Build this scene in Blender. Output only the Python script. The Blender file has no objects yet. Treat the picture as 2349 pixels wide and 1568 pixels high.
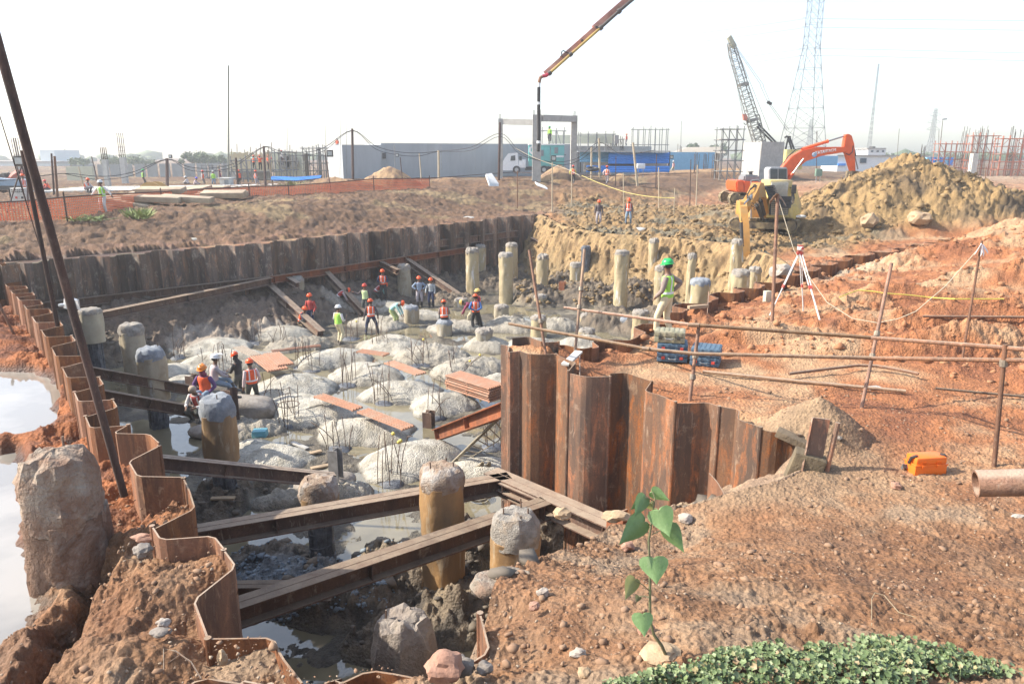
import bpy, bmesh, math, random
import numpy as np
from mathutils import Vector, Matrix, noise as mnoise
SC=bpy.context.scene
R=math.radians
# ---------------------------------------------------------------- camera
CF=1680.0; CH=8.3; CT=math.atan((784-355)/CF)
cam=bpy.data.cameras.new('camera'); camo=bpy.data.objects.new('camera',cam)
SC.collection.objects.link(camo); SC.camera=camo
cam.sensor_width=36; cam.lens=36*CF/2349; cam.clip_start=0.1; cam.clip_end=6000
camo.location=(0,0,CH); camo.rotation_euler=(math.pi/2-CT,0,0)
# ---------------------------------------------------------------- world, sun, exposure
SUN_EL=R(38); SD=Vector((-0.99,0.06,0)).normalized()*math.cos(SUN_EL); SD.z=math.sin(SUN_EL)
w=bpy.data.worlds.new('World'); SC.world=w; w.use_nodes=True
nt=w.node_tree; sky=nt.nodes.new('ShaderNodeTexSky'); sky.sky_type='NISHITA'; sky.sun_disc=False
sky.sun_elevation=SUN_EL; sky.sun_rotation=math.atan2(SD.x,SD.y)
sky.air_density=1.0; sky.dust_density=1.5; sky.ozone_density=1.0; sky.altitude=0
bg=nt.nodes['Background']; bg.inputs[1].default_value=0.15
hs=nt.nodes.new('ShaderNodeHueSaturation'); hs.inputs['Saturation'].default_value=.85; hs.inputs['Value'].default_value=1.0
nt.links.new(sky.outputs[0],hs.inputs['Color']); nt.links.new(hs.outputs[0],bg.inputs[0])
sun=bpy.data.lights.new('sun','SUN'); sun.energy=4.5; sun.angle=R(0.6); sun.color=(1,0.92,0.80)
suno=bpy.data.objects.new('sun',sun); SC.collection.objects.link(suno)
suno.rotation_euler=(-SD).to_track_quat('-Z','Y').to_euler(); suno.location=(0,0,60)
SC.view_settings.view_transform='Standard'; SC.view_settings.look='None'
SC.view_settings.exposure=1.25; SC.view_settings.gamma=1.0
# ---------------------------------------------------------------- placing helpers
def ray(u,v):
    a=(u-1174.5)/CF; b=(784-v)/CF
    return Vector((a, math.cos(CT)+b*math.sin(CT), -math.sin(CT)+b*math.cos(CT)))
def P(u,v,z):
    r=ray(u,v); t=(z-CH)/r.z
    return Vector((r.x*t,r.y*t,z))
def DP(u,v,t): return Vector((0,0,CH))+ray(u,v)*t
def depth_of(p): return p.y*math.cos(CT)-(p.z-CH)*math.sin(CT)
def z_at(v,x,y):
    """height whose image row is v at plan point x,y"""
    b=(784-v)/CF; c,s=math.cos(CT),math.sin(CT)
    k=(-s+b*c)/(c+b*s); return CH+k*y
# ---------------------------------------------------------------- scene graph helpers
col=SC.collection
def tag(o,label=None,cat=None,group=None,kind=None):
    if label: o['label']=label
    if cat: o['category']=cat
    if group: o['group']=group
    if kind: o['kind']=kind
    return o
def thing(name,label,cat,loc=(0,0,0),rz=0,group=None,scale=None):
    o=bpy.data.objects.new(name,None); col.objects.link(o)
    o.empty_display_size=0.2
    o.location=loc; o.rotation_euler=(0,0,rz)
    if scale: o.scale=(scale,)*3
    return tag(o,label,cat,group)
def inv(o):
    return (Matrix.Translation(o.location)@o.rotation_euler.to_matrix().to_4x4()@Matrix.Diagonal((*o.scale,1))).inverted()
def link_mesh(name,me,mat,parent=None,smooth=False):
    o=bpy.data.objects.new(name,me); col.objects.link(o)
    if mat: me.materials.append(mat)
    if smooth: me.polygons.foreach_set('use_smooth',[True]*len(me.polygons))
    if parent is not None: o.parent=parent
    return o
def dup(root,loc,rz=0,label=None,scale=None):
    def cp(o,par):
        c=o.copy(); col.objects.link(c); c.parent=par
        for ch in o.children: cp(ch,c)
        return c
    c=cp(root,None); c.location=loc; c.rotation_euler=(0,0,rz)
    if scale: c.scale=(scale,)*3
    if label: c['label']=label
    return c
class MB:
    def __init__(s): s.v=[]; s.f=[]; s.M=None
    def add(s,vs,fs):
        k=len(s.v)
        if s.M is not None: vs=[s.M@Vector(p) for p in vs]
        s.v+= [tuple(p) for p in vs]; s.f+=[tuple(i+k for i in f) for f in fs]; return s
    def box(s,c,d,rz=0,rot=None):
        m=rot.to_matrix() if rot is not None else Matrix.Rotation(rz,3,'Z')
        c=Vector(c); hx,hy,hz=d[0]/2,d[1]/2,d[2]/2
        vs=[c+m@Vector((x*hx,y*hy,z*hz)) for z in(-1,1) for y in(-1,1) for x in(-1,1)]
        return s.add(vs,[(0,2,3,1),(4,5,7,6),(0,1,5,4),(2,6,7,3),(0,4,6,2),(1,3,7,5)])
    def cbox(s,c,d,b,rz=0,rot=None):
        """box with its vertical and horizontal edges chamfered by b"""
        m=rot.to_matrix() if rot is not None else Matrix.Rotation(rz,3,'Z')
        bm=bmesh.new(); bmesh.ops.create_cube(bm,size=1)
        for q in bm.verts: q.co=Vector((q.co.x*d[0],q.co.y*d[1],q.co.z*d[2]))
        bmesh.ops.bevel(bm,geom=bm.edges[:],offset=b,segments=2,affect='EDGES',profile=.6)
        bm.verts.index_update(); c=Vector(c)
        s.add([c+m@q.co for q in bm.verts],[[q.index for q in f.verts] for f in bm.faces]); bm.free(); return s
    def frame(s,p,q,up=None):
        d=(Vector(q)-Vector(p)).normalized()
        up=Vector(up) if up is not None else (Vector((0,0,1)) if abs(d.z)<.98 else Vector((1,0,0)))
        x=d.cross(up).normalized(); y=x.cross(d).normalized(); return d,x,y
    def bar(s,p,q,w,h,up=None):
        p=Vector(p);q=Vector(q); d,x,y=s.frame(p,q,up)
        vs=[a+x*i*w/2+y*j*h/2 for a in(p,q) for i,j in((-1,-1),(1,-1),(1,1),(-1,1))]
        return s.add(vs,[(3,2,1,0),(4,5,6,7),(0,1,5,4),(1,2,6,5),(2,3,7,6),(3,0,4,7)])
    def prof(s,p,q,pts,up=None):
        """extrude a closed 2D outline from p to q"""
        p=Vector(p);q=Vector(q); d,x,y=s.frame(p,q,up); n=len(pts)
        vs=[a+x*i+y*j for a in(p,q) for i,j in pts]
        return s.add(vs,[tuple(range(n-1,-1,-1)),tuple(range(n,2*n))]+[(i,(i+1)%n,n+(i+1)%n,n+i) for i in range(n)])
    def ibeam(s,p,q,h=.3,w=.3,tf=.02,tw=.014,up=None):
        a,b=w/2,h/2
        return s.prof(p,q,[(-a,-b),(a,-b),(a,-b+tf),(tw/2,-b+tf),(tw/2,b-tf),(a,b-tf),(a,b),(-a,b),(-a,b-tf),(-tw/2,b-tf),(-tw/2,-b+tf),(-a,-b+tf)],up)
    def tube(s,p,q,r0,r1=None,n=8,cap=True):
        return s.path([p,q],[r0,r0 if r1 is None else r1],n,cap)
    def path(s,pts,r,n=6,cap=True,flat=None):
        pts=[Vector(a) for a in pts]; m=len(pts)
        rs=r if isinstance(r,(list,tuple)) else [r]*m
        vs=[];pd=None;x=None
        for i,a in enumerate(pts):
            d=(pts[min(i+1,m-1)]-pts[max(i-1,0)])
            d=d.normalized() if d.length>1e-9 else Vector((0,0,1))
            if x is None:
                up=Vector((0,0,1)) if abs(d.z)<.95 else Vector((0,1,0)); x=d.cross(up).normalized()
            else: x=(x-d*x.dot(d)).normalized()
            y=d.cross(x)
            for k in range(n):
                t=2*math.pi*k/n; vs.append(a+(x*math.cos(t)+y*math.sin(t)*(flat or 1))*rs[i])
        fs=[(i*n+k,i*n+(k+1)%n,(i+1)*n+(k+1)%n,(i+1)*n+k) for i in range(m-1) for k in range(n)]
        if cap: fs+=[tuple(range(n-1,-1,-1)),tuple(range((m-1)*n,m*n))]
        return s.add(vs,fs)
    def loft(s,rings,cap=True):
        """rings: equal-length lists of points"""
        n=len(rings[0]); vs=[p for r in rings for p in r]
        fs=[(i*n+k,i*n+(k+1)%n,(i+1)*n+(k+1)%n,(i+1)*n+k) for i in range(len(rings)-1) for k in range(n)]
        if cap: fs+=[tuple(range(n-1,-1,-1)),tuple(range((len(rings)-1)*n,len(rings)*n))]
        return s.add(vs,fs)
    def lathe(s,c,prof,n=16,axis=None):
        c=Vector(c); ax=Vector(axis) if axis is not None else Vector((0,0,1)); ax.normalize()
        x=ax.orthogonal().normalized(); y=ax.cross(x)
        return s.loft([[c+ax*z+(x*math.cos(2*math.pi*k/n)+y*math.sin(2*math.pi*k/n))*r for k in range(n)] for r,z in prof])
    def slab(s,outline,thick,M=None):
        """outline of 3D points in a plane, thickened by vector"""
        o=[Vector(p) for p in outline]; t=Vector(thick); n=len(o)
        return s.add([p-t/2 for p in o]+[p+t/2 for p in o],[tuple(range(n-1,-1,-1)),tuple(range(n,2*n))]+[(i,(i+1)%n,n+(i+1)%n,n+i) for i in range(n)])
    def blob(s,c,r,seed=0,amp=.25,sub=2,sq=(1,1,1),freq=1.3,cut=0):
        bm=bmesh.new(); bmesh.ops.create_icosphere(bm,subdivisions=sub,radius=1)
        off=Vector((seed*7.13,seed*3.7,seed*1.9)); bm.verts.index_update(); vs=[]
        for q in bm.verts:
            d=q.co.normalized(); k=1+amp*(mnoise.noise(d*freq+off)*1.4+.5*mnoise.noise(d*freq*2.6+off))
            if cut: k*=1-cut*max(0,abs(mnoise.noise(d*.9+off*1.7)))
            vs.append(Vector(c)+Vector((d.x*sq[0],d.y*sq[1],d.z*sq[2]))*r*k)
        s.add(vs,[[q.index for q in f.verts] for f in bm.faces]); bm.free(); return s
    def build(s,name,mat,parent=None,world=False,smooth=False,fix=False):
        me=bpy.data.meshes.new(name); v=s.v
        if world and parent is not None:
            m=inv(parent); v=[tuple(m@Vector(p)) for p in v]
        me.from_pydata(v,[],s.f)
        if fix:
            bm=bmesh.new(); bm.from_mesh(me); bmesh.ops.recalc_face_normals(bm,faces=bm.faces); bm.to_mesh(me); bm.free()
        me.update()
        return link_mesh(name,me,mat,parent,smooth)
    def auto(s,name,mat,parent=None,world=False,ang=35,fix=True):
        o=s.build(name,mat,parent,world,True,fix); bm=bmesh.new(); bm.from_mesh(o.data); a=R(ang)
        for e in bm.edges:
            if len(e.link_faces)!=2 or e.calc_face_angle(0)>a: e.smooth=False
        bm.to_mesh(o.data); bm.free(); return o
def single(mb,name,mat,label,cat,loc=None,group=None,**k):
    """one-mesh thing whose origin sits at loc; geometry given in world coordinates"""
    if loc is None:
        xs=[p[0] for p in mb.v];ys=[p[1] for p in mb.v];zs=[p[2] for p in mb.v]
        loc=((min(xs)+max(xs))/2,(min(ys)+max(ys))/2,min(zs))
    L=Vector(loc); mb.v=[tuple(Vector(p)-L) for p in mb.v]
    o=mb.auto(name,mat,**k) if k.pop('au',True) else mb.build(name,mat,**k)
    o.location=L; return tag(o,label,cat,group)
# ---------------------------------------------------------------- materials
MATS={}
def nodes(name):
    m=bpy.data.materials.new(name); m.use_nodes=True; n=m.node_tree
    return m,n,n.nodes['Principled BSDF']
def N(n,t,**k):
    o=n.nodes.new(t)
    for a,b in k.items():
        if a.startswith('i_'):
            key=a[2:]; key=int(key) if key.isdigit() else key.replace('_',' ')
            o.inputs[key].default_value=b
        else: setattr(o,a,b)
    return o
def ramp(n,src,stops,interp='LINEAR'):
    r=n.nodes.new('ShaderNodeValToRGB'); r.color_ramp.interpolation=interp; e=r.color_ramp.elements
    while len(e)<len(stops): e.new(.5)
    for i,(p,c) in enumerate(stops):
        e[i].position=p; e[i].color=c if len(c)==4 else (*c,1)
    n.links.new(src,r.inputs[0]); return r.outputs[0]
def mixc(n,fac,a,b,mode='MIX'):
    m=n.nodes.new('ShaderNodeMix'); m.data_type='RGBA'; m.blend_type=mode; m.clamp_factor=True
    for k,s in((0,fac),(6,a),(7,b)):
        if isinstance(s,(int,float)): m.inputs[k].default_value=s
        elif isinstance(s,tuple): m.inputs[k].default_value=s if len(s)==4 else (*s,1)
        else: n.links.new(s,m.inputs[k])
    return m.outputs[2]
def noise_tex(n,scale,detail=4,rough=.55,vec=None,dist=0):
    t=N(n,'ShaderNodeTexNoise'); t.inputs['Scale'].default_value=scale; t.inputs['Detail'].default_value=detail
    t.inputs['Roughness'].default_value=rough; t.inputs['Distortion'].default_value=dist
    if vec is not None: n.links.new(vec,t.inputs['Vector'])
    return t.outputs['Fac']
def wpos(n,scale=(1,1,1)):
    """object space coordinates, offset per object so repeats differ"""
    tc=N(n,'ShaderNodeTexCoord'); oi=N(n,'ShaderNodeObjectInfo')
    ml=N(n,'ShaderNodeMath',operation='MULTIPLY'); n.links.new(oi.outputs['Random'],ml.inputs[0]); ml.inputs[1].default_value=37
    ad=N(n,'ShaderNodeVectorMath',operation='ADD'); n.links.new(tc.outputs['Object'],ad.inputs[0]); n.links.new(ml.outputs[0],ad.inputs[1])
    mp=N(n,'ShaderNodeMapping'); mp.inputs['Scale'].default_value=scale; n.links.new(ad.outputs[0],mp.inputs[0])
    return mp.outputs[0]
def bump(n,b,src,strength=.4,dist=.02):
    k=N(n,'ShaderNodeBump'); k.inputs['Strength'].default_value=strength; k.inputs['Distance'].default_value=dist
    n.links.new(src,k.inputs['Height']); n.links.new(k.outputs[0],b.inputs['Normal'])
def mat(name,c1=(.5,.5,.5),c2=None,scale=8,rough=.7,metal=0,dirt=None,dirtamt=.45,bmp=.25,bd=.01,spec=.5,stretch=(1,1,1),trans=0):
    if name in MATS: return MATS[name]
    m,n,b=nodes(name); c2=c2 or tuple(x*.75 for x in c1)
    v=wpos(n,stretch); f=noise_tex(n,scale,6,.6,v)
    c=mixc(n,ramp(n,f,[(.35,(0,0,0)),(.65,(1,1,1))]),c1,c2)
    if dirt:
        g=noise_tex(n,scale*.35,5,.65,v,.4)
        c=mixc(n,ramp(n,g,[(1-dirtamt-.12,(0,0,0)),(1-dirtamt+.12,(1,1,1))]),c,dirt)
    n.links.new(c,b.inputs['Base Color']); b.inputs['Roughness'].default_value=rough; b.inputs['Metallic'].default_value=metal
    b.inputs['Specular IOR Level'].default_value=spec
    if bmp: bump(n,b,noise_tex(n,scale*4,4,.6,v),bmp,bd)
    if trans: b.inputs['Transmission Weight'].default_value=trans
    MATS[name]=m; return m
def rust(name,base,orange,dark,pale,streak=.5,spots=.45,rough=.8,sc=2.2,var=.28):
    if name in MATS: return MATS[name]
    m,n,b=nodes(name); v=wpos(n,(1,1,.2)); v2=wpos(n,(1,1,1))
    f=noise_tex(n,sc,7,.62,v,.3)
    c=mixc(n,ramp(n,f,[(.35,(0,0,0)),(.62,(1,1,1))]),base,dark)
    g=noise_tex(n,sc*2.6,7,.7,v,.6)
    c=mixc(n,ramp(n,g,[(.5,(0,0,0)),(.66,(spots,)*3)]),c,orange)
    h=noise_tex(n,sc*1.3,8,.72,v2,.2)
    c=mixc(n,ramp(n,h,[(.56,(0,0,0)),(.7,(streak,)*3)]),c,pale)
    s=noise_tex(n,sc*14,6,.75,v2); c=mixc(n,ramp(n,s,[(.36,(.75,)*3),(.5,(0,0,0))]),c,dark); s=noise_tex(n,sc*5,7,.75,v,1.2); c=mixc(n,ramp(n,s,[(.58,(0,0,0)),(.66,(streak,)*3)]),c,pale)
    gm=N(n,'ShaderNodeNewGeometry'); sx=N(n,'ShaderNodeSeparateXYZ'); n.links.new(gm.outputs['Normal'],sx.inputs[0]); ml=N(n,'ShaderNodeMath',operation='MULTIPLY'); n.links.new(ramp(n,sx.outputs[2],[(.6,(0,0,0)),(.85,(.8,)*3)]),ml.inputs[0]); n.links.new(ramp(n,noise_tex(n,sc*1.7,6,.7,v2),[(.3,(.35,)*3),(.6,(1,1,1))]),ml.inputs[1]); c=mixc(n,ml.outputs[0],c,(.31,.245,.18))   # dust lying on upward faces
    oi=N(n,'ShaderNodeObjectInfo'); hv=N(n,'ShaderNodeHueSaturation'); mr=N(n,'ShaderNodeMapRange'); n.links.new(oi.outputs['Random'],mr.inputs[0]); mr.inputs[3].default_value=1-var; mr.inputs[4].default_value=1+var*1.3
    n.links.new(mr.outputs[0],hv.inputs['Value']); n.links.new(c,hv.inputs['Color']); mr2=N(n,'ShaderNodeMapRange'); n.links.new(oi.outputs['Random'],mr2.inputs[0]); mr2.inputs[3].default_value=1.12; mr2.inputs[4].default_value=.9; n.links.new(mr2.outputs[0],hv.inputs['Saturation'])
    n.links.new(hv.outputs[0],b.inputs['Base Color']); b.inputs['Roughness'].default_value=rough
    b.inputs['Specular IOR Level'].default_value=.3
    bump(n,b,noise_tex(n,sc*18,6,.7,v2),.5,.012)
    MATS[name]=m; return m
M_SHEETL=rust('rusty_sheet_steel',(.215,.09,.042),(.31,.135,.055),(.10,.05,.03),(.34,.22,.13),.6,.7,.8,2.6,.22)
M_SHEETB=rust('dark_sheet_steel',(.185,.13,.095),(.32,.165,.09),(.08,.062,.052),(.40,.34,.27),.75,.7,.8,1.6,.42)
M_SHEETT=rust('weathered_sheet_steel',(.21,.11,.062),(.38,.14,.055),(.09,.06,.045),(.36,.26,.18),.65,.85)
M_BEAM=rust('beam_steel',(.165,.098,.068),(.22,.125,.08),(.085,.055,.045),(.36,.29,.22),.7,.5)
M_BEAMR=rust('red_primer_beam',(.30,.10,.045),(.36,.14,.06),(.15,.06,.035),(.30,.2,.12),.4,.5)
M_PIPE=rust('scaffold_pipe_rust',(.22,.11,.065),(.33,.17,.09),(.11,.06,.04),(.36,.27,.2),.4,.5,.6,6)
M_PIPEY=rust('scaffold_pipe_ochre',(.26,.16,.09),(.34,.22,.12),(.14,.08,.05),(.40,.33,.24),.5,.5,.6,6)
M_PIPED=rust('dark_pole_steel',(.09,.05,.04),(.16,.085,.055),(.045,.03,.027),(.2,.15,.12),.3,.4,.7,5)
M_REBAR=rust('rebar_rust',(.13,.08,.055),(.24,.12,.07),(.06,.045,.038),(.25,.2,.16),.4,.4,.8,10)
M_CONC=mat('concrete',(.42,.41,.38),(.34,.33,.31),3,.9,dirt=(.25,.24,.22),dirtamt=.35)
M_CONCW=mat('pale_concrete',(.55,.54,.50),(.46,.45,.42),3,.9,dirt=(.36,.35,.33),dirtamt=.3)
M_BLACK=mat('black_rubber',(.02,.02,.02),(.035,.03,.03),8,.6)
M_STEEL=mat('galvanised_steel',(.45,.46,.47),(.35,.36,.37),8,.45,.6)
M_WOOD=mat('weathered_wood',(.40,.30,.19),(.28,.2,.13),5,.8,stretch=(1,1,6))
M_ROPE=mat('pale_rope',(.5,.44,.33),None,20,.9)
# ================================================================ terrain
RES=1.0
def _h(ix,iy,s):
    n=(ix*374761393+iy*668265263+s*362437)&0x7fffffff
    n=((n^(n>>13))*1274126177)&0x7fffffff
    return (n^(n>>16))&0xffffff
def rnd2(ix,iy,s): return _h(ix,iy,s)/float(0xffffff)
def perlin(x,y,s=0):
    x0=np.floor(x).astype(np.int64);y0=np.floor(y).astype(np.int64);fx=x-x0;fy=y-y0
    def g(ix,iy,dx,dy):
        a=rnd2(ix,iy,s)*6.2831853; return np.cos(a)*dx+np.sin(a)*dy
    u=fx*fx*fx*(fx*(fx*6-15)+10);v=fy*fy*fy*(fy*(fy*6-15)+10)
    a=g(x0,y0,fx,fy);b=g(x0+1,y0,fx-1,fy);c=g(x0,y0+1,fx,fy-1);d=g(x0+1,y0+1,fx-1,fy-1)
    return (a+u*(b-a))+v*((c+u*(d-c))-(a+u*(b-a)))
def fbm(x,y,o=4,s=0,gain=.5,ridge=False):
    t=0;a=1;f=1
    for i in range(o):
        p=perlin(x*f+i*17.3,y*f-i*9.1,s+i); p=(0.5-np.abs(p))*1.2-.3 if ridge else p
        t=t+a*p; a*=gain; f*=2.03
    return t
def clods(x,y,cell,s=0,fill=.8):
    """rounded lumps, height in units of cell"""
    X=x/cell;Y=y/cell;x0=np.floor(X).astype(np.int64);y0=np.floor(Y).astype(np.int64)
    fx=(X-x0).astype(np.float32);fy=(Y-y0).astype(np.float32); best=np.zeros(X.shape,np.float32); k=np.float32(1/1023)
    for i in(-1,0,1):
        for j in(-1,0,1):
            n=_h(x0+i,y0+j,s); m=_h(x0+i,y0+j,s+1)
            r=.25+.5*k*(n&1023).astype(np.float32); on=((n>>8)&1023)<fill*1023
            dx=fx-i-k*((n>>14)&1023).astype(np.float32); dy=fy-j-k*(m&1023).astype(np.float32)
            e=((m>>5)&1023).astype(np.float32)*k-.5      # shear makes the lumps unequal
            dx=dx*(1.25-.4*e)+dy*e*.8; q=1-(dx*dx+dy*dy)/(r*r)
            h=np.sqrt(np.clip(q,0,1))*r*(.5+.5*k*((m>>12)&1023).astype(np.float32))
            best=np.maximum(best,np.where(on,h,0))
    return best.astype(np.float64)
def sstep(a,b,x):
    t=np.clip((x-a)/(b-a),0,1); return t*t*(3-2*t)
def polydist(x,y,pl,maxd=4.0):
    """distance to an open polyline, exact up to maxd"""
    px=[p[0] for p in pl];py=[p[1] for p in pl]; out=np.full(x.shape,1e3)
    k=np.nonzero((x>min(px)-maxd)&(x<max(px)+maxd)&(y>min(py)-maxd)&(y<max(py)+maxd))[0]
    if not len(k): return out
    X=x[k];Y=y[k]; d=np.full(X.shape,1e6)
    if len(pl)>12:      # coarse pass first
        st=6; cp=[pl[i] for i in range(0,len(pl),st)]+[pl[-1]]
        dc=polydist(X,Y,cp,maxd+1.5) if len(cp)<=12 else _pd(X,Y,cp)
        kk=dc<maxd+1.2; k=k[kk]; X=X[kk];Y=Y[kk]
        d=np.full(X.shape,1e6)
    for (ax,ay),(bx,by) in zip(pl[:-1],pl[1:]):
        vx,vy=bx-ax,by-ay; L=vx*vx+vy*vy+1e-12
        t=np.clip(((X-ax)*vx+(Y-ay)*vy)/L,0,1); d=np.minimum(d,(X-ax-t*vx)**2+(Y-ay-t*vy)**2)
    out[k]=np.sqrt(d); return out
def _pd(X,Y,pl):
    d=np.full(X.shape,1e6)
    for (ax,ay),(bx,by) in zip(pl[:-1],pl[1:]):
        vx,vy=bx-ax,by-ay; L=vx*vx+vy*vy+1e-12
        t=np.clip(((X-ax)*vx+(Y-ay)*vy)/L,0,1); d=np.minimum(d,(X-ax-t*vx)**2+(Y-ay-t*vy)**2)
    return np.sqrt(d)
def inside(x,y,pg):
    R_=np.zeros(x.shape,bool); n=len(pg); X,Y_=x,y
    kk=np.nonzero((x>min(p[0] for p in pg))&(x<max(p[0] for p in pg))&(y>min(p[1] for p in pg))&(y<max(p[1] for p in pg)))[0]
    x=x[kk];y=y[kk]; r=np.zeros(x.shape,bool)
    for i in range(n):
        (ax,ay),(bx,by)=pg[i],pg[(i+1)%n]
        if ay==by: continue
        c=((ay>y)!=(by>y))&(x<(bx-ax)*(y-ay)/(by-ay)+ax); r^=c
    R_[kk]=r; return R_
class TPS:
    def __init__(s,pts,lam=1e-3):
        p=np.array(pts,float); s.c=p[:,:2]; n=len(p)
        K=s.k(s.c,s.c)+lam*np.eye(n); A=np.zeros((n+3,n+3)); A[:n,:n]=K
        A[:n,n]=1;A[:n,n+1:]=s.c;A[n,:n]=1;A[n+1:,:n]=s.c.T
        s.w=np.linalg.solve(A,np.concatenate([p[:,2],[0,0,0]]))
    def k(s,a,b):
        d=((a[:,None,:]-b[None])**2).sum(-1); return d*np.log(d+1e-9)*.5
    def __call__(s,x,y):
        sh=x.shape; q=np.stack([x.ravel(),y.ravel()],1); o=np.empty(len(q)); n=len(s.c)
        for i in range(0,len(q),60000):
            b=q[i:i+60000]; o[i:i+60000]=s.k(b,s.c)@s.w[:n]+s.w[n]+b@s.w[n+1:]
        return o.reshape(sh)
# ---- sheet pile wall lines (plan)
def zig(a,b,depth=.42,period=1.5,flip=1,phase=0):
    """zigzag plan line of interlocked Z sheets from a to b; list of (x,y,kind)"""
    a=Vector(a);b=Vector(b);L=(b-a).length;d=(b-a)/L;n=Vector((-d.y,d.x))*flip
    k=max(1,round(L/period)); T=L/k; out=[]
    for i in range(k):
        for f,o in((0,-1),(.16,-1),(.30,1),(.5,1),(.70,1),(.84,-1)):
            out.append(tuple(a+d*(T*(i+f))+n*(o*depth/2)))
    out.append(tuple(a+d*L+n*(-depth/2))); return out
def pl(us,z): return [tuple(P(u,v,z))[:2] for u,v in us]
LW_near=pl([(692,1561),(645,1501),(626,1458),(476,1460),(444,1374),(541,1297),(513,1259),(490,1230),(369,1239),(349,1208),(446,1160),(434,1120),(420,1091),(315,1089),(295,1055),(365,1020),(343,1000),(260,998)],4.8)
LW_far=[]
_k=[(-5.14,8.85),(-6.75,11.1),(-8.85,13.95),(-11.05,16.8),(-14.7,21.3),(-21.3,29.6)]
for a,b in zip(_k[:-1],_k[1:]): LW_far+=zig(a,b,flip=1)[:-1]
LW_far.append(_k[-1])
_b=[(-21.3,29.6),(-12.5,37.4),(-6.8,44.9),(.5,54.4),(7.5,63.5)]
BW=[]
for a,b in zip(_b[:-1],_b[1:]): BW+=zig(a,b,depth=.55,flip=1)[:-1]
BW.append(_b[-1])
TW=pl([(1149,793),(1168,796),(1165,811),(1191,808),(1213,816),(1244,817),(1275,816),(1298,827),(1321,835),(1304,854),(1339,862),(1364,863),(1400,862),(1435,860),(1458,868),(1494,880),(1479,902),(1517,913),(1549,927),(1586,927),(1622,925),(1650,934),(1696,943),(1692,964),(1745,983),(1777,990),(1807,989),(1834,995)],4.4)
TB=pl([(1175,790),(1212,787),(1242,799),(1281,797)],4.4)
_r=[(1.07,15.06),(2.05,15.6),(3.3,17.2),(4.7,19.7),(6.2,21.3),(8.1,23.3),(10.2,25.6),(13.77,29.68),(17.1,32.2),(22.2,36.6),(27.0,40.5)]
RW=[]
for a,b in zip(_r[:-1],_r[1:]): RW+=zig(a,b,depth=.5,flip=-1,period=1.7)[:-1]
RW.append(_r[-1])
_cut=min(range(len(RW)),key=lambda i:abs(RW[i][1]-27))
NW=pl([(744,1563),(764,1556),(783,1552),(785,1568),(847,1539),(920,1550),(986,1565),(1049,1533),(1123,1489),(1101,1402)],4.8)
FACE=[(2.2,56.5),(3.6,50.5),(6.0,46.8),(9.0,44.6),(12.8,40.5),(12.9,35),(11.6,29)]      # top edge of the yellow cut
RIM=[(4.3,9.35),(3.55,9.0),(2.6,8.9),(1.9,8.75),(1.28,8.55),(.62,7.6),(.15,6.7),(-.1,6.0)]
Q=LW_near+LW_far+BW[:[i for i,p in enumerate(BW) if p[1]<57][-1]]+FACE+RW[:_cut][::-1]+[(.97,14.5)]+TW+RIM+NW[::-1]
SOIL_EDGES=[FACE,RIM]
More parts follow.
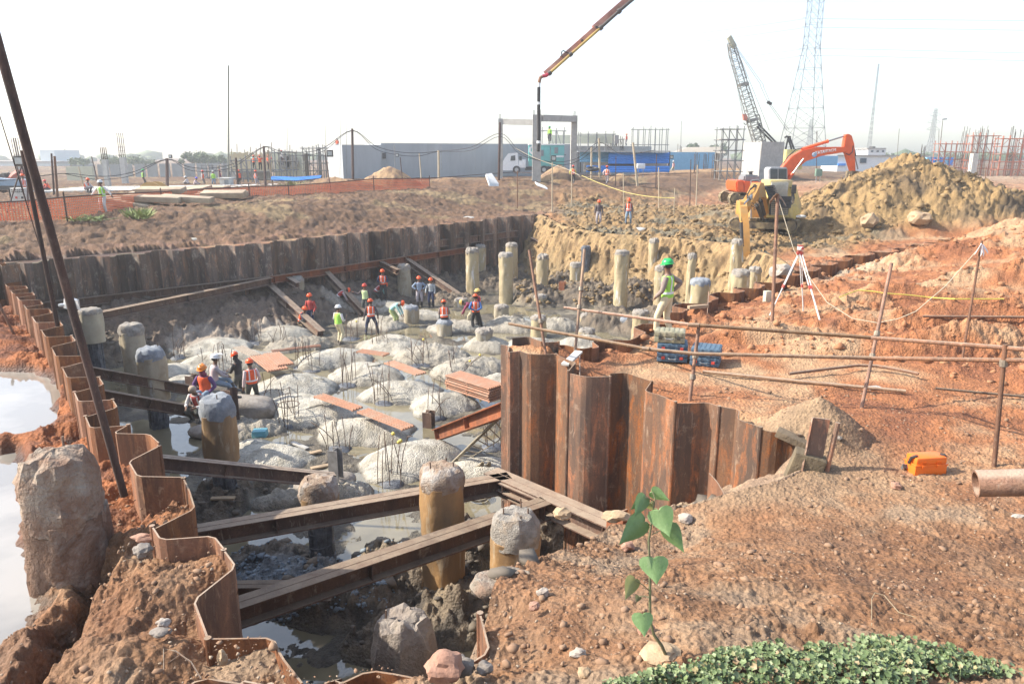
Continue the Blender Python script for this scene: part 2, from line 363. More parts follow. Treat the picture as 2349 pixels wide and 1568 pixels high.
# ---- ground outside the pit
_c=[(-1.6,2.2,5.0),(-3,2.4,4.95),(-3.1,4.6,4.62),(-2.5,3.9,4.72),(-3.6,5.6,4.55),(-3.95,6.6,4.5),(-4.5,7.6,4.3),(-4.3,5.5,4.15),(-4.6,6.2,4.0),(-4.2,4.3,4.2),(-5.0,4.4,3.9),(-6.5,3.5,3.7),(-5.4,6.9,3.75),(-5.5,8.3,4.25),(-5.9,7.6,3.9),(-7,6.8,3.6),
(-6.5,10.0,4.25),(-7.4,9.6,3.9),(-9,8.5,3.6),(-7.8,11.9,4.3),(-8.7,11.4,3.92),(-11,10,3.6),(-9.9,14.6,4.25),(-10.8,14.1,3.93),(-13,13,3.6),(-12.3,17.6,4.25),(-13.6,16.9,3.95),(-16,15.5,3.65),(-15.9,22,4.25),(-18,21,4.1),(-22,19,3.9),(-22.5,30.3,4.1),(-27,28,4.2),(-30,22,4.0),
(0.3,4.2,4.95),(0,2.5,5.4),(1,3,5.45),(2.5,3,5.3),(4,3.2,5.2),(-.9,3.2,5.1),(.2,5.3,4.72),(.55,6.4,4.35),(1.2,5.4,4.75),(1.1,7.2,3.95),(1.7,7.9,3.7),(2.2,6.5,4.4),(3.3,5.5,4.65),(3,7.6,4.05),(4.2,7.5,4.2),(5.5,6,4.45),(5.2,9.0,4.15),(6.5,8.5,4.15),(8.5,7,4.3),(4.4,9.5,4.25),(5.0,10.4,4.3),
(3.5,10.6,4.25),(2.7,11.4,4.2),(2.2,12.4,4.15),(1.6,13.2,4.15),(1.2,14,4.2),(.8,14.5,4.35),(2.3,14.5,4.0),(3.5,13.5,4.05),(5.5,12.5,4.1),(8,12,4.1),(11,12,4.1),(14,14,4.2),(3.6,16.6,4.0),(5,18.2,4.0),(6,16,4.1),(8.5,17,4.25),(10,20,4.25),(13,18,4.4),(16,22,4.7),(7.5,21,4.05),(9.6,23,4.0),(12,26,4.0),(15,27,4.25),(18,31,4.2),(22,34,4.3),(19,26,5.0),(24,30,5.0),(28,37,4.6),
(-24,36,4.8),(-22,38.7,5.15),(-26,40,5.2),(-20,34.5,4.35),(-16,36.6,4.1),(-18.5,40.5,5.1),(-20,46,5.25),(-12.5,40.5,4.15),(-13,46,5.15),(-14,50,5.3),(-9,46,4.0),(-9.5,51,4.7),(-10.5,56,5.25),(-4.5,51.5,3.95),(-5,57,4.1),(-6.5,63,5.3),(0,57,3.9),(0,63,4.0),(0,68,5.3),(4,62,3.9),(8,66,4.0),(8,70.5,5.3),(14,70,4.0),(15,74.5,5.3),(20,74,4.1),(22,80,5.3),(30,90,5.3),
(4.5,55,3.75),(3.5,52,3.6),(7,49,3.5),(10,47,3.55),(9,55,3.9),(14,60,4.0),(13.5,43,3.5),(14.5,38,3.45),(13.2,33,3.5),(12.4,29.5,3.55),(18,47,3.7),(17,52,3.8),(20,43,3.7),(22,60,4.1),(28,70,4.6),(16,34,3.5),(20,38,3.6),(25,42,3.7),(31,44,4.0),(40,50,4.4),(35,38,4.8),(30,30,5.0),(45,60,4.9),(40,75,5.1),
(-30,60,5.3),(-60,60,5.3),(-50,120,5.3),(0,120,5.3),(50,120,5.3),(100,120,5.3),(0,300,5.2),(-200,300,5.2),(200,300,5.2),(0,600,5.2),(-500,600,5),(500,600,5),(-40,40,5.1),(-60,30,4.8)]
T_out=TPS(_c)
HEAPS=[ # x,y,rx,ry,h,power
 (25.9,49,8.8,7.5,4.5,1.15),(22.0,48,6.5,6,2.3,1.2),(31.5,50,7,6,2.1,1.3),(37,50,6,5,1.7,1.4),
 (4.9,78,2.9,2.4,2.1,1.3),(-11.8,73,3.0,2.6,2.0,1.4),(-16,68,4.5,2.2,1.0,1.4),(-6.5,75,4,2.5,.8,1.4),(11.8,81,1.9,1.6,1.2,1.3),(17.4,52,4.5,3.5,1.0,1.6),(30,104,15,4,1.35,1.6),(17,88,8,3,.7,1.6),(0,74,5,2.5,.8,1.5),(8.5,76,4,2,.7,1.5),
 (17,28.5,4,2.5,.6,1.5),(21,29,5,3,1.1,1.4),(9.5,15.4,4.0,.7,.42,1.4),(12,17.6,5,.8,.5,1.4),(12.5,13.4,3.4,1.0,.6,1.4),(5.9,16.9,1.6,.5,.38,1.4),(11,20.5,3.5,.7,.4,1.4),(15,21.5,4,1.0,.6,1.4),(4.55,10.25,.75,.75,.55,1.3),(3.4,16.1,.9,.5,.15,1.5)]
def heaps(x,y,which):
    t=np.zeros_like(x)
    for hx,hy,rx,ry,h,p in which:
        wob=1+.18*perlin(x*.35+hx,y*.35+hy,5)
        r=np.sqrt(((x-hx)/rx)**2+((y-hy)/ry)**2)/wob
        t=np.maximum(t,h*np.clip(1-r,0,1)**(1/p)*np.minimum(1,1.6-r*.3))
    return t
def smooth_out(x,y):
    b=T_out(x,y); lim=5.25+.0*y; k=sstep(36,42,y+.0*x); b=b*(1-k)+np.where(b>lim-.3,lim-.3+.3*np.tanh((b-lim+.3)/.3),b)*k
    return b+heaps(x,y,HEAPS)
def region(x,y):
    """soft masks of soil kinds outside the pit"""
    wob=fbm(x*.15,y*.15,3,40)*5
    yel=sstep(-2,2,(y-.0*x)-(22+.62*x)+wob*.25 - 6)*sstep(1.0,4,x-.05*y+wob*.2+2)*sstep(76,62,y+wob)*sstep(40,33,x-(y-50)*.3+wob*.5)
    # keep yellow off the red strip on the camera side of the right wall
    side=(x-1.07)*(40.5-15.06)-(y-15.06)*(27-1.07)   # >0: camera side
    yel=yel*sstep(20,-20,side)
    d=np.hypot(x,y)
    near=sstep(13,7,d)
    bank=sstep(-.6,1.2,y-np.interp(x,[-60,-26,-21.3,-12.5,-6.8,.5,7.5,22,60],[27,27.5,29.6,37.4,44.9,54.4,63.5,78,110]))*(1-yel)
    left=sstep(0,-1.2,x+y*.38+.2)*(1-bank)
    return yel,near,bank,left
PONDS=[pl([(-120,840),(0,852),(60,860),(106,882),(112,940),(92,990),(60,1008),(0,1012),(-120,1010)],3.95),pl([(-120,1045),(0,1048),(30,1040),(38,1100),(36,1180),(45,1250),(60,1310),(76,1368),(40,1378),(-120,1390)],3.95)]
def out_height(x,y,detail=True):
    h=smooth_out(x,y)
    if not detail: return h
    yel,near,bank,left=region(x,y)
    hp=sstep(.2,1.2,heaps(x,y,HEAPS[:4]))
    fade=sstep(260,60,y)
    rough=.35+.65*sstep(-.1,.35,fbm(x*.35,y*.35,3,9))
    flat=sstep(4.5,2.0,np.hypot((x-4.5)/1.6,(y-12)/1.3))    # trodden path
    h=h+fade*(.10*fbm(x*.6,y*.6,4,1)+.05*fbm(x*2.2,y*2.2,4,2)*(1-.6*flat))
    # clods
    c=clods(x,y,.9,11,.6)*.9*.35; c2=clods(x,y,.38,21,.7)*.38*.55; c3=clods(x,y,.15,31,.75)*.15*.7
    big=np.clip(yel+hp,0,1)
    h=h+fade*(big*(c*(.6+.7*hp)+c2*(1.5+.3*hp)+c3*1.4+(.20+.15*hp)*fbm(x*.9,y*.9,6,78,.6,ridge=True)))
    red=np.clip(1-yel-bank-left,0,1)*sstep(7,12,np.hypot(x,y))
    h=h+fade*red*(1-flat)*(c*.35*rough+c2*.9*rough+c3*1.3*rough+.30*rough*fbm(x*.8,y*1.3,6,77,.55,ridge=True))
    fine=clods(x,y,.055,51,.8)*.055; fine2=clods(x,y,.11,61,.35)*.11
    h=h+np.clip(1-yel,0,1)*fade*(fine*(.35+.5*rough)*sstep(20,10,y)+fine2*.55*rough*(1-.7*flat)*sstep(25,14,y))
    h=h+left*sstep(15,3,y)*0
    h=h+left*(c2*.35+c3*.8+.10*fbm(x*2.6,y*2.6,4,88,ridge=True))*sstep(3.75,4.1,h)
    pd_=np.full(h.shape,9.)
    for pg in PONDS:
        dpd=np.where(inside(x,y,pg),-1,1)*polydist(x,y,pg+[pg[0]],3); tgt=3.93+1.0*np.clip(dpd+.14*fbm(x*2,y*2,3,72),-.5,.6)
        h=np.where(dpd<.22,np.minimum(h,np.maximum(tgt,3.5)+.05*(c2+c3)*(dpd>0)),h); pd_=np.minimum(pd_,dpd)
    bankm=left*sstep(7.5,9,y)*(y<24)*sstep(.08,.3,pd_); h=np.where(bankm>0,np.maximum(h,h*(1-bankm)+bankm*(4.16+.12*sstep(.4,1.2,pd_)+.35*c2+.5*c3)),h)
    # gully beside the stump
    g=polydist(x,y,[(-3.55,3.2),(-3.75,4.4),(-3.7,5.1),(-4.0,5.9),(-4.15,6.6)])
    h=h-.55*sstep(.32,0,g+.12*fbm(x*3,y*3,3,71))*sstep(2.6,3.6,y)
    h=h+bank*fade*sstep(95,60,y)*(.30*fbm(x*.35,y*.8,4,66,ridge=True)+.10*fbm(x*1.6,y*1.9,3,67,ridge=True)+c*.3+c2*.7+c3*.5)
    return h
# ---- pit floor
MOUNDS=[ # u,v (base middle),rx,ry,h,rough(0 smooth pale..1 clod)
 (482,800,1.75,1.3,.75,0),(522,832,1.95,1.3,.8,.05),(402,852,.9,.8,.55,.05),(428,885,1.05,.8,.6,0),(675,892,1.5,1.25,.8,.05),(706,942,1.75,1.25,.8,.1),
 (838,992,1.45,1.1,.7,.15),(955,1055,1.55,1.15,.75,.1),(605,1043,1.5,.9,.6,0),(1105,1085,1.15,.9,.6,.1),(766,828,1.6,1.2,.8,.1),(842,862,1.55,1.15,.75,.2),
 (922,903,1.55,1.05,.7,.25),(1020,932,1.15,1.0,.7,.2),(903,797,1.65,1.2,.75,.35),(993,822,1.6,1.1,.8,.75),(1082,852,1.6,1.15,.85,.7),(1150,885,1.0,.9,.7,.4),
 (648,772,1.5,1.0,.75,.35),(690,795,1.5,.9,.6,.95),(868,745,1.6,1.1,.6,.6),(960,727,1.6,1.0,.5,.4),(1052,752,1.6,1.0,.55,.5),(1118,797,1.2,.9,.7,.6),(1215,798,1.3,.9,.7,.5),
 (1335,792,1.3,1.0,.7,.5),(1170,752,1.3,1.1,.8,.8),(1275,752,1.3,1.1,.7,.8),(820,715,1.8,1.0,.4,.7),(905,712,1.5,.8,.7,.3),(1350,815,1.1,.8,.6,.5),
 (575,985,1.1,.8,.45,.9),(520,958,1.1,.8,.55,.9),(790,1130,.75,.6,.5,.8),(640,1145,.75,.5,.35,1),(745,1105,.55,.4,.3,.8)]
_md=[]
for u,v,rx,ry,h,ro in MOUNDS:
    p=P(u,v-6,.2); _md.append((p.x,p.y,rx*1.05,ry*1.0,h,ro))
def mound_h(x,y):
    t=np.zeros_like(x); r_=np.zeros_like(x); idx=np.full(x.shape,-1)
    for i,(mx,my,rx,ry,h,ro) in enumerate(_md):
        near=(np.abs(x-mx)<rx*1.6)&(np.abs(y-my)<ry*1.6)
        if not near.any(): continue
        X=x[near];Y=y[near]
        th=.5*math.sin(i*2.1); dx=(X-mx)*math.cos(th)+(Y-my)*math.sin(th); dy=-(X-mx)*math.sin(th)+(Y-my)*math.cos(th)
        wob=1+.26*perlin(X*.9+i*3.1,Y*.9,14)+.08*perlin(X*2.6,Y*2.6+i,15)
        rr=(np.abs(dx/rx)**2.8+np.abs(dy/ry)**2.8)**(1/2.8)/wob
        q=np.clip(1-rr**2.2,0,1)**.9*h*.74*(1+.15*perlin(X*.8,Y*.8+i,16))
        m=q>t[near]; tt=t[near];ri=r_[near];ii=idx[near]
        tt[m]=q[m];ri[m]=ro;ii[m]=i; t[near]=tt;r_[near]=ri;idx[near]=ii
    return t,r_,idx
# rubble and mud rises in the pit: u,v,rx,ry,h
MUD=[(450,740,3.0,1.6,.6),(330,760,3,2,.6),(560,735,2.6,1.3,.5),(250,790,2,2,.5),(505,1150,.9,1.5,.45),(690,1330,1.7,.8,.35),(800,1380,1.6,1.0,.55),(920,1330,1.4,1.2,.7),(1050,1400,1.1,1.1,.6),(1070,1250,.9,1.3,.4),
 (1230,1260,1.1,1.5,.9),(1320,1260,1.2,1.5,1.2),(610,1290,1.2,.9,.3),(640,1400,.5,.35,.12),(900,1480,1.0,.6,.45),(1340,690,3,2,1.2),(1450,690,2.5,2,1.3),(1250,690,2,2,.9),(1300,660,2,2,1.0),(1400,745,1.7,1.5,1.0),(1500,760,2,1.5,1.2),(1140,660,3,1.5,.7),(900,680,3,1.3,.5),(1030,690,3,1.2,.5),(620,1110,.6,.6,.3)]
_mud=[(P(u,v,.1).x,P(u,v,.1).y,rx,ry,h) for u,v,rx,ry,h in MUD]
def pit_height(x,y,parts=False):
    m,ro,idx=mound_h(x,y)
    base=.035+.13*fbm(x*.45,y*.45,3,101)+.05*fbm(x*1.7,y*1.7,3,102)
    c2=clods(x,y,.34,121,.7)*.34; c3=clods(x,y,.14,131,.75)*.14; c4=clods(x,y,.06,141,.8)*.06
    mu=np.zeros_like(x)
    for mx,my,rx,ry,h in _mud:
        r=np.sqrt(((x-mx)/rx)**2+((y-my)/ry)**2)/(1+.3*perlin(x*.8+mx,y*.8,18))
        mu=np.maximum(mu,h*np.clip(1-r*r,0,1))
    # berm against the back wall
    db=polydist(x,y,_b,9); bh=1.15*sstep(-3,-14,x)+.65
    berm=np.clip(1-db/(3.2+1.6*sstep(-6,-14,x)),0,1)**.8*bh*(1+.35*fbm(x*.5,y*.5,3,150))*sstep(15,5,x+y*0)*np.where(db<8,1,0)
    dl=polydist(x,y,[(-2,5)]+_k); berm2=np.clip(1-dl/1.7,0,1)*.75*(1+.4*fbm(x*.9,y*.9,3,151))*sstep(5.0,6.5,y)
    low=np.maximum(np.maximum(mu,berm),berm2)
    lowr=sstep(.05,.3,low)
    h=np.maximum(base,low-.02)
    h=h+lowr*(c2*.95+c3*1.1+c4*.5+.12*fbm(x*1.8,y*1.8,4,103,ridge=True))
    h=h+(1-lowr)*(c3*.35*sstep(.0,.3,fbm(x*.6,y*.6,2,160))+c4*.2)
    mm=sstep(.02,.14,m)
    h=h*(1-mm)+np.maximum(h,base*.3+m)*mm
    h=h+mm*(ro*(c3*.9+.6*c2*.6)+.035*fbm(x*2.2,y*2.2,5,170)+c4*.22)
    # soil faces
    ho=smooth_out(x,y)
    dF=polydist(x,y,FACE,6); wobF=fbm(x*.5,y*.5,4,180,ridge=True)
    fr=fbm(x*1.3,y*.35,3,181,ridge=True)
    kF=ho-1.0*np.clip(dF-.1,0,99)**1.15*(1.35+.55*wobF+.3*fr)+.10
    kF=kF+sstep(.0,.6,dF)*(c2*1.3+c3*1.0+clods(x,y,1.1,190,.7)*.55)+.55*fbm(x*.9,y*.9,5,182,ridge=True)*sstep(0,.8,dF)
    kF=np.where(dF<4.5,kF,-9)
    dR=polydist(x,y,RIM,6); kR=ho-3.2*np.clip(dR,0,9)*(1+.3*fbm(x*1.2,y*1.2,3,183)); 
    # hollow in front of the tall wall
    hol=np.where((x>1.25),ho-(.65*dR*(1+.25*fbm(x*1.4,y*1.4,3,184))+.12*sstep(0,.4,dR))*np.clip(1.35-.25*(x-1.8),.55,1.5),-9)
    kR=np.where(x>1.6,hol,np.where(x>1.15,kR*(1-(x-1.15)/.45)+hol*((x-1.15)/.45),kR))+c3*.5*sstep(0,.3,dR)+c4*.3
    kR=np.where((dR<4.0)&(y<12.9)&(x>-.8),kR,-9)
    h=np.maximum(h,np.maximum(kF,kR))
    fm=(kF>=h-.001)&(kF>-5); rm=(kR>=h-.001)&(kR>-5)
    if parts: return h,mm,ro,idx,lowr,fm,rm
    return h
def grid_mesh(ys,ss,hf,keep=None,snap=None):
    Y,S=np.meshgrid(ys,ss,indexing='ij'); X=S*Y
    ny,nx=X.shape; X=X.ravel().copy();Yr=Y.ravel().copy()
    idx=np.arange(ny*nx).reshape(ny,nx)
    F=np.stack([idx[:-1,:-1].ravel(),idx[:-1,1:].ravel(),idx[1:,1:].ravel(),idx[1:,:-1].ravel()],1)
    if keep is not None:
        ins=keep(X,Yr)
        F=F[ins[F].any(1)]
        used=np.unique(F); mv=used[~ins[used]]
        # move the vertices that hang over the edge onto the edge line
        px,py=X[mv],Yr[mv]; best=np.full(len(mv),1e9); bx=px.copy();by=py.copy()
        pg=snap; n=len(pg)
        for i in range(n):
            (ax,ay),(cx,cy)=pg[i],pg[(i+1)%n]; vx,vy=cx-ax,cy-ay; L=vx*vx+vy*vy+1e-12
            t=np.clip(((px-ax)*vx+(py-ay)*vy)/L,0,1); qx=ax+t*vx;qy=ay+t*vy; d=(px-qx)**2+(py-qy)**2
            m=d<best; best[m]=d[m];bx[m]=qx[m];by[m]=qy[m]
        X[mv]=bx;Yr[mv]=by
    return X,Yr,F
def np_mesh(name,X,Y,Z,F,colr,mat_):
    used,invi=np.unique(F,return_inverse=True); F=invi.reshape(F.shape)
    co=np.stack([X[used],Y[used],Z[used]],1).astype(np.float32)
    me=bpy.data.meshes.new(name); me.vertices.add(len(co)); me.vertices.foreach_set('co',co.ravel())
    me.loops.add(F.size); me.loops.foreach_set('vertex_index',F.ravel().astype(np.int32))
    me.polygons.add(len(F)); me.polygons.foreach_set('loop_start',np.arange(0,F.size,4,dtype=np.int32)); me.polygons.foreach_set('loop_total',np.full(len(F),4,np.int32))
    me.polygons.foreach_set('use_smooth',np.ones(len(F),bool))
    me.update(calc_edges=True)
    a=me.color_attributes.new('soil','FLOAT_COLOR','POINT'); a.data.foreach_set('color',colr[used].astype(np.float32).ravel())
    return link_mesh(name,me,mat_)
def soil_material():
    m,n,b=nodes('soil'); at=N(n,'ShaderNodeAttribute',attribute_name='soil'); tc=N(n,'ShaderNodeTexCoord'); v=tc.outputs['Object']
    f=noise_tex(n,2.2,9,.68,v); g=noise_tex(n,13,7,.7,v); k=noise_tex(n,70,4,.7,v)
    c=mixc(n,1.0,at.outputs['Color'],ramp(n,f,[(.25,(.66,.66,.68)),(.5,(1,1,1)),(.75,(1.28,1.25,1.2))]),'MULTIPLY')
    c=mixc(n,1.0,c,ramp(n,g,[(.3,(.7,.7,.7)),(.5,(1,1,1)),(.72,(1.3,1.28,1.25))]),'MULTIPLY')
    c=mixc(n,.8,c,ramp(n,k,[(.3,(.72,.7,.7)),(.5,(1,1,1)),(.7,(1.3,1.3,1.3))]),'MULTIPLY')
    n.links.new(c,b.inputs['Base Color'])
    rr=N(n,'ShaderNodeMapRange'); n.links.new(at.outputs['Alpha'],rr.inputs[0]); rr.inputs[3].default_value=.95; rr.inputs[4].default_value=.38
    n.links.new(rr.outputs[0],b.inputs['Roughness']); b.inputs['Specular IOR Level'].default_value=.3
    vo=N(n,'ShaderNodeTexVoronoi'); vo.inputs['Scale'].default_value=22; n.links.new(v,vo.inputs['Vector'])
    s1=N(n,'ShaderNodeMath',operation='MULTIPLY_ADD'); n.links.new(g,s1.inputs[0]); s1.inputs[1].default_value=1.2; n.links.new(vo.outputs[0],s1.inputs[2])
    s2=N(n,'ShaderNodeMath',operation='MULTIPLY_ADD'); n.links.new(k,s2.inputs[0]); s2.inputs[1].default_value=.35; n.links.new(s1.outputs[0],s2.inputs[2])
    bump(n,b,s2.outputs[0],.75,.035)
    return m
M_SOIL=soil_material()
def C(*c): return np.array(c)[None,:]
def mixa(a,b,t): return a*(1-t[:,None])+b*t[:,None]
def out_colour(x,y,z):
    yel,near,bank,left=region(x,y); n1=fbm(x*.4,y*.4,4,201);n2=fbm(x*1.6,y*1.6,4,202);n3=fbm(x*.12,y*.12,3,203)
    c=np.repeat(C(.30,.125,.055),len(x),0)                     # red laterite
    c=mixa(c,C(.37,.235,.135),sstep(-.15,.4,n1+.3*n2))
    c=mixa(c,C(.20,.08,.04),sstep(.05,.5,-n1+.5*n2)*.8)
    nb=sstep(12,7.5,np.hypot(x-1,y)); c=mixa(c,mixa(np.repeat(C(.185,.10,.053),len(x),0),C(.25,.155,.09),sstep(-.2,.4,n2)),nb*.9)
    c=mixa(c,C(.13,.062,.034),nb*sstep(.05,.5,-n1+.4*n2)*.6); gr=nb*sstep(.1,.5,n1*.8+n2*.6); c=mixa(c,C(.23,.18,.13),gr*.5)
    mo=sstep(1.3,.3,np.hypot((x-4.2)/1.3,(y-9.9)))+sstep(1.1,.2,np.hypot((x-3.3)/1.6,(y-8.9)/.7)); c=mixa(c,C(.23,.165,.105),np.clip(mo,0,1)*.75)
    L=left*sstep(2,5,y); c=mixa(c,mixa(np.repeat(C(.28,.105,.042),len(x),0),C(.16,.065,.035),sstep(-.2,.3,n2)),L*sstep(6.6,8.5,y))
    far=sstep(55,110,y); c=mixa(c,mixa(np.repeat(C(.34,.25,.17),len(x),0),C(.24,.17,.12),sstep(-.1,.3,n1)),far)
    bk=mixa(np.repeat(C(.15,.09,.053),len(x),0),C(.215,.155,.085),sstep(.2,.55,n3*1.6+n1*.8))
    bk=mixa(bk,C(.075,.05,.036),sstep(.0,.4,n2-.3*n1)*.8)
    c=mixa(c,bk,bank)
    # red strip along the top of the back wall
    db=polydist(x,y,_b); c=mixa(c,C(.26,.15,.10),sstep(2.4,.9,db)*(y>28)*sstep(-.3,.4,n2)*.7)
    ye=mixa(np.repeat(C(.26,.17,.08),len(x),0),C(.155,.10,.05),sstep(-.1,.4,n2+.4*n1)); ye=mixa(ye,C(.15,.135,.095),sstep(.05,.45,n1*.9+n3)*.85)
    c=mixa(c,ye,yel)
    hp=sstep(.2,1,heaps(x,y,HEAPS[:4])); c=mixa(c,mixa(np.repeat(C(.27,.18,.083),len(x),0),C(.10,.073,.045),sstep(.0,.5,n1+sstep(27,34,x)*.5)),hp)
    hg=sstep(.3,1,heaps(x,y,[h for h in HEAPS[4:12]])); c=mixa(c,mixa(np.repeat(C(.38,.25,.14),len(x),0),C(.2,.13,.09),sstep(0,.3,n2)),hg*.8)
    sc_=sstep(2.6,.6,np.abs(((y-15.06)-(x-1.07)*.98)/1.4-1.6))*sstep(9,13,x)*sstep(40,34,y); c=mixa(c,C(.42,.37,.27),sc_*.7*sstep(-.2,.3,n2+.2))
    wet=sstep(4.12,3.98,z)*(x<-3)*(y<35); c=c*(1-.6*wet[:,None])
    dark=left*sstep(6.5,4.5,y)*sstep(-3.6,-4.3,x); c=mixa(c,C(.13,.085,.06),dark*.7)
    return np.concatenate([np.clip(c,.01,1),(wet*.8)[:,None]],1)
def pit_colour(x,y,z,mm,ro,lowr,fm,rm):
    n1=fbm(x*.5,y*.5,4,301);n2=fbm(x*2,y*2,4,302)
    gre=mixa(np.repeat(C(.145,.125,.095),len(x),0),C(.26,.23,.17),sstep(.0,.45,n1)); gre=mixa(gre,C(.07,.062,.05),sstep(.0,.4,n2)*.8)
    c=gre
    mud=mixa(np.repeat(C(.15,.118,.085),len(x),0),C(.07,.058,.046),sstep(-.1,.3,n2)); mud=mixa(mud,C(.23,.18,.12),sstep(.1,.5,n1))
    c=mixa(c,mud,lowr)
    pale=mixa(np.repeat(C(.42,.40,.345),len(x),0),C(.31,.29,.24),sstep(-.1,.4,n2)); pale=mixa(pale,C(.24,.21,.165),np.clip(ro,0,1)*.75)
    c=mixa(c,pale,mm)
    blue=sstep(1.1,.2,np.hypot((x+4.5)/1.6,(y-12.9)/1.0)+.3*n2); c=mixa(c,C(.20,.25,.29),blue*.6)
    brn=sstep(-6,-14,x)*(y>30)*lowr; c=mixa(c,C(.19,.135,.10),brn*.6)
    yw=mixa(np.repeat(C(.31,.21,.105),len(x),0),C(.165,.11,.058),sstep(0,.4,n2)); yw=mixa(yw,C(.2,.15,.08),sstep(.1,.5,n1)*.5)
    g=sstep(2.0,.4,z)*.5; yw=mixa(yw,C(.22,.18,.11),g)
    c=mixa(c,yw,fm.astype(float))
    nr=lowr*(y<11)*(x>-1.5); c=mixa(c,C(.24,.195,.14),nr*.6)
    c=mixa(c,mixa(np.repeat(C(.24,.17,.12),len(x),0),C(.32,.24,.16),sstep(0,.4,n2)),rm.astype(float))
    wet=sstep(.16,.03,z); c=c*(1-.45*wet[:,None]); 
    wet=np.maximum(wet,.35*(1-mm)*(1-fm)*(1-rm))
    return np.concatenate([np.clip(c,.01,1),(wet*.9)[:,None]],1)
def build_terrain():
    ys=np.concatenate([np.linspace(.3,1.58,12),np.geomspace(1.6,110,int(1100*RES)),np.geomspace(111,3500,90)]); ss=np.concatenate([-np.geomspace(3.2,.925,50),np.linspace(-.92,.92,int(1050*RES)),np.geomspace(.925,3.2,50)])
    X,Y,F=grid_mesh(ys,ss,None,keep=lambda x,y:~inside(x,y,Q),snap=Q)
    Z=out_height(X,Y)
    # stay a little below the sheet tops where soil meets a wall
    dw=np.minimum(np.minimum(polydist(X,Y,LW_near),polydist(X,Y,LW_far)),polydist(X,Y,NW))
    drop=(.10+.16*sstep(-.2,.4,fbm(X*.8,Y*.8,2,400)))*sstep(.7,.0,dw)+.10*sstep(.8,.1,polydist(X,Y,LW_far))*sstep(9,12,Y)
    Z=Z-drop
    dt=np.minimum(polydist(X,Y,TW),polydist(X,Y,RW)); Z=Z-.18*sstep(.5,0,dt)*sstep(-.3,.3,fbm(X*.7,Y*.7,2,401)+.1)
    dB=polydist(X,Y,BW); Z=np.where(dB<.6,np.minimum(Z,3.95),Z)
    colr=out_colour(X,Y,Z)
    hp=heaps(X,Y,HEAPS[:4])>.25
    fh=hp[F].all(1)
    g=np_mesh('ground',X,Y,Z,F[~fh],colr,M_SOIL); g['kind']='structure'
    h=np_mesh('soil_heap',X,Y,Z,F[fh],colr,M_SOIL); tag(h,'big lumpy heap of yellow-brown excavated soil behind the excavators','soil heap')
    ys=np.concatenate([np.geomspace(3.9,39.9,int(760*RES)),np.linspace(40,57,int(400*RES)),np.linspace(57.2,62,12)]); ss=np.linspace(-.92,.62,int(880*RES))
    X,Y,F=grid_mesh(ys,ss,None)
    # only near the pit
    k=inside(X,Y,Q)|(polydist(X,Y,Q+[Q[0]])<1.2); F=F[k[F].all(1)]
    Z=np.full(X.shape,-9.); us=np.unique(F)
    h_,mm,ro,idx,lowr,fm,rm=pit_height(X[us],Y[us],True)
    outm=~inside(X[us],Y[us],Q); h_[outm]=np.minimum(h_[outm],smooth_out(X[us],Y[us])[outm]-.25)
    Z[us]=h_; colr=np.zeros((len(X),4)); colr[us]=pit_colour(X[us],Y[us],h_,mm,ro,lowr,fm,rm)
    p=np_mesh('pit_floor',X,Y,Z,F,colr,M_SOIL); p['kind']='structure'
build_terrain()
def hz(x,y): return float(out_height(np.array([x]),np.array([y]))[0])
def pz(x,y): return float(pit_height(np.array([x]),np.array([y]))[0])
def water_material(name,c,rough,bscale):
    m,n,b=nodes(name); v=N(n,'ShaderNodeTexCoord').outputs['Object']
    f=noise_tex(n,.6,4,.6,v); n.links.new(mixc(n,ramp(n,f,[(.4,(0,0,0)),(.6,(1,1,1))]),c,tuple(k*.7 for k in c)),b.inputs['Base Color'])
    b.inputs['Roughness'].default_value=rough; b.inputs['IOR'].default_value=1.55; b.inputs['Specular IOR Level'].default_value=1.0
    bump(n,b,noise_tex(n,bscale,3,.5,v),.06,.02); return m
M_WP=water_material('muddy_pit_water',(.22,.19,.12),.05,5)
M_WL=water_material('muddy_glare_water',(.30,.275,.235),.02,7)  # base whitened beyond muddy water to stand in for the reflected sky glare
def flat_poly(name,pts,z,m):
    me=bpy.data.meshes.new(name); me.from_pydata([(x,y,z) for x,y in pts],[],[tuple(range(len(pts)))]); me.update()
    o=link_mesh(name,me,m); o['kind']='structure'; return o
flat_poly('pit_water',[(-1.2,4.0),(.5,8),(1.5,12),(2,15),(12,27),(13,44),(0,56),(-22,30),(-6,8.5)],.045,M_WP)
flat_poly('pond_water',[(-4.2,3.0),(-4.3,6.5),(-5.6,9.2),(-8,12.6),(-12,17.8),(-17,22),(-40,22),(-40,3)],3.95,M_WL)
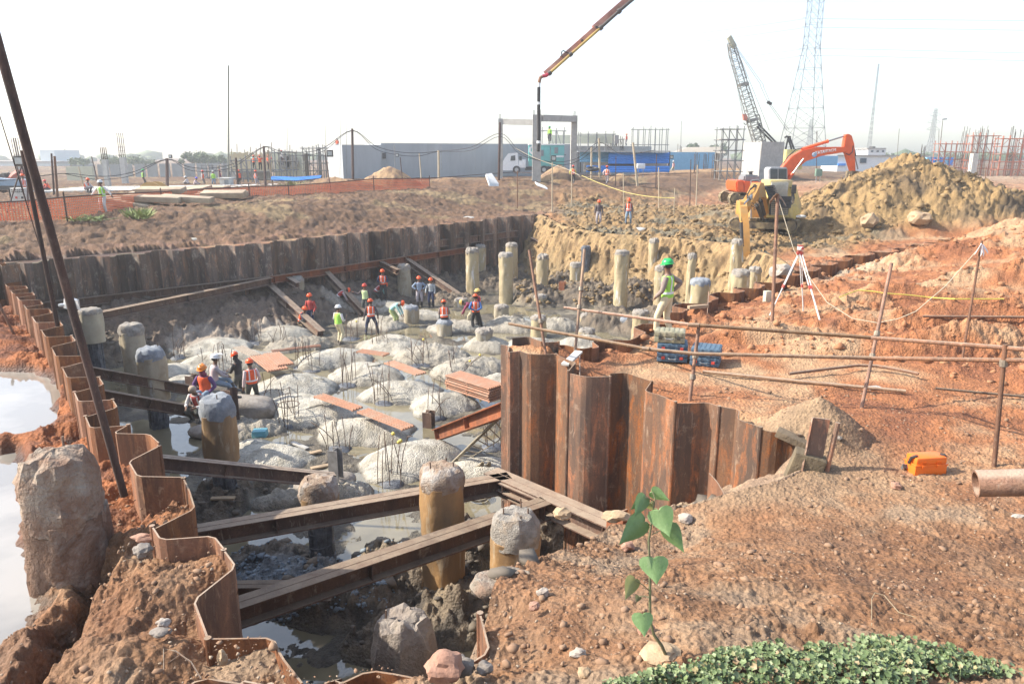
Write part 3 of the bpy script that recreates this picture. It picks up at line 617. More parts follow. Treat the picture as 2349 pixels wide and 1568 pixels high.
# ================================================================ sheet piling
def offset_line(pts,d):
    out=[]
    for i,p in enumerate(pts):
        a=Vector(pts[max(i-1,0)]);b=Vector(p);c=Vector(pts[min(i+1,len(pts)-1)])
        n=Vector((0,0))
        for e in((b-a),(c-b)):
            if e.length>1e-6: e=e.normalized(); n+=Vector((-e.y,e.x))
        n.normalize(); out.append(b+n*d)
    return out
def sheet(mb,pts,z0,z1,th=.016,za=None):
    """one folded steel sheet standing from z0 to z1 (z1 may be a pair)"""
    n=len(pts); A=offset_line(pts,th/2);B=offset_line(pts,-th/2)
    zt=[z1]*n if not isinstance(z1,(tuple,list)) else [z1[0]+(z1[1]-z1[0])*i/(n-1) for i in range(n)]
    k=len(mb.v); vs=[(p.x,p.y,z0) for p in A]+[(p.x,p.y,z0) for p in B]+[(p.x,p.y,zt[i]) for i,p in enumerate(A)]+[(p.x,p.y,zt[i]) for i,p in enumerate(B)]
    fs=[]
    for i in range(n-1): fs+=[(i,i+1,2*n+i+1,2*n+i),(n+i+1,n+i,3*n+i,3*n+i+1),(2*n+i,2*n+i+1,3*n+i+1,3*n+i)]
    fs+=[(0,2*n,3*n,n),(n-1,2*n-1,4*n-1,3*n-1)]
    mb.add(vs,fs)
def sheet_wall(label,pts,zt,zb,m,grp=3,lock=.028,seed=1,cat='sheet pile wall',jit=.03):
    rr=random.Random(seed); q=pts[len(pts)//2]; root=thing('sheet_pile_wall',label,cat,(q[0],q[1],zb))
    i=0
    while i<len(pts)-1:
        j=min(i+grp,len(pts)-1); seg=pts[i:j+1]; mb=MB(); f=zt if callable(zt) else (lambda p:zt)
        dz=rr.uniform(-jit,jit); z1=(f(seg[0])+dz,f(seg[-1])+dz)
        # slight rounding of the folds
        s2=[]
        for k,p in enumerate(seg):
            if 0<k<len(seg)-1:
                a=Vector(p);b=Vector(seg[k-1]);c=Vector(seg[k+1]); t=.05
                s2+=[tuple(a+(b-a).normalized()*t),tuple(a+(c-a).normalized()*t)]
            else: s2.append(p)
        sheet(mb,s2,zb,z1)
        e=Vector((seg[-1][0],seg[-1][1],0)); mb.tube(e+Vector((0,0,zb)),e+Vector((0,0,z1[1]+.01)),lock,n=8)
        if rr.random()<.5:   # lifting hole rim
            a=Vector(seg[0]);b=Vector(seg[1]); c=(a+b)/2; c=Vector((c.x,c.y,z1[0]-.14)); d=(b-a).normalized(); nn=Vector((-d.y,d.x,0))
            mb.tube(c-nn*.011,c+nn*.011,.022,n=8)
        mb.build('sheet_pile',m,root,world=True,smooth=False); i=j
    return root
sheet_wall('zigzag rusty sheet pile wall running along the left edge beside the muddy pond',LW_near+LW_far[1:],lambda p:4.8-.1*min(1,max(0,(p[1]-9)/12)),-.4,M_SHEETL,3,seed=3)
sheet_wall('long dark stained sheet pile wall across the back of the pit below the dirt bank',BW,lambda p:3.95,-.4,M_SHEETB,3,seed=4,jit=.05)
sheet_wall('tall weathered orange-brown sheet pile wall standing exposed in the middle right',TW,4.42,.2,M_SHEETT,3,seed=5,lock=.032)
sheet_wall('low sheet pile wall stepping back across the red ground towards the far right',RW,lambda p:4.3,.0,M_SHEETL,3,seed=6)
sheet_wall('short rusty sheet piling at the bottom edge of the photo in front of the grey boulder',NW[:7],4.8,0,M_SHEETL,3,seed=7)
sheet_wall('bent sheet pile end on the near rim beside the broken concrete slab',NW[7:],4.8,2,M_SHEETL,3,seed=8)
sheet_wall('two sheet piles doubled behind the top corner of the tall wall',TB,4.55,2.5,M_SHEETT,2,seed=9)
sheet_wall('curled sheet pile half buried in the mound at the right end of the hollow',pl([(1627,1085),(1645,1105),(1663,1136),(1640,1155),(1623,1168),(1599,1180)],3.75),3.75,1.6,M_SHEETL,3,seed=10)
sheet_wall('buried sheet pile edge poking from the dirt at the bottom left corner',pl([(440,1566),(462,1553),(485,1556),(560,1568),(620,1580)],4.78),4.78,4.2,M_SHEETL,3,seed=11)
sheet_wall('single dark sheet standing above the far left corner of the pit',pl([(-60,640),(5,630),(8,634),(46,628)],4.9),5.2,3.6,M_SHEETB,3,seed=12)
# leaning offcut beside the mound
_o=P(1880,1062,4.25); mb=MB(); up=Vector((.12,.08,1)).normalized()
pr=[(-.24,.02),(-.20,-.03),(0,-.02),(.02,.0),(.02,.02),(-.19,0),(-.225,.04)]
mb.prof(_o-up*.5,_o+up*.62,pr,up=(0,-1,.1)); mb.tube(_o-up*.5+Vector((.09,-.02,0)),_o+up*.58+Vector((.13,-.02,0)),.035,n=10)
single(mb,'sheet_pile_offcut',M_SHEETT,'short orange rusty sheet pile offcut leaning at the end of the tall wall','sheet pile',fix=True)
# ================================================================ steel beams
def beam(a,b,label,m=M_BEAM,h=.3,w=.3,cat='steel beam',za=0,zb=0,ext=(0,0),name='steel_beam',stiff=True,group=None):
    """a,b=(u,v,z of the top flange)"""
    p=P(*a);q=P(*b); d=(q-p).normalized(); p=p-d*ext[0]; q=q+d*ext[1]
    return beamw(p,q,label,m,h,w,cat,name,stiff,group)
def beamw(p,q,label,m=M_BEAM,h=.3,w=.3,cat='steel beam',name='steel_beam',stiff=True,group=None):
    p=Vector(p)-Vector((0,0,h/2));q=Vector(q)-Vector((0,0,h/2)); mb=MB(); tf=.026
    mb.ibeam(p,q,h,w,tf,.016)
    # twin beams touching: a weld seam along the top flange
    d,x,y=mb.frame(p,q); mb.bar(p+y*(h/2+.002),q+y*(h/2+.002),.012,.008)
    if stiff:
        L=(q-p).length; k=.15
        while k<L-.1:
            c=p+d*k; mb.bar(c-y*(h/2-tf-.001),c+y*(h/2-tf-.001),w*.9,.012,up=d) ; k+=L-.3 if L<4 else L/2-.15
    return single(mb,name,m,label,cat,loc=p,group=group,ang=20)
beam((555,1378,2.1),(1242,1150,2.1),'nearest long steel strut crossing the lower pit in front of two concrete piles',ext=(1.6,.1),w=.34,h=.33)
beam((455,1210,2.1),(1152,1092,2.1),'second steel strut crossing the pit behind the tall brown pile',ext=(3.2,.15),w=.32,h=.33)
beam((1150,1088,2.1),(1412,1202,2.1),'rusty waler beam along the foot of the tall sheet wall',h=.36,w=.4,ext=(.3,.0),cat='waler beam')
beam((1165,1108,2.06),(1245,1142,2.06),'short packer beam between the two struts and the waler',h=.2,w=.25,ext=(.2,0))
beam((372,1046,2.1),(764,1086,.95),'dark strut numbered in chalk sloping from the left wall to a concrete block',h=.32,w=.22,ext=(1.2,0))
beam((295,905,2.3),(536,948,1.2),'dark steel strut ending behind the blue-topped pile near the seated workers',h=.3,w=.2,ext=(1.8,0))
beam((228,845,2.3),(452,887,1.2),'farthest dark strut from the left wall, ending by the worker in purple',h=.3,w=.2,ext=(2.2,0))
beam((547,1339,1.0),(760,1336,1.0),'low dark beam half hidden under the nearest strut',h=.3,w=.25,ext=(1.5,0))
beam((595,630,2.3),(738,758,.35),'left raking strut from the back waler down to the mud',M_BEAM,h=.36,w=.34)
beam((741,613,2.3),(838,714,.35),'middle raking strut from the back waler beside the bending workers',M_BEAM,h=.36,w=.34)
beam((925,586,2.3),(1066,682,.35),'right raking strut from the back waler down towards the blue-shirted men',M_BEAM,h=.36,w=.34)
beam((640,622,2.3),(684,648,2.0),'stub beam behind the pale pile left of the red-shirted worker',h=.3,w=.26)
beam((868,596,2.3),(914,618,2.0),'stub beam behind the pile next to the standing orange-vest worker',h=.3,w=.26)
beam((1218,544,2.5),(1252,562,2.1),'small dark brace at the far corner of the pit',h=.3,w=.26)
beam((215,718,2.0),(622,636,2.3),'long pale brown strut slanting up to the back waler on the left',M_BEAM,h=.34,w=.36,ext=(.5,0))
beamw((-20.7,29.75,2.25),(-12.35,36.95,2.3),'left length of the waler beam along the dark back wall',h=.36,w=.36,cat='waler beam')
beamw((-12.3,36.98,2.3),(-6.5,44.6,2.3),'middle length of the reddish waler beam along the back wall',M_BEAMR,h=.36,w=.34,cat='waler beam')
beamw((-6.45,44.7,2.3),(-3.1,49.05,2.3),'right length of the reddish waler beam on the back wall',M_BEAMR,h=.36,w=.34,cat='waler beam')
beamw((-5.0,47.3,2.95),(.35,53.8,2.95),'dark waler beam at the far end of the back wall',M_BEAM,h=.45,w=.34,cat='waler beam')
beam((1152,925,2.7),(1003,984,.55),'bright orange rusty beam sloping down from the tall wall corner to the pit floor',M_BEAMR,h=.34,w=.3,ext=(.4,0))
# plate closing the waler, post stubs, brackets
def plate(label,pts,th,m,cat='steel plate',name='steel_plate'):
    mb=MB(); mb.slab(pts,th); return single(mb,name,m,label,cat,fix=True)
_e=P(1408,1196,2.3); mb=MB()
mb.box(_e+Vector((.02,-.02,-.55)),(.03,.42,1.35),rz=.55); mb.box(_e+Vector((.14,.1,-.5)),(.25,.03,1.3),rz=.55)
single(mb,'end_plate',M_BEAMR,'upright orange rusty end plate closing the waler beside the sapling','steel plate')
def hpost(u,v,z0,z1,s,label,m=M_BEAM,rz=.3):
    p=P(u,v,z0); mb=MB(); mb.ibeam(p,p+Vector((0,0,z1-z0)),s,s,.02,.015,up=(math.sin(rz),math.cos(rz),0))
    return single(mb,'steel_post',m,label,'steel post',ang=20)
hpost(772,1098,.45,1.25,.26,'grey steel stub post at the end of the chalk-marked strut',mat('grey_steel',(.30,.29,.28),(.2,.19,.18),6,.6))
hpost(532,965,.3,1.35,.34,'dark stub post standing beside the blue-topped pile')
hpost(984,978,.05,.55,.3,'small box post beside the orange raking beam')
hpost(446,905,.4,1.1,.34,'hollow steel stub behind the worker in purple')
hpost(1289,697,.0,1.3,.34,'short rusty post standing in the dark mud between far piles',M_BEAMR)
mb=MB(); a=P(1030,1068,.1);b=P(1150,952,2.2); mb.bar(a,b,.09,.012); mb.bar(a+Vector((.05,0,.04)),b+Vector((.05,0,.04)),.012,.09)
a2=a+Vector((.28,.25,-.05));b2=b+Vector((.2,.3,-.6)); mb.bar(a2,b2,.07,.012)
for i in range(9):
    t=i/9; mb.bar(a.lerp(b,t),a2.lerp(b2,min(1,t+.06)),.03,.03)
single(mb,'ladder_frame',mat('pale_angle_steel',(.42,.38,.30),(.28,.24,.18),5,.7),'pale lattice angle frame leaning diagonally against the tall wall corner','ladder frame')
# ================================================================ concrete piles
def pile_mat(name,a,b,c,st):
    if name in MATS: return MATS[name]
    m,n,bs=nodes(name); v=wpos(n,(1,1,.22)); v2=wpos(n)
    cc=mixc(n,ramp(n,noise_tex(n,1.8,6,.6,v),[(.38,(0,0,0)),(.6,(1,1,1))]),a,b)
    cc=mixc(n,ramp(n,noise_tex(n,3.2,7,.7,v,.5),[(.57,(0,0,0)),(.64,(st,)*3)]),cc,c)
    g=ramp(n,noise_tex(n,2.5,6,.7,v2),[(.3,(.55,)*3),(.46,(0,0,0))]); cc=mixc(n,g,cc,(.17,.12,.07))
    sx=N(n,'ShaderNodeSeparateXYZ'); tc=N(n,'ShaderNodeTexCoord'); n.links.new(tc.outputs['Object'],sx.inputs[0])
    n.links.new(cc,bs.inputs['Base Color']); bs.inputs['Roughness'].default_value=.6
    bump(n,bs,noise_tex(n,9,7,.7,v2),.5,.03); MATS[name]=m; return m
M_PILEN=pile_mat('stained_pile_concrete',(.34,.20,.085),(.20,.13,.07),(.38,.31,.22),.75)
M_PILEF=pile_mat('muddy_pale_pile',(.40,.33,.20),(.33,.26,.15),(.60,.60,.58),.85)
M_PILEG=pile_mat('grey_pile_concrete',(.36,.32,.24),(.30,.25,.17),(.55,.55,.53),.6)
M_HEADG=mat('broken_concrete',(.34,.31,.27),(.22,.20,.175),9,.95,dirt=(.36,.26,.17),dirtamt=.35,bmp=.8,bd=.05)
M_HEADB=mat('bluish_broken_concrete',(.30,.32,.345),(.20,.22,.245),9,.95,dirt=(.25,.25,.26),dirtamt=.35,bmp=.8,bd=.05)
M_HEADR=mat('reddish_broken_concrete',(.33,.25,.18),(.22,.145,.10),7,.95,dirt=(.46,.44,.41),dirtamt=.4,bmp=.8,bd=.06)
M_CORE=mat('wet_dark_core',(.055,.06,.07),(.13,.14,.16),7,.4,dirt=(.2,.2,.2),dirtamt=.3,bmp=.8,bd=.04)
def rough_cyl(mb,c,r,z0,z1,seed,n=36,amp=.012,hz_=.12,taper=0):
    """cylinder with an uneven skin, c=(x,y)"""
    k=max(2,int((z1-z0)/hz_)); off=Vector((seed*3.1,seed*5.7,seed)); rings=[]
    for i in range(k+1):
        z=z0+(z1-z0)*i/k; ring=[]
        for j in range(n):
            t=2*math.pi*j/n; d=Vector((math.cos(t),math.sin(t),z*.8))
            rr=r*(1+taper*(z1-z)/(z1-z0))+amp*(mnoise.noise(d*1.6+off)*2+mnoise.noise(d*6+off))
            ring.append((c[0]+rr*math.cos(t),c[1]+rr*math.sin(t),z))
        rings.append(ring)
    mb.loft(rings)
def rough_head(mb,c,r,z0,z1,seed,n=36,rag=.06,over=1.0):
    """broken top: ragged lower edge, domed and faceted crown"""
    rr=random.Random(seed); off=Vector((seed*2.3,seed*1.1,seed*4.7)); rings=[]; H=z1-z0
    for i,(f,zz) in enumerate(((1.004,-.10),(1.012,.0),(1.02,.2),(1.0,.42),(.96,.62),(.88,.8),(.74,.92),(.52,.97),(.28,1.0),(.05,1.01))):
        ring=[]
        for j in range(n):
            t=2*math.pi*j/n; d=Vector((math.cos(t)*f,math.sin(t)*f,zz*H*1.5))
            k=mnoise.noise(d*2.2+off)*1.3+.6*mnoise.noise(d*6+off)+.3*mnoise.noise(d*14+off)
            q=r*f*over+rag*k*(1 if i>1 else .25); z=z0+H*zz+rag*(1.2*mnoise.noise(d*3.0-off)+.5*mnoise.noise(d*9-off))*(1 if i<7 else .8)
            ring.append((c[0]+q*math.cos(t),c[1]+q*math.sin(t),z))
        rings.append(ring)
    mb.loft(rings)
_pn=[0]
def pile(u,vtop,t,label,r=.4,m=None,mh=None,head=.28,zb=-.3,core=None,stubs=1,lean=0,cat='concrete pile',rag=.045,zbase=None):
    """u,vtop=image position of the crown, t=depth"""
    _pn[0]+=1; s=_pn[0]; top=DP(u,vtop,t); x,y,z1=top; m=m or M_PILEF; mh=mh or M_HEADG
    root=thing('concrete_pile',label,cat,(x,y,0),s*1.3)
    z0=core if core else zb
    mb=MB(); rough_cyl(mb,(0,0),r,z0,z1-head+.05,s,amp=.045 if 'stump' in cat else .028); mb.auto('shaft',m,root,ang=50)
    mb=MB(); rough_head(mb,(0,0),r,z1-head,z1,s,rag=rag); mb.auto('broken_head',mh,root,ang=28)
    if core:
        mb=MB(); rough_cyl(mb,(0,0),r*.62,zb,z0+.04,s+9,amp=.05); 
        for k in range(9):
            a=k*.7; mb.tube((math.cos(a)*r*.64,math.sin(a)*r*.64,zb),(math.cos(a)*r*.64,math.sin(a)*r*.64,z0+.02),.018,n=5)
        for zz in np.arange(.15,z0,.3): mb.path([(math.cos(a)*r*.67,math.sin(a)*r*.67,zz+a*.03) for a in np.linspace(0,6.28,17)],.012,n=4)
        mb.auto('exposed_core',M_CORE,root,ang=40)
    rr=random.Random(s)
    for k in range(stubs):
        a=k*2.4; h=rr.uniform(.05,.16); mb=MB(); mb.tube((math.cos(a)*r*.55,math.sin(a)*r*.55,z1-.2),(math.cos(a)*r*.55+rr.uniform(-.03,.03),math.sin(a)*r*.55,z1+h-.02),.013,n=5); mb.build('rebar_stub',M_REBAR,root)
    return root
N_,F_,G_=M_PILEN,M_PILEF,M_PILEG
pile(1013,1066,13.3,'tallest brown-stained concrete pile standing between the two near struts',m=N_,mh=M_HEADR,head=.38,stubs=3)
pile(1183,1172,11.9,'ochre pile with a grey broken crown just right of the nearest strut',m=N_,mh=M_HEADG,head=.5,stubs=5)
pile(728,1094,14.9,'lumpy-crowned pile half hidden by the second strut, dark core exposed below',m=N_,mh=M_HEADR,head=.42,core=1.35,r=.39)
pile(495,905,17.3,'pile with a bluish crown and exposed dark core near the seated workers',m=N_,mh=M_HEADB,head=.5,core=1.15)
pile(343,795,22.3,'thick stained pile right of a similar one, close to the left wall',m=G_,mh=M_HEADB,head=.35,core=.95,r=.41)
pile(299,741,25.6,'tall stained pile with yellow flakes on its crown near the left wall',m=G_,mh=M_HEADG,head=.35)
pile(205,706,27.6,'clean beige pile with a slanted flat top under the leaning pole clamp',m=mat('beige_pile',(.40,.36,.27),(.34,.30,.22),2,.6),mh=M_HEADG,head=.2,core=1.4,rag=.03)
pile(678,632,38.5,'pile between the left raker and the red-shirted worker',m=G_,head=.3)
pile(926,605,42.5,'pile standing alone left of the two men in grey and checked shirts',m=G_,mh=M_HEADG,head=.3,r=.39)
pile(1083,568,44,'rough yellow pile in front of a slimmer one at the far centre',r=.39,rag=.09)
pile(1102,560,50,'slim yellow pile behind the rough one at the far centre',r=.36)
pile(1160,578,41.5,'tall white-streaked pile left in the far centre pair',r=.40)
pile(1174,556,47,'tall white-streaked pile right rear in the far centre pair',r=.38)
pile(1245,583,45,'pile with a jagged dark crown right of the thin rusty pole',r=.37,rag=.1)
pile(1322,601,44,'pile half hidden behind the upright scaffold tube',r=.37)
pile(1427,573,39.5,'tall white-coated pile standing before the yellow soil face',r=.38)
pile(1501,546,43.2,'slender pile set into the yellow face left of the green helmet',r=.28)
pile(1345,563,46,'dark wrapped pile behind the scaffold tube',m=M_CORE,mh=M_CORE,r=.3)
pile(1391,566,46.5,'thin pale pile buried in the yellow soil face',r=.26)
pile(1519,607,38,'pile directly behind the green-helmeted man',r=.37)
pile(1608,637,30.5,'broad pale pile with a white broken crown right of the green-helmeted man',mh=M_HEADB,r=.41)
pile(1588,580,36,'narrow pile showing in the yellow face above the broad pale pile',r=.2)
pile(1700,617,31.5,'broad pile under the yellow excavator breaker tip',r=.38)
pile(1733,611,33.5,'leaning pile with white plastic on its crown by the breaker tip',r=.27)
pile(1692,547,37,'pale pile next to the yellow excavator arm',r=.28)
pile(1378,524,49,'stub of a pile embedded at the top of the yellow face',r=.28,zb=2.0)
for a in [(878,693,40,'short pile beside the worker in the green shirt'),(943,700,37,'short broad pile with a rounded top in front of the checked shirt worker'),(1019,733,34.5,'short pile under the seated orange-vest worker'),
 (1110,752,32,'short white-topped pile below the man in the blue shirt'),(1150,698,38,'short pile with rebar stubs on a clay collar at the far centre'),(1240,674,41,'short stacked pile left behind the scaffold rail'),(1236,722,34,'short pile behind the thin rusty pole'),
 (1348,718,37,'short pile between the far scaffold tube and the soil face'),(1346,752,33,'short white-domed pile just above the scaffold rail'),(1470,710,32,'broad short yellow pile left of the green-helmeted man'),(1437,726,35.5,'narrow short pile left of the broad yellow one'),
 (1058,683,41,'short pile at the foot of the right raking strut'),(982,672,44,'low pile stump behind the man in the checked shirt')]:
    pile(a[0],a[1],a[2],a[3],r=.37,head=.22,m=G_ if a[0]<1200 else F_,mh=M_HEADB if a[0]%2 else M_HEADG,stubs=2)
# ================================================================ rebar clusters
def cluster(u,v,n,h,label,seed,r=.28,bent=.12,caps=0,ring=False):
    rr=random.Random(seed); p=P(u,v,.05); root=thing('rebar_cluster',label,'rebar cluster',(p.x,p.y,.0))
    for k in range(n):
        a=6.283*k/n+rr.uniform(-.3,.3); q=r*rr.uniform(.6,1.1); x0,y0=q*math.cos(a),q*math.sin(a)
        hh=h*rr.uniform(.7,1.1); lx,ly=rr.gauss(0,.10)*hh,rr.gauss(0,.10)*hh
        if rr.random()<bent: lx+=rr.choice((-1,1))*rr.uniform(.25,.5)*hh; hh*=.7
        pts=[(x0,y0,-.2),(x0+lx*.15,y0+ly*.15,hh*.35),(x0+lx*.5,y0+ly*.5,hh*.7),(x0+lx,y0+ly,hh)]
        if rr.random()<.2: pts+=[(x0+lx+.12,y0+ly,hh+.02)]
        mb=MB(); mb.path(pts,.0115,n=5); b=mb.build('rebar',M_REBAR,root,smooth=True)
        if k<caps: mb=MB(); mb.blob(pts[-1],.055,k,.05,1); mb.build('yellow_cap',mat('yellow_cap',(.75,.6,.12),None,5,.6),b,smooth=True)
    if ring: mb=MB(); mb.path([(math.cos(a)*r*1.1,math.sin(a)*r*1.1,.75) for a in np.linspace(0,6.283,19)],.014,n=5); mb.build('hoop',M_REBAR,root,smooth=True)
    mb=MB(); mb.blob((0,0,.0),.42,seed,.3,2,(1,1,.35)); mb.build('mud_collar',M_CORE,root,smooth=True)
for a in [(666,975,9,1.35,'rebar cage with a welded hoop in front of the orange-vest worker',1,.3,.15,0,True),(775,1034,7,1.1,'bent rebar cluster with crossed tips near the lower centre',2,.3,.3),(897,1108,8,1.45,'tall even rebar cluster with yellow caps in the lower centre',3,.33,.05,3),
 (693,843,7,1.3,'rebar cluster left of the central pale mound',4),(718,848,5,1.2,'splayed rebar group just right of another, by the reddish board',5,.25,.5),(798,884,8,1.5,'upright rebar cluster at the centre of the pit',6,.3,.1),(864,803,6,1.6,'tall dark rebar bunch in front of the striding worker',7,.2,.05),
 (890,802,5,1.1,'splayed rebar group right of the tall dark bunch',8,.3,.6),(806,778,7,1.2,'rebar cluster beside the white-helmet worker',9,.35,.4,1),(955,840,6,1.2,'leaning rebar cluster on the wet mud right of centre',10,.3,.3,1),(975,838,4,1.3,'four-bar rebar group above the ribbed panel',11,.2,.2),
 (1048,866,7,1.4,'rebar cluster with a yellow cap near the tall wall',12,.35,.4,2),(882,924,9,1.35,'wide rebar cluster between two ribbed panels',13,.35,.25),(998,958,6,1.3,'slim rebar cluster behind the small box post',14,.35,.3),(590,788,6,1.2,'rebar group near the dark rubble mound',15),
 (645,798,7,1.2,'rebar cluster at the foot of the dark rubble mound',16,.35,.4),(727,730,4,1.2,'rebar group by the worker in the red shirt',17),(606,920,4,1.3,'rebar bars right behind the two standing workers',18),(1128,1026,6,1.1,'rebar cluster behind the diagonal lattice frame',19),
 (410,820,7,1.4,'leaning rebar cluster at the far left pale mounds',20,.25,.6),(533,757,7,1.4,'rebar cluster in front of the broken clay slope',21),(577,782,6,1.3,'rebar cluster standing in blue mud on the far left',22),(470,848,4,1.0,'few bars beside the seated white-helmet worker',23),(515,850,6,1.2,'rebar group behind the seated white-helmet worker',24)]:
    cluster(*a)
# ================================================================ ribbed formwork panels
M_PANEL=mat('orange_panel_paint',(.38,.195,.12),(.30,.155,.10),7,.75,dirt=(.32,.24,.18),dirtamt=.4)
def panels(a,b,w,layers,label,z=.7,z2=None,ribs=None,m=None,h=.055):
    p=P(a[0],a[1],z);q=P(b[0],b[1],z if z2 is None else z2); d=(q-p); L=d.length; d.normalize(); s=d.cross(Vector((0,0,1))).normalized(); n=s.cross(d)
    root=thing('formwork_stack' if layers>1 else 'formwork_sheet',label,'formwork panel',tuple(p),0); m=m or M_PANEL; ribs=ribs or max(3,int(w/.085)); rr=random.Random(int(a[0]))
    for k in range(layers):
        mb=MB(); o=n*(k*h*1.6+.03)+s*rr.uniform(-.03,.03)+d*rr.uniform(-.04,.04)
        mb.slab([p+o-s*w/2,p+o+s*w/2,q+o+s*w/2,q+o-s*w/2],n*.008)
        for i in range(ribs):
            c=s*(w*((i+.5)/ribs-.5)); mb.prof(p+o+c+n*.004,q+o+c+n*.004,[(-.026,0),(-.018,.04),(.018,.04),(.026,0)],up=n)
        for e in(.02,.5,.98): c=p.lerp(q,e)+o-n*.02; mb.bar(c-s*w/2,c+s*w/2,.03,.03)
        mb.build('panel',m,root,world=True)
    return root
panels((594,817),(637,850),.75,1,'wide orange ribbed panel on the mound behind two standing workers',.8)
panels((622,811),(655,838),.6,1,'narrower orange panel overlapping the wide one',.85)
panels((545,797),(585,817),.45,1,'thin grey ribbed panel behind the black-clad worker',.8,m=mat('grey_panel',(.32,.27,.22),None,7,.7))
panels((622,808),(733,795),.28,1,'long reddish board laid flat between pale mounds',.7,ribs=3)
panels((824,806),(886,815),.45,1,'short orange grid panel near the bending workers mound',.62)
panels((895,833),(968,860),.5,1,'orange grid panel under loose cables at the centre right',.7)
panels((730,909),(820,940),.42,1,'slim orange ribbed panel left of its twin on a pale mound',.75)
panels((833,944),(938,984),.46,1,'slim orange ribbed panel nearest the near struts',.75)
panels((1040,886),(1140,918),.75,6,'thick stack of orange ribbed panels beside the tall wall',.45)
# ================================================================ props on the right and in the foreground
def march(u,v,hf,t0,t1,zd):
    """first point of the ground on the line of sight through u,v"""
    r=ray(u,v); t=np.geomspace(t0,t1,900); d=CH+r.z*t-hf(r.x*t,r.y*t); k=np.nonzero(d<0)[0]
    if not len(k): return P(u,v,zd)
    i=k[0]; f=d[i-1]/(d[i-1]-d[i]) if i else 0; return r*float(t[i-1]+(t[i]-t[i-1])*f if i else t[0])+Vector((0,0,CH))
def gP(u,v,z0=4.1):
    """point on the outer ground seen at u,v"""
    p=march(u,v,smooth_out,2.0,110,z0); p.z=hz(p.x,p.y); return p
def coupler(mb,p,ax,r=.05):
    ax=Vector(ax).normalized(); mb.tube(p-ax*.045,p+ax*.045,r,n=10); o=ax.orthogonal().normalized(); mb.bar(p+o*r*.6,p+o*(r+.05),.03,.03); mb.tube(p+o*(r+.01)-ax*.05,p+o*(r+.01)+ax*.05,.012,n=6)
M_COUP=mat('coupler_metal',(.28,.24,.18),(.16,.12,.09),12,.6,.4)
def pipe_poly(pts,r,m,root,name='rail_pipe'):
    mb=MB(); mb.path(pts,r,n=12); return mb.auto(name,m,root,world=True)
root=thing('guard_rail','rusty scaffold tube guard rail with two rails and clamped leaning posts','guard rail',tuple(P(1580,925,4.2)))
U=[DP(1295,705,17.3),DP(1602,747,12.65)]; U2=[DP(1590,745,12.7),DP(2010,775,12.0)]; U3=[DP(1995,774,12.05),DP(2300,797,9.95),DP(2480,812,8.6)]
L1=[DP(1168,742,14.9),DP(1490,801,12.75)]; L2=[DP(1484,800,12.8),DP(1592,811,12.45),DP(2008,821,12.05)]; L3=[DP(1995,821,12.1),DP(2302,826,9.92),DP(2500,828,8.5)]
for q,m in((U,M_PIPE),(U2,M_PIPEY),(U3,M_PIPE),(L1,M_PIPEY),(L2,M_PIPEY),(L3,M_PIPE)): pipe_poly(q,.031,m,root)
mb=MB(); 
for q in(U2[0],L2[0],L3[0]): mb.tube(q-(Vector((.09,0,0))),q+Vector((.09,-.03,0)),.037,n=12)
mb.auto('sleeve',M_PIPEY,root,world=True)
pa=(DP(1581,928,12.6),DP(1603,748,12.75)); pb=(gP(1976,936),DP(2045,604,13.0)); pc=(gP(2280,1070),DP(2306,790,9.85))
pd=(DP(1250,800,14.9),DP(1214,574,15.6)); pe=(DP(1318,818,15.2),DP(1341,572,15.9))
for a,b in(pa,pb,pc,pd,pe):
    mb=MB(); mb.tube(a-(b-a).normalized()*.25,b,.031,n=12); mb.auto('post_pipe',M_PIPE if a is not pe[0] else M_PIPEY,root,world=True)
for a,b,vs in((pa[0],pa[1],(.35,.62)),(pb[0],pb[1],(.345,.5)),(pc[0],pc[1],(.85,)),(pd[0],pd[1],(.27,)),(pe[0],pe[1],(.45,.62,.02))):
    for k in vs: mb=MB(); coupler(mb,a.lerp(b,k),b-a); mb.auto('coupler',M_COUP,root,world=True)
def rod(a,b,r,m,label,cat='pole',name='steel_rod',n=10,pts=None,group=None):
    mb=MB(); mb.path(pts or [a,b],r,n=n); return single(mb,name,m,label,cat,loc=tuple((pts or [a])[0]),group=group)
rod(gP(1771,741),DP(1784,446,19.0),.045,M_PIPE,'upright rusty pole with a rag tied on top, in front of the yellow excavator')
rod(gP(2205,836),DP(2252,553,15.6),.024,M_PIPE,'thin leaning rusty rod with plastic strips tied on top at the far right')
rod(gP(1622,727),DP(1626,668,20.6),.012,M_PIPE,'short thin rod stuck in the ground beside the wooden batten')
rod(DP(1330,866,13.5),DP(1330,815,15),.01,M_PIPED,'thin hanging rod between the lower rail and the tall wall')
def ground_pipe(px,r,m,label,name='loose_pipe',cat='loose pipe',lift=0,n=10):
    pts=[gP(u,v)+Vector((0,0,r+.03+lift)) for u,v in px]; mb=MB(); mb.path(pts,r,n=n); return single(mb,name,m,label,cat,loc=tuple(pts[0]))
ground_pipe([(1612,858),(1845,882),(2077,903)],.034,M_PIPEY,'long straight tube lying on the red ground below the rails')
ground_pipe([(1808,872),(1900,861),(1965,854),(2010,855),(2050,863),(2105,874)],.03,M_PIPE,'bent tube lying above the long straight one',lift=.06)
ground_pipe([(2115,738),(2349,750),(2420,754)],.03,M_PIPE,'thin straight tube lying far right on the red ground',lift=.05)
ground_pipe([(2145,897),(2250,910),(2349,923),(2420,932)],.022,M_REBAR,'ribbed reinforcing bar lying at the right edge','reinforcing_bar','rebar',lift=.03)
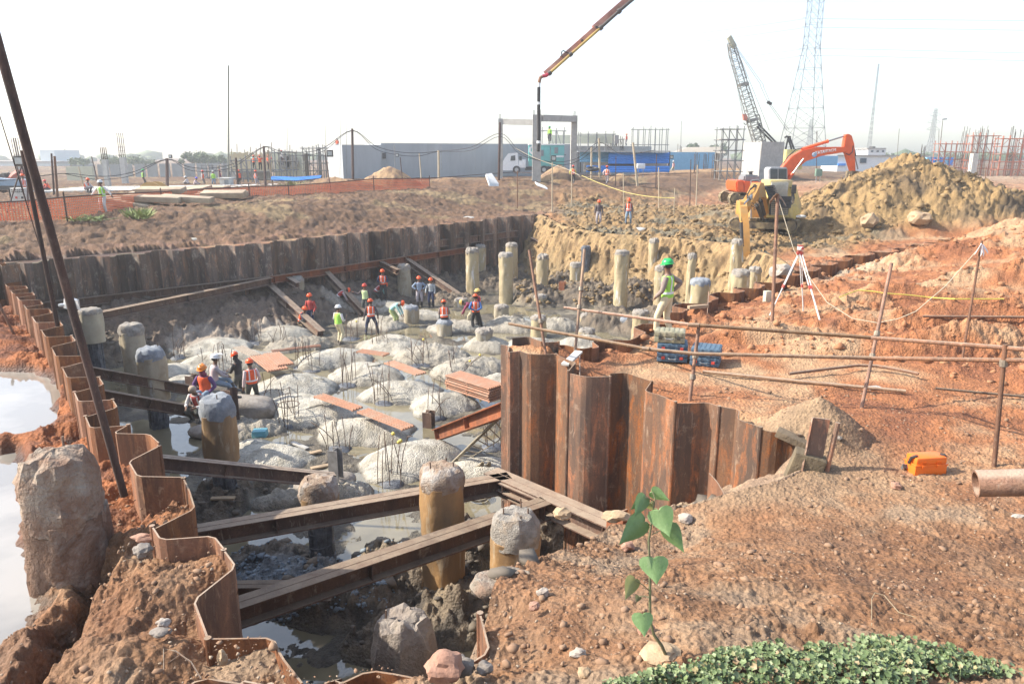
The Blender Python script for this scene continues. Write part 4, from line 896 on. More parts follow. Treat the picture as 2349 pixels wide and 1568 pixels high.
ground_pipe([(1923,709),(1945,693),(1967,683),(2000,686),(2022,693),(2087,694),(2140,698),(2189,702),(2300,704)],.016,mat('yellow_hose',(.62,.52,.10),None,5,.5),'thin yellow hose snaking over the red ground','yellow_hose','hose',lift=.06)
pts=[DP(1785,455,19),DP(1821,573,18.6),DP(1860,640,18.2),DP(1897,693,17.8),DP(1955,730,17.2),DP(2013,740,16.8),DP(2060,731,16.4),DP(2101,714,16.1),DP(2170,655,15.8),DP(2245,570,15.5)]
rod(None,None,.009,M_ROPE,'pale rope sagging between the ragged pole and the thin rod','rope','rope',5,pts)
# rags
def rag(c,s,seed,m,label,name='rag',n=5):
    rr=random.Random(seed); mb=MB()
    for k in range(n):
        a=rr.uniform(0,6.28); d=Vector((math.cos(a),math.sin(a)*.5,-rr.uniform(.3,1.2)))*s; w=Vector((-d.y,d.x,.3)).normalized()*s*.22
        p=[c,c+d*.5+w*.5+Vector((0,0,.1*s)),c+d]; mb.loft([[q-w,q+w,q+w+Vector((.0,.012,0)),q-w+Vector((0,.012,0))] for q in p])
    return single(mb,name,m,label,'rag',loc=tuple(c),fix=True)
rag(DP(1784,448,19.0),.24,3,mat('brown_rag',(.16,.08,.05),(.3,.22,.15),9,.9),'brown rag knotted on top of the rusty pole by the excavator')
rag(DP(2250,562,15.5),.17,5,mat('white_plastic',(.72,.70,.68),(.6,.45,.42),9,.5),'white and red plastic strips on top of the thin rod','plastic_strips',5)
rag(DP(1578,930,12.5)-Vector((0,0,.02)),.03,2,mat('blue_strap',(.05,.16,.42),(.08,.22,.5),9,.7),'knot of blue strap on top of the tall wall','strap_knot',2)
mb=MB(); q=[DP(1577,930,12.35),DP(1575,960,12.3),DP(1578,990,12.3),DP(1576,1036,12.3)]
mb.loft([[c-Vector((w,.0,0)),c+Vector((w,0,0)),c+Vector((w,.01,0)),c-Vector((w,-.01,0))] for c,w in zip(q,(.02,.04,.035,.03))])
single(mb,'blue_strap',mat('blue_strap',(.05,.16,.42)),'torn blue strap hanging down the face of the tall wall','strap',fix=True)
# hard cases
M_CASEB=mat('blue_case_plastic',(.055,.10,.15),(.08,.13,.18),5,.55,dirt=(.24,.23,.20),dirtamt=.25)
M_CASEO=mat('dusty_olive_case',(.27,.255,.17),(.21,.20,.135),5,.6,dirt=(.42,.36,.26),dirtamt=.35)
M_RED=mat('red_latch',(.55,.07,.05),None,5,.5)
def hard_case(p,rz,w,d,h,m,label,red=True,handle=True):
    root=thing('tool_case',label,'tool case',tuple(p),rz)
    mb=MB(); mb.cbox((0,0,h*.27),(w,d,h*.5),.02); mb.cbox((0,0,h*.76),(w,d,h*.46),.025)
    for k in range(6):
        x=w*(-.4+.16*k); mb.cbox((x,0,h*.995),(w*.10,d*.88,.012),.004)
    for sx in(-.36,-.14,.14,.36): mb.cbox((sx*w,-d/2-.004,h*.3),(w*.09,.02,h*.44),.006); mb.cbox((sx*w,-d/2-.004,h*.76),(w*.09,.02,h*.36),.006)
    mb.auto('case_shell',m,root,fix=False)
    for sx in(-.3,.3):
        mb=MB(); mb.cbox((sx*w,-d/2-.018,h*.5),(w*.11,.022,h*.30),.005); mb.box((sx*w,-d/2-.03,h*.42),(w*.07,.01,h*.05)); mb.build('latch',M_RED if red else mat('dark_latch',(.05,.05,.045),None,6,.5),root)
    if handle:
        mb=MB(); mb.path([(-.11*w,-d/2,h*.46),(-.1*w,-d/2-.05,h*.4),(.1*w,-d/2-.05,h*.4),(.11*w,-d/2,h*.46)],.012,n=6); mb.auto('handle',mat('dark_handle',(.06,.07,.08),(.3,.3,.3),6,.5),root)
    return root
cz=hz(*P(1538,830,4.0)[:2]); rz=-.20
c1=P(1541,824,cz+.03); c2=P(1618,833,cz+.03)
hard_case(c1,rz,.64,.5,.2,M_CASEB,'lower blue case of the left stack, with red latches')
hard_case(c1+Vector((0,.01,.203)),rz,.64,.5,.2,M_CASEB,'upper blue case of the left stack, under the olive one')
hard_case(c1+Vector((-.06,.03,.408)),rz-.05,.64,.46,.25,M_CASEO,'dusty olive hard case lying on top of the blue ones',False)
hard_case(c2,rz-.16,.60,.55,.2,M_CASEB,'lower blue case of the right stack, with scuffed dark end')
hard_case(c2+Vector((.01,0,.203)),rz-.16,.60,.55,.18,M_CASEB,'upper blue case of the right stack, its ribbed lid in the sun')
# orange toolbox
M_OR=mat('orange_plastic',(.80,.17,.02),(.75,.15,.02),3,.35,bmp=.05)
p=gP(2130,1088); root=thing('toolbox','bright orange plastic toolbox with black straps on the dirt at the right','toolbox',(p.x,p.y+.1,p.z-.02),.12)
mb=MB(); mb.cbox((0,0,.075),(.46,.24,.15),.02); mb.cbox((0,0,.205),(.44,.235,.11),.035); mb.cbox((0,0,.152),(.475,.255,.02),.006)
for k in range(6): mb.box((-.12-.011*k+.03,-.12,.19),(.005,.012,.03)); mb.box((.10+.011*k-.03,-.12,.19),(.005,.012,.03))
mb.auto('body',M_OR,root,fix=False)
for sx in(-.11,.10):
    mb=MB(); mb.cbox((sx,-.128,.14),(.06,.016,.045),.004); mb.build('latch',M_OR,root)
for sx in(-1,1):
    mb=MB(); mb.path([(sx*.17,-.03,.255),(sx*.205,-.06,.27),(sx*.245,-.03,.24),(sx*.25,.0,.15)],.02,n=7); mb.auto('strap',M_BLACK,root)
rag(Vector((p.x-.30,p.y+.1,p.z+.07)),.12,8,mat('grey_cloth',(.16,.17,.16),(.08,.08,.08),9,.9),'crumpled grey cloth left of the orange toolbox','cloth',4)
# near pipe end
a=DP(2238,1108,2.75); b=DP(2760,1098,2.55); root=thing('handrail_pipe','thick blurred brown pipe end entering from the right edge','pipe',tuple(a))
mb=MB(); d=(b-a).normalized(); x,y=d.orthogonal().normalized(),None; y=d.cross(x); n=28; rings=[]
for c,r in((b,.05),(a,.05),(a,.042),(a+d*.5,.042)): rings.append([c+(x*math.cos(6.2832*k/n)+y*math.sin(6.2832*k/n))*r for k in range(n)])
mb.loft(rings); mb.auto('pipe_tube',M_PIPE,root,world=True,ang=40)
mb=MB(); c=DP(2720,1098,2.56); mb.tube((c.x,c.y,hz(c.x,c.y)-.1),(c.x,c.y,c.z+.1),.045,n=12); mb.auto('support_pipe',M_PIPE,root,world=True)
# surveying level on its tripod
p0=gP(1822,736); hd=DP(1835,581,19.1); root=thing('survey_level','red and white surveying level on an aluminium tripod','survey instrument',(hd.x,hd.y,p0.z))
M_ALU=mat('white_aluminium',(.72,.72,.70),None,5,.4); M_REDP=mat('red_plastic',(.50,.08,.06),None,5,.5)
for (u,v) in((1765,729),(1843,721),(1879,744)):
    f=gP(u,v); t=Vector((f.x-hd.x,f.y-hd.y,f.z-p0.z)); h=Vector((t.x*.04,t.y*.04,hd.z-p0.z)); s=t.cross(Vector((0,0,1))).normalized()*.03
    mb=MB(); m_=h.lerp(t,.52); mb.bar(h+s,m_+s,.022,.016); mb.bar(h-s,m_-s,.022,.016); mb.bar(m_,t,.03,.02); leg=mb.auto('leg',M_ALU,root)
    mb=MB(); mb.bar(h.lerp(t,.5),h.lerp(t,.55),.09,.035); mb.box(h+Vector((t.x,t.y,0))*.01,(.05,.05,.09)); mb.build('leg_clamp',M_REDP,leg)
H=hd.z-p0.z
mb=MB(); mb.lathe((0,0,H),[(.085,-.02),(.09,.0),(.09,.03),(.04,.035),(.04,.06),(.065,.065),(.065,.08)],16); mb.auto('tripod_head',M_REDP,root)
mb=MB(); mb.cbox((0,0,H+.13),(.10,.2,.10),.02); mb.tube((0,-.14,H+.145),(0,.12,H+.145),.032,n=12); mb.auto('level_body',M_ALU,root,fix=False)
mb=MB(); mb.cbox((0,0,H+.195),(.11,.16,.035),.012); mb.tube((.05,0,H+.12),(.085,0,H+.12),.022,n=10); mb.tube((0,-.16,H+.145),(0,-.135,H+.145),.036,n=12); mb.auto('level_cover',M_REDP,root,fix=False)
# small things right of the wall
def slabbox(u,v,size,rz,m,label,name,cat,dz=.0,rot=None,ground=gP):
    p=ground(u,v); mb=MB(); mb.cbox((0,0,size[2]/2),size,min(size)*.12)
    root=mb.auto(name,m,fix=False); root.location=(p.x,p.y,p.z+dz); root.rotation_euler=rot or (0,0,rz); return tag(root,label,cat)
slabbox(1759,696,(.2,.18,.36),.2,mat('cream_block',(.52,.48,.36),None,6,.8),'cream block standing by the low sheet wall near the tripod','block','block')
slabbox(1600,728,(.62,.12,.09),.35,M_WOOD,'short wooden batten lying behind the green-helmeted man','wooden_batten','batten',.03)
slabbox(2005,2349/4+300,(.3,.2,.02),.2,M_CONC,'thin pale scrap plate on the trodden path','scrap_plate','scrap')
slabbox(1815,1000,(.45,.2,.1),-.4,mat('ochre_concrete',(.17,.13,.085),(.12,.09,.06),5,.95,bmp=.7,bd=.03),'tilted concrete slab on the mound behind the tall wall end','concrete_slab','slab',-.06,rot=(.05,.3,-.5))
slabbox(1836,1062,(.42,.22,.5),-.3,mat('mossy_concrete',(.16,.125,.075),(.11,.085,.055),5,.95,bmp=.7,bd=.03),'mossy ochre concrete chunk at the dark end of the hollow','concrete_chunk','concrete chunk',-.3,rot=(.1,.25,-.3))
p=P(1296,836,4.35); mb=MB(); mb.bar(p,P(1328,806,4.45),.16,.04); single(mb,'plank',M_CONCW,'short pale plank bridging the gap behind the tall wall corner','plank',fix=True)
# things in the pit
def pP(u,v,z=.6):
    for _ in range(5): p=P(u,v,z); z=max(.05,pz(p.x,p.y))
    p=P(u,v,z); return p
p=pP(597,1000); root=thing('power_tool_case','small teal plastic case on a pale mound','tool case',tuple(p),.1)
M_TEAL=mat('teal_plastic',(.10,.30,.36),(.12,.34,.4),4,.5); mb=MB(); mb.cbox((0,0,.08),(.42,.34,.15),.03); mb.cbox((0,0,.17),(.40,.32,.06),.02); mb.auto('case_shell',M_TEAL,root,fix=False)
mb=MB(); mb.path([(-.09,-.17,.1),(-.08,-.21,.09),(.08,-.21,.09),(.09,-.17,.1)],.012,n=6); mb.auto('handle',M_TEAL,root)
for u,v,s,rz,l in [(688,1026,(.75,.14,.05),-.7,'grey plank lying off the mound beside the teal case'),(722,1042,(.4,.16,.05),.6,'short broken plank by the concrete block'),(512,1148,(.55,.14,.05),.05,'dark plank floating in the puddle left of the necked pile'),
    (1210,790,(.9,.2,.05),.1,'pale board beyond the tall wall corner'),(420,1060,(1.3,.22,.03),-.1,'grey plank leaning under the chalk-marked strut'),(735,1075,(.5,.16,.05),.5,'pale plank on the small rubble block')]:
    slabbox(u,v,s,rz,M_WOOD if 'grey' not in l else M_CONC,l,'plank','plank',.04,ground=pP)
for u,v,s,l in [(545,935,(2.5,1.1,.75),'rough concrete block the workers sit on behind the blue-topped pile'),(745,1100,(1.5,1.0,.42),'low concrete block at the end of the chalk-marked strut'),(500,990,(1.7,.8,.4),'long rubble-covered slab in front of the standing workers')]:
    p=pP(u,v); p.z=.0; mb=MB(); mb.blob((0,0,s[2]*.45),1,u,.10,4,(s[0]*.55,s[1]*.55,s[2]*.62),1.6)
    mb.v=[(max(-s[0]*.5,min(s[0]*.5,x)),max(-s[1]*.5,min(s[1]*.5,y)),min(s[2]+.05*mnoise.noise(Vector((x*3,y*3,u))),z)) for x,y,z in mb.v]
    o=mb.auto('concrete_block',mat('dusty_block',(.34,.31,.27),(.25,.22,.19),4,.95,dirt=(.2,.17,.14),bmp=.7,bd=.04),ang=40); o.location=p; tag(o,l,'concrete block')
def cable(px,r,m,label,gf=pP,name='cable',lift=.03):
    pts=[]
    for i in range(len(px)-1):
        for k in range(4):
            t=k/4; pts.append(gf(px[i][0]*(1-t)+px[i+1][0]*t,px[i][1]*(1-t)+px[i+1][1]*t)+Vector((0,0,r+lift+.02*math.sin(i*3+k))))
    mb=MB(); mb.path(pts,r,n=5); return single(mb,name,m,label,'cable',loc=tuple(pts[0]))
M_CAB=mat('grey_cable',(.14,.13,.11),(.25,.22,.18),9,.7)
cable([(760,1000),(772,965),(740,930),(690,945),(655,960)],.015,M_CAB,'thin cable looping over the pale mound with the slim panel')
cable([(560,915),(600,905),(622,895),(650,897),(680,880),(665,850),(640,835)],.014,M_CAB,'cable curving from the standing workers up over the mound')
cable([(700,868),(740,872),(790,868),(830,845),(900,832),(950,838),(990,850)],.016,mat('pale_cable',(.42,.38,.26),None,9,.7),'pale hose crossing the central mounds towards the wet mud')
cable([(935,865),(960,845),(985,848),(1010,862),(985,872)],.015,M_CAB,'tangled dark cable by the grid panel')
p=pP(1098,1145); mb=MB()
for k in range(4): mb.path([p+Vector(((.22+.02*k)*math.cos(a),(.2+.02*k)*math.sin(a),.03+.025*k)) for a in np.linspace(0,6.283,21)],.012,n=5)
single(mb,'wire_coil',M_CAB,'small coil of dark wire on the mud right of the tallest pile','wire coil')
for u,l in((1098,'left dusty boot of the pair left on the mound by the tall wall'),(1114,'right dusty boot of the pair left on the mound by the tall wall')):
    p=pP(u,1075); mb=MB(); mb.loft([[(x+cx,y*w,z*h) for x,y,z in((0,-1,0),(0,1,0),(0,.8,1),(0,-.8,1))] for cx,w,h in((-.14,.03,.05),(-.08,.05,.08),(.02,.045,.11),(.08,.045,.2),(.14,.04,.19))]); o=mb.auto('work_boot',mat('dusty_boot',(.25,.2,.13),None,9,.9)); o.location=p; tag(o,l,'boot')
# ================================================================ stumps and boulders
pile(125,1036,7.35,'big rough reddish concrete stump standing at the pond edge bottom left',r=.36,m=mat('stump_core',(.13,.07,.042),(.20,.125,.085),5,.95,dirt=(.4,.36,.31),dirtamt=.35,bmp=.8,bd=.06),mh=mat('stump_crown',(.22,.13,.085),(.34,.28,.22),4,.95,dirt=(.20,.11,.07),dirtamt=.45,bmp=1,bd=.08),head=.72,zb=3.2,rag=.075,cat='concrete stump')
pile(922,1412,9.3,'grey broken boulder-like stump in the near corner of the pit',r=.40,m=M_HEADR,mh=mat('grey_rock',(.27,.225,.185),(.19,.155,.13),6,.95,dirt=(.33,.29,.24),bmp=.8,bd=.05),head=.9,zb=-.2,rag=.085,cat='concrete stump')
def rock(u,v,s,seed,m,label,sq=(1,1,.7),gf=gP,amp=.22,cut=.5,group=None,sink=.25):
    p=gf(u,v); mb=MB(); mb.blob((0,0,0),s,seed,amp,3,sq,1.5,cut); o=mb.auto('rock',m,ang=25); o.location=(p.x,p.y,p.z+s*(sq[2]-sink)); return tag(o,label,'rock',group)
RW_=mat('white_rock',(.38,.34,.29),(.29,.24,.20),7,.9,bmp=.6,bd=.02); RR_=mat('reddish_rock',(.36,.21,.15),(.28,.15,.10),7,.9,bmp=.6,bd=.02); RO_=mat('ochre_rock',(.40,.29,.18),(.32,.22,.13),7,.9,bmp=.6,bd=.02); RG_=mat('grey_stone',(.22,.19,.165),(.15,.13,.11),7,.9,bmp=.6,bd=.02)
for a in [(1325,1497,.055,1,RW_,'pale stone on the near dirt left of the sapling foot',(1.1,.8,.6)),(1572,1196,.10,2,RW_,'rounded pale stone at the foot of the tall wall right of the sapling'),(1415,1190,.15,3,RO_,'flat ochre rock between the waler and the tall wall',(1.3,.8,.5)),
 (1225,1400,.05,4,RR_,'small reddish stone below the broken slab'),(1290,1185,.12,5,RO_,'earthy lump wedged under the tall wall by the waler'),(2057,1116,.075,6,RR_,'round brown clod left of the orange toolbox'),(1245,1370,.06,7,RW_,'white stone on the rim beside the broken slab'),
 (330,1245,.07,8,RR_,'long reddish stone leaning on the left sheet wall',(1.6,.8,.6)),(375,1435,.055,9,RW_,'small pale stone in the soil pocket bottom left'),(372,1462,.06,10,RG_,'flat grey stone in the soil pocket bottom left',(1.4,1,.5)),(512,1525,.05,11,RO_,'small ochre stone under the near left sheet corner',(.8,.8,1.3)),
 (332,1285,.09,12,RG_,'lumpy grey clod between the stump and the sheet wall'),(1025,1566,.12,13,RR_,'red earthen lump at the bottom edge beside the short piling',(1.2,1,.9)),(1062,1545,.09,14,RG_,'dark grey stone behind the red earthen lump'),
 (1480,1445,.07,15,RR_,'reddish stone behind the sapling stem'),(1515,1500,.13,16,RO_,'flat ochre slab at the foot of the sapling',(1.2,1,.4)),(1340,1545,.05,17,RO_,'small yellowish stone near the bottom edge'),(2335,1192,.06,18,RW_,'flat cream stone at the right edge below the pipe end',(1.4,.8,.4)),
 (1440,1262,.09,19,RR_,'reddish lump beside the end plate'),(1925,1005,.05,20,RG_,'grey stone on the path right of the mound'),(1112,1545,.06,21,RG_,'grey stone beside the bent sheet end'),(1790,640,.42,22,RW_,'big pale boulder behind the low sheet wall left of the tripod',(1.1,.9,.8)),(2108,520,.62,23,RO_,'large pale boulder at the foot of the soil heap',(1.15,1,.75)),(1990,525,.55,24,RO_,'ochre boulder left at the foot of the soil heap',(.9,.9,.9))]:
    rock(*a[:6],sq=a[6] if len(a)>6 else (1,1,.7))
p=P(1152,1345,4.42); mb=MB(); mb.blob((0,0,0),.30,77,.16,4,(1,.75,.62),1.4,.4); mb.v=[(x,y,min(z,.10+.02*mnoise.noise(Vector((x*8,y*8,0))))) for x,y,z in mb.v]
o=mb.auto('broken_slab',mat('rim_slab',(.30,.27,.22),(.22,.19,.15),8,.95,dirt=(.2,.13,.09),bmp=.8,bd=.04),ang=28); o.location=p; tag(o,'broken grey concrete slab embedded at the near rim of the pit','concrete slab')
mat('yellow_clods',(.29,.195,.09),(.15,.105,.055),1,.95,bmp=.5)
# scattered clods and gravel of the near ground, nobody could count them
def scatter(name,label,n,xr,yr,srange,m,seed,keep=None,kind='stuff',pit=False):
    rr=np.random.RandomState(seed); rx=rr.uniform(*xr,n*3);ry=yr[0]*(yr[1]/yr[0])**rr.uniform(0,1,n*3)
    ok=(inside(rx,ry,Q)==pit)&(fbm(rx*.9,ry*.9,3,seed)>-.12)&(np.abs(rx)<.85*ry)
    if keep is not None: ok&=keep(rx,ry)
    rx=rx[ok][:n];ry=ry[ok][:n]; rz_=pit_height(rx,ry) if pit else out_height(rx,ry); n=len(rx)
    base=[]; 
    for k in range(5):
        b=MB(); b.blob((0,0,0),1,seed+k*3,.5,1,(1.1,.85,.85),1.9,.6); base.append((np.array(b.v),np.array(b.f)))
    V=[];F=[];off=0
    for i in range(n):
        v,f=base[i%5]; s=srange[0]*(srange[1]/srange[0])**(rr.rand()**3.2); a=rr.uniform(0,6.28); ca,sa=math.cos(a),math.sin(a)
        w=np.stack([v[:,0]*ca-v[:,1]*sa,v[:,0]*sa+v[:,1]*ca,v[:,2]],1)*s*np.array([rr.uniform(.8,1.3),1,rr.uniform(.6,1)])
        V.append(w+[rx[i],ry[i],rz_[i]+s*.2]); F.append(f+off); off+=len(v)
    V=np.concatenate(V);F=np.concatenate(F); me=bpy.data.meshes.new(name); me.vertices.add(len(V)); me.vertices.foreach_set('co',V.astype(np.float32).ravel())
    me.loops.add(F.size); me.loops.foreach_set('vertex_index',F.ravel().astype(np.int32)); me.polygons.add(len(F)); me.polygons.foreach_set('loop_start',np.arange(0,F.size,3,dtype=np.int32)); me.polygons.foreach_set('loop_total',np.full(len(F),3,np.int32)); me.update(calc_edges=True)
    o=link_mesh(name,me,m); o['kind']=kind; o['label']=label; o['category']='gravel'; return o
M_CL=mat('brown_clods',(.20,.115,.068),(.27,.175,.11),3,.95,bmp=.5); M_CL2=mat('pale_gravel',(.32,.25,.18),(.23,.16,.11),3,.95,bmp=.4)
_mp=lambda x,y:(mound_h(x,y)[0]<.05)&(pit_height(x,y)>.12)
scatter('mud_clods','broken dark clay lumps strewn over the mud of the pit',5200,(-21,3),(6,40),(.03,.17),mat('mud_clods',(.16,.13,.095),(.075,.062,.05),1.5,.8,bmp=.5),21,keep=_mp,pit=True)
scatter('grey_rubble','blue-grey broken rubble round the necked pile core',900,(-6.6,-2.2),(11.6,14.2),(.025,.10),mat('blue_rubble',(.24,.29,.33),(.10,.12,.14),4,.8,bmp=.5),22,pit=True)
scatter('face_clods','yellow clay lumps fallen at the foot of the yellow cut',1200,(0,13),(37,54),(.05,.26),mat('yellow_clods'),23,keep=lambda x,y:(pit_height(x,y)>.25),pit=True)
scatter('soil_clods','loose brown clods strewn over the near ground',3200,(-5,9),(3,13),(.006,.05),M_CL,5)
scatter('gravel','pale gravel and crumbs strewn over the near ground',3600,(-5,9),(3,12),(.004,.02),M_CL2,9)
scatter('red_clods','loose red clods over the far right ground',2400,(2,30),(12,34),(.025,.14),mat('red_clods',(.27,.11,.05),(.34,.18,.09),2,.95,bmp=.5),12,keep=lambda x,y:(np.hypot((x-4.5)/1.6,(y-12)/1.3)>2.6))
scatter('yellow_clods','broken yellow clay lumps over the excavated plateau and heap',4200,(4,42),(38,68),(.05,.30),mat('yellow_clods'),14,keep=lambda x,y:region(x,y)[0]>.5)
# ================================================================ people
M_SKIN=mat('skin',(.17,.085,.05),(.14,.07,.04),3,.55,bmp=.05); M_HAIR=mat('black_hair',(.012,.01,.01),None,9,.6)
def cloth(name,c,c2=None,**k): return mat('cloth_'+name,c,c2,k.pop('scale',7),.85,bmp=.3,bd=.02,**k)
CL=dict(white=cloth('white',(.62,.60,.58),(.5,.48,.46)),orange=cloth('orange',(.85,.13,.035),(.72,.10,.03)),lime=cloth('lime',(.36,.70,.10),(.30,.60,.08)),navy=cloth('navy',(.03,.04,.09)),black=cloth('black',(.02,.02,.02),(.04,.04,.04)),
 jeans=cloth('jeans',(.14,.20,.27),(.20,.27,.34)),cream=cloth('cream',(.62,.55,.36),(.52,.45,.30)),purple=cloth('purple',(.14,.07,.20),(.10,.05,.15)),red=cloth('red',(.45,.06,.05)),blueshirt=cloth('blueshirt',(.20,.26,.36),(.26,.32,.42)),
 grey=cloth('grey',(.28,.25,.27),(.35,.32,.33)),dark=cloth('dark',(.07,.055,.06),(.10,.08,.085)),teal=cloth('teal',(.25,.50,.47),(.4,.6,.55)),blue=cloth('blue',(.05,.13,.35)),pink=cloth('pink',(.60,.48,.48),(.5,.4,.4)),
 darkgrey=cloth('darkgrey',(.05,.055,.05),(.09,.09,.08)),brown=cloth('brown',(.20,.15,.13),(.27,.21,.18)),check=cloth('check',(.45,.47,.48),(.18,.2,.22),scale=30),yellow=cloth('yellow',(.65,.60,.12)),maroon=cloth('maroon',(.16,.02,.05),(.25,.05,.10),scale=25),olive=cloth('olive',(.4,.45,.2)),lightvest=cloth('lightvest',(.55,.66,.36),(.5,.6,.3)))
HM={k:mat('helmet_'+k,c,None,3,.3,bmp=0) for k,c in dict(orange=(.85,.11,.02),white=(.75,.75,.73),green=(.02,.42,.10),yellow=(.72,.50,.14),blue=(.10,.08,.6),amber=(.85,.26,.03),red=(.7,.07,.04)).items()}
M_REFL=mat('reflective_tape',(.72,.74,.74),(.6,.62,.62),9,.35,bmp=0); M_BOOT=mat('rubber_boot',(.03,.03,.033),(.07,.065,.06),6,.45)
_skins=[]
def ik(a,c,l1,l2,pole):
    a=Vector(a);c=Vector(c);d=c-a;L=d.length; L2=min(L,(l1+l2)*.995)
    if L>L2: c=a+d*(L2/L)
    d=(c-a).normalized(); x=(l1*l1-l2*l2+L2*L2)/(2*L2); h=math.sqrt(max(0,l1*l1-x*x)); p=Vector(pole); p=(p-d*p.dot(d)).normalized()
    return a+d*x+p*h,c
def person(loc,H,rz,label,pose,shirt='white',pants='jeans',vest=None,helmet='orange',strips=True,group=None,extra=None,boots=True,fine=False,sleeve=1.0,visor=False):
    root=thing('person',label,'person',tuple(loc),R(rz),group,scale=H/1.70)
    g=dict(pel=(0,0,.90),lean=4,feet=((-.11,.0,0),(.11,.03,0)),hands=((-.27,.06,.80),(.27,.06,.80)),yaw=0,pitch=0,knee=((-.2,1,0),(.2,1,0)),elb=((-.6,-1,0),(.6,-1,0)),foot=(0,0),tilt=0); g.update(pose)
    pel=Vector(g['pel']); ln=R(g['lean']); ti=R(g['tilt'])
    # spine curve
    sp=[];tan=[]; p=pel.copy(); n=10; seg=.50/n
    for i in range(n+1):
        a=ln*(.35+.75*i/n); d=Vector((math.sin(ti)*i/n,math.sin(a),math.cos(a))).normalized(); sp.append(p.copy()); tan.append(d); p=p+d*seg
    def S(s):
        f=max(0,min(n-.001,s*n)); i=int(f); return sp[i].lerp(sp[i+1],f-i),tan[i].lerp(tan[i+1],f-i).normalized()
    X=Vector((1,0,0)); prof_=[(0,.165,.115),(.12,.160,.115),(.3,.150,.105),(.5,.158,.112),(.7,.180,.122),(.84,.192,.112),(.93,.165,.09),(1.0,.085,.07)]
    def wd(s):
        for (a,w1,d1),(b,w2,d2) in zip(prof_[:-1],prof_[1:]):
            if s<=b: t=(s-a)/(b-a); return w1+(w2-w1)*t,d1+(d2-d1)*t
        return prof_[-1][1:]
    def ring(s,grow=0,m=14):
        c,t=S(s); w,d=wd(max(0,s)); D=t.cross(X)*-1; D.normalize(); 
        return [c+X*(w+grow)*math.cos(6.2832*k/m)+D*(d+grow)*math.sin(6.2832*k/m) for k in range(m)]
    ns,nt_=S(.97); neck=ns+nt_*.06; hp=R(g['pitch']); hy=R(g['yaw'])
    hd=(nt_+Vector((0,.18,.9))).normalized() if g['lean']<40 else (nt_*1.4+Vector((0,.1,.5))).normalized()
    hdir=Vector((0,math.sin(hp),math.cos(hp)))*.6+hd*.6; hdir.normalize(); hc=neck+hdir*.125
    fwd=Vector((math.sin(hy),math.cos(hy),0)); fwd=(fwd-hdir*fwd.dot(hdir)).normalized(); fwd=(fwd-hdir*math.sin(hp)*.4).normalized(); hr=fwd.cross(hdir)
    sh=[]; 
    for sx in(-1,1): c,t=S(.86); sh.append(c+X*sx*.175)
    hip=[pel+X*sx*.085+Vector((0,0,-.03)) for sx in(-1,1)]
    arms=[];legs=[]
    for i in range(2):
        e,h=ik(sh[i],g['hands'][i],.29,.255,g['elb'][i]); arms.append((sh[i],e,h))
        ft=Vector(g['feet'][i])+Vector((0,0,.085)); k,an=ik(hip[i],ft,.43,.41,g['knee'][i]); legs.append((hip[i],k,an))
    # --- body: one skinned surface
    V=[];E=[];Rr=[]
    def av(p,r,par=None):
        V.append(tuple(p)); Rr.append(r if isinstance(r,tuple) else (r,r)); 
        if par is not None: E.append((par,len(V)-1))
        return len(V)-1
    b0=av(pel,(.13,.10)); b1=av(S(.45)[0],(.12,.09),b0); b2=av(S(.8)[0],(.13,.09),b1); b3=av(neck-hdir*.02,.058,b2); b4=av(hc-hdir*.055+fwd*.012,.072,b3); b5=av(hc+hdir*.03,.092,b4)
    for i in range(2):
        a,e,h=arms[i]; sx=(-1,1)[i]; v0=av(a,.055,b2); v1=av(e,.042,v0); v2=av(h,.03,v1); fd=(h-e).normalized()
        fd=(fd+Vector((0,0,-.25))).normalized(); side=(fd.cross(Vector((0,1,.2)))).normalized(); palm=av(h+fd*.06,(.036,.022),v2)
        if fine:
            for q in range(4):
                o=side*(-.027+.018*q); L=(.032,.037,.035,.027)[q]; c=h+fd*.085+o; f1=av(c,.0095,palm); f2=av(c+fd*L+Vector((0,.006,0)),.0088,f1); av(c+fd*L*1.8-fwd*.0+Vector((0,.02,0)),.0078,f2)
            t1=av(h+fd*.045-side*sx*.036+Vector((0,.008,0)),.0105,palm); av(h+fd*.085-side*sx*.05+Vector((0,.018,0)),.009,t1)
        else:
            for q in range(4): c=h+fd*.08+side*(-.03+.02*q); f1=av(c,.011,palm); av(c+fd*.075+side*(-.012+.008*q),.009,f1)
            av(h+fd*.075-side*sx*.055,.010,palm)
        a,k,an=legs[i]; l0=av(a,.08,b0); l1=av(k,.058,l0); l2=av(an,.042,l1)
    me=bpy.data.meshes.new('body'); me.from_pydata(V,E,[]); o=bpy.data.objects.new('body',me); col.objects.link(o)
    m=o.modifiers.new('skin','SKIN'); m.use_smooth_shade=True
    for q,d in zip(me.skin_vertices[0].data,Rr): q.radius=d
    me.skin_vertices[0].data[0].use_root=True
    o.modifiers.new('sub','SUBSURF').levels=1
    ex=MB(); ex.loft([[hc+fwd*(.082+f)+hr*w*c_+hdir*(z+w*.7*s_) for c_,s_ in((1,0),(0,1),(-1,0),(0,-1))] for f,w,z in((-.02,.012,.03),(.012,.016,-.012),(.022,.017,-.022),(.0,.016,-.03))])
    for sx in(-1,1): ex.blob(hc+hr*sx*.084-hdir*.01,.026,1,.05,1,(.5,.8,1))
    ex.blob(hc+fwd*.078-hdir*.055,.022,2,.02,1,(1.3,.6,.45))
    _skins.append((o,root,[tuple(v) for v in ex.v],list(ex.f)))
    if fine:
        for sx in(-1,1):
            mb=MB(); mb.blob(hc+fwd*.082+hr*sx*.032+hdir*.012,.012,1,0,1); mb.build('eye',mat('eye_dark',(.03,.02,.02),(.3,.3,.3),3,.3),root,smooth=True)
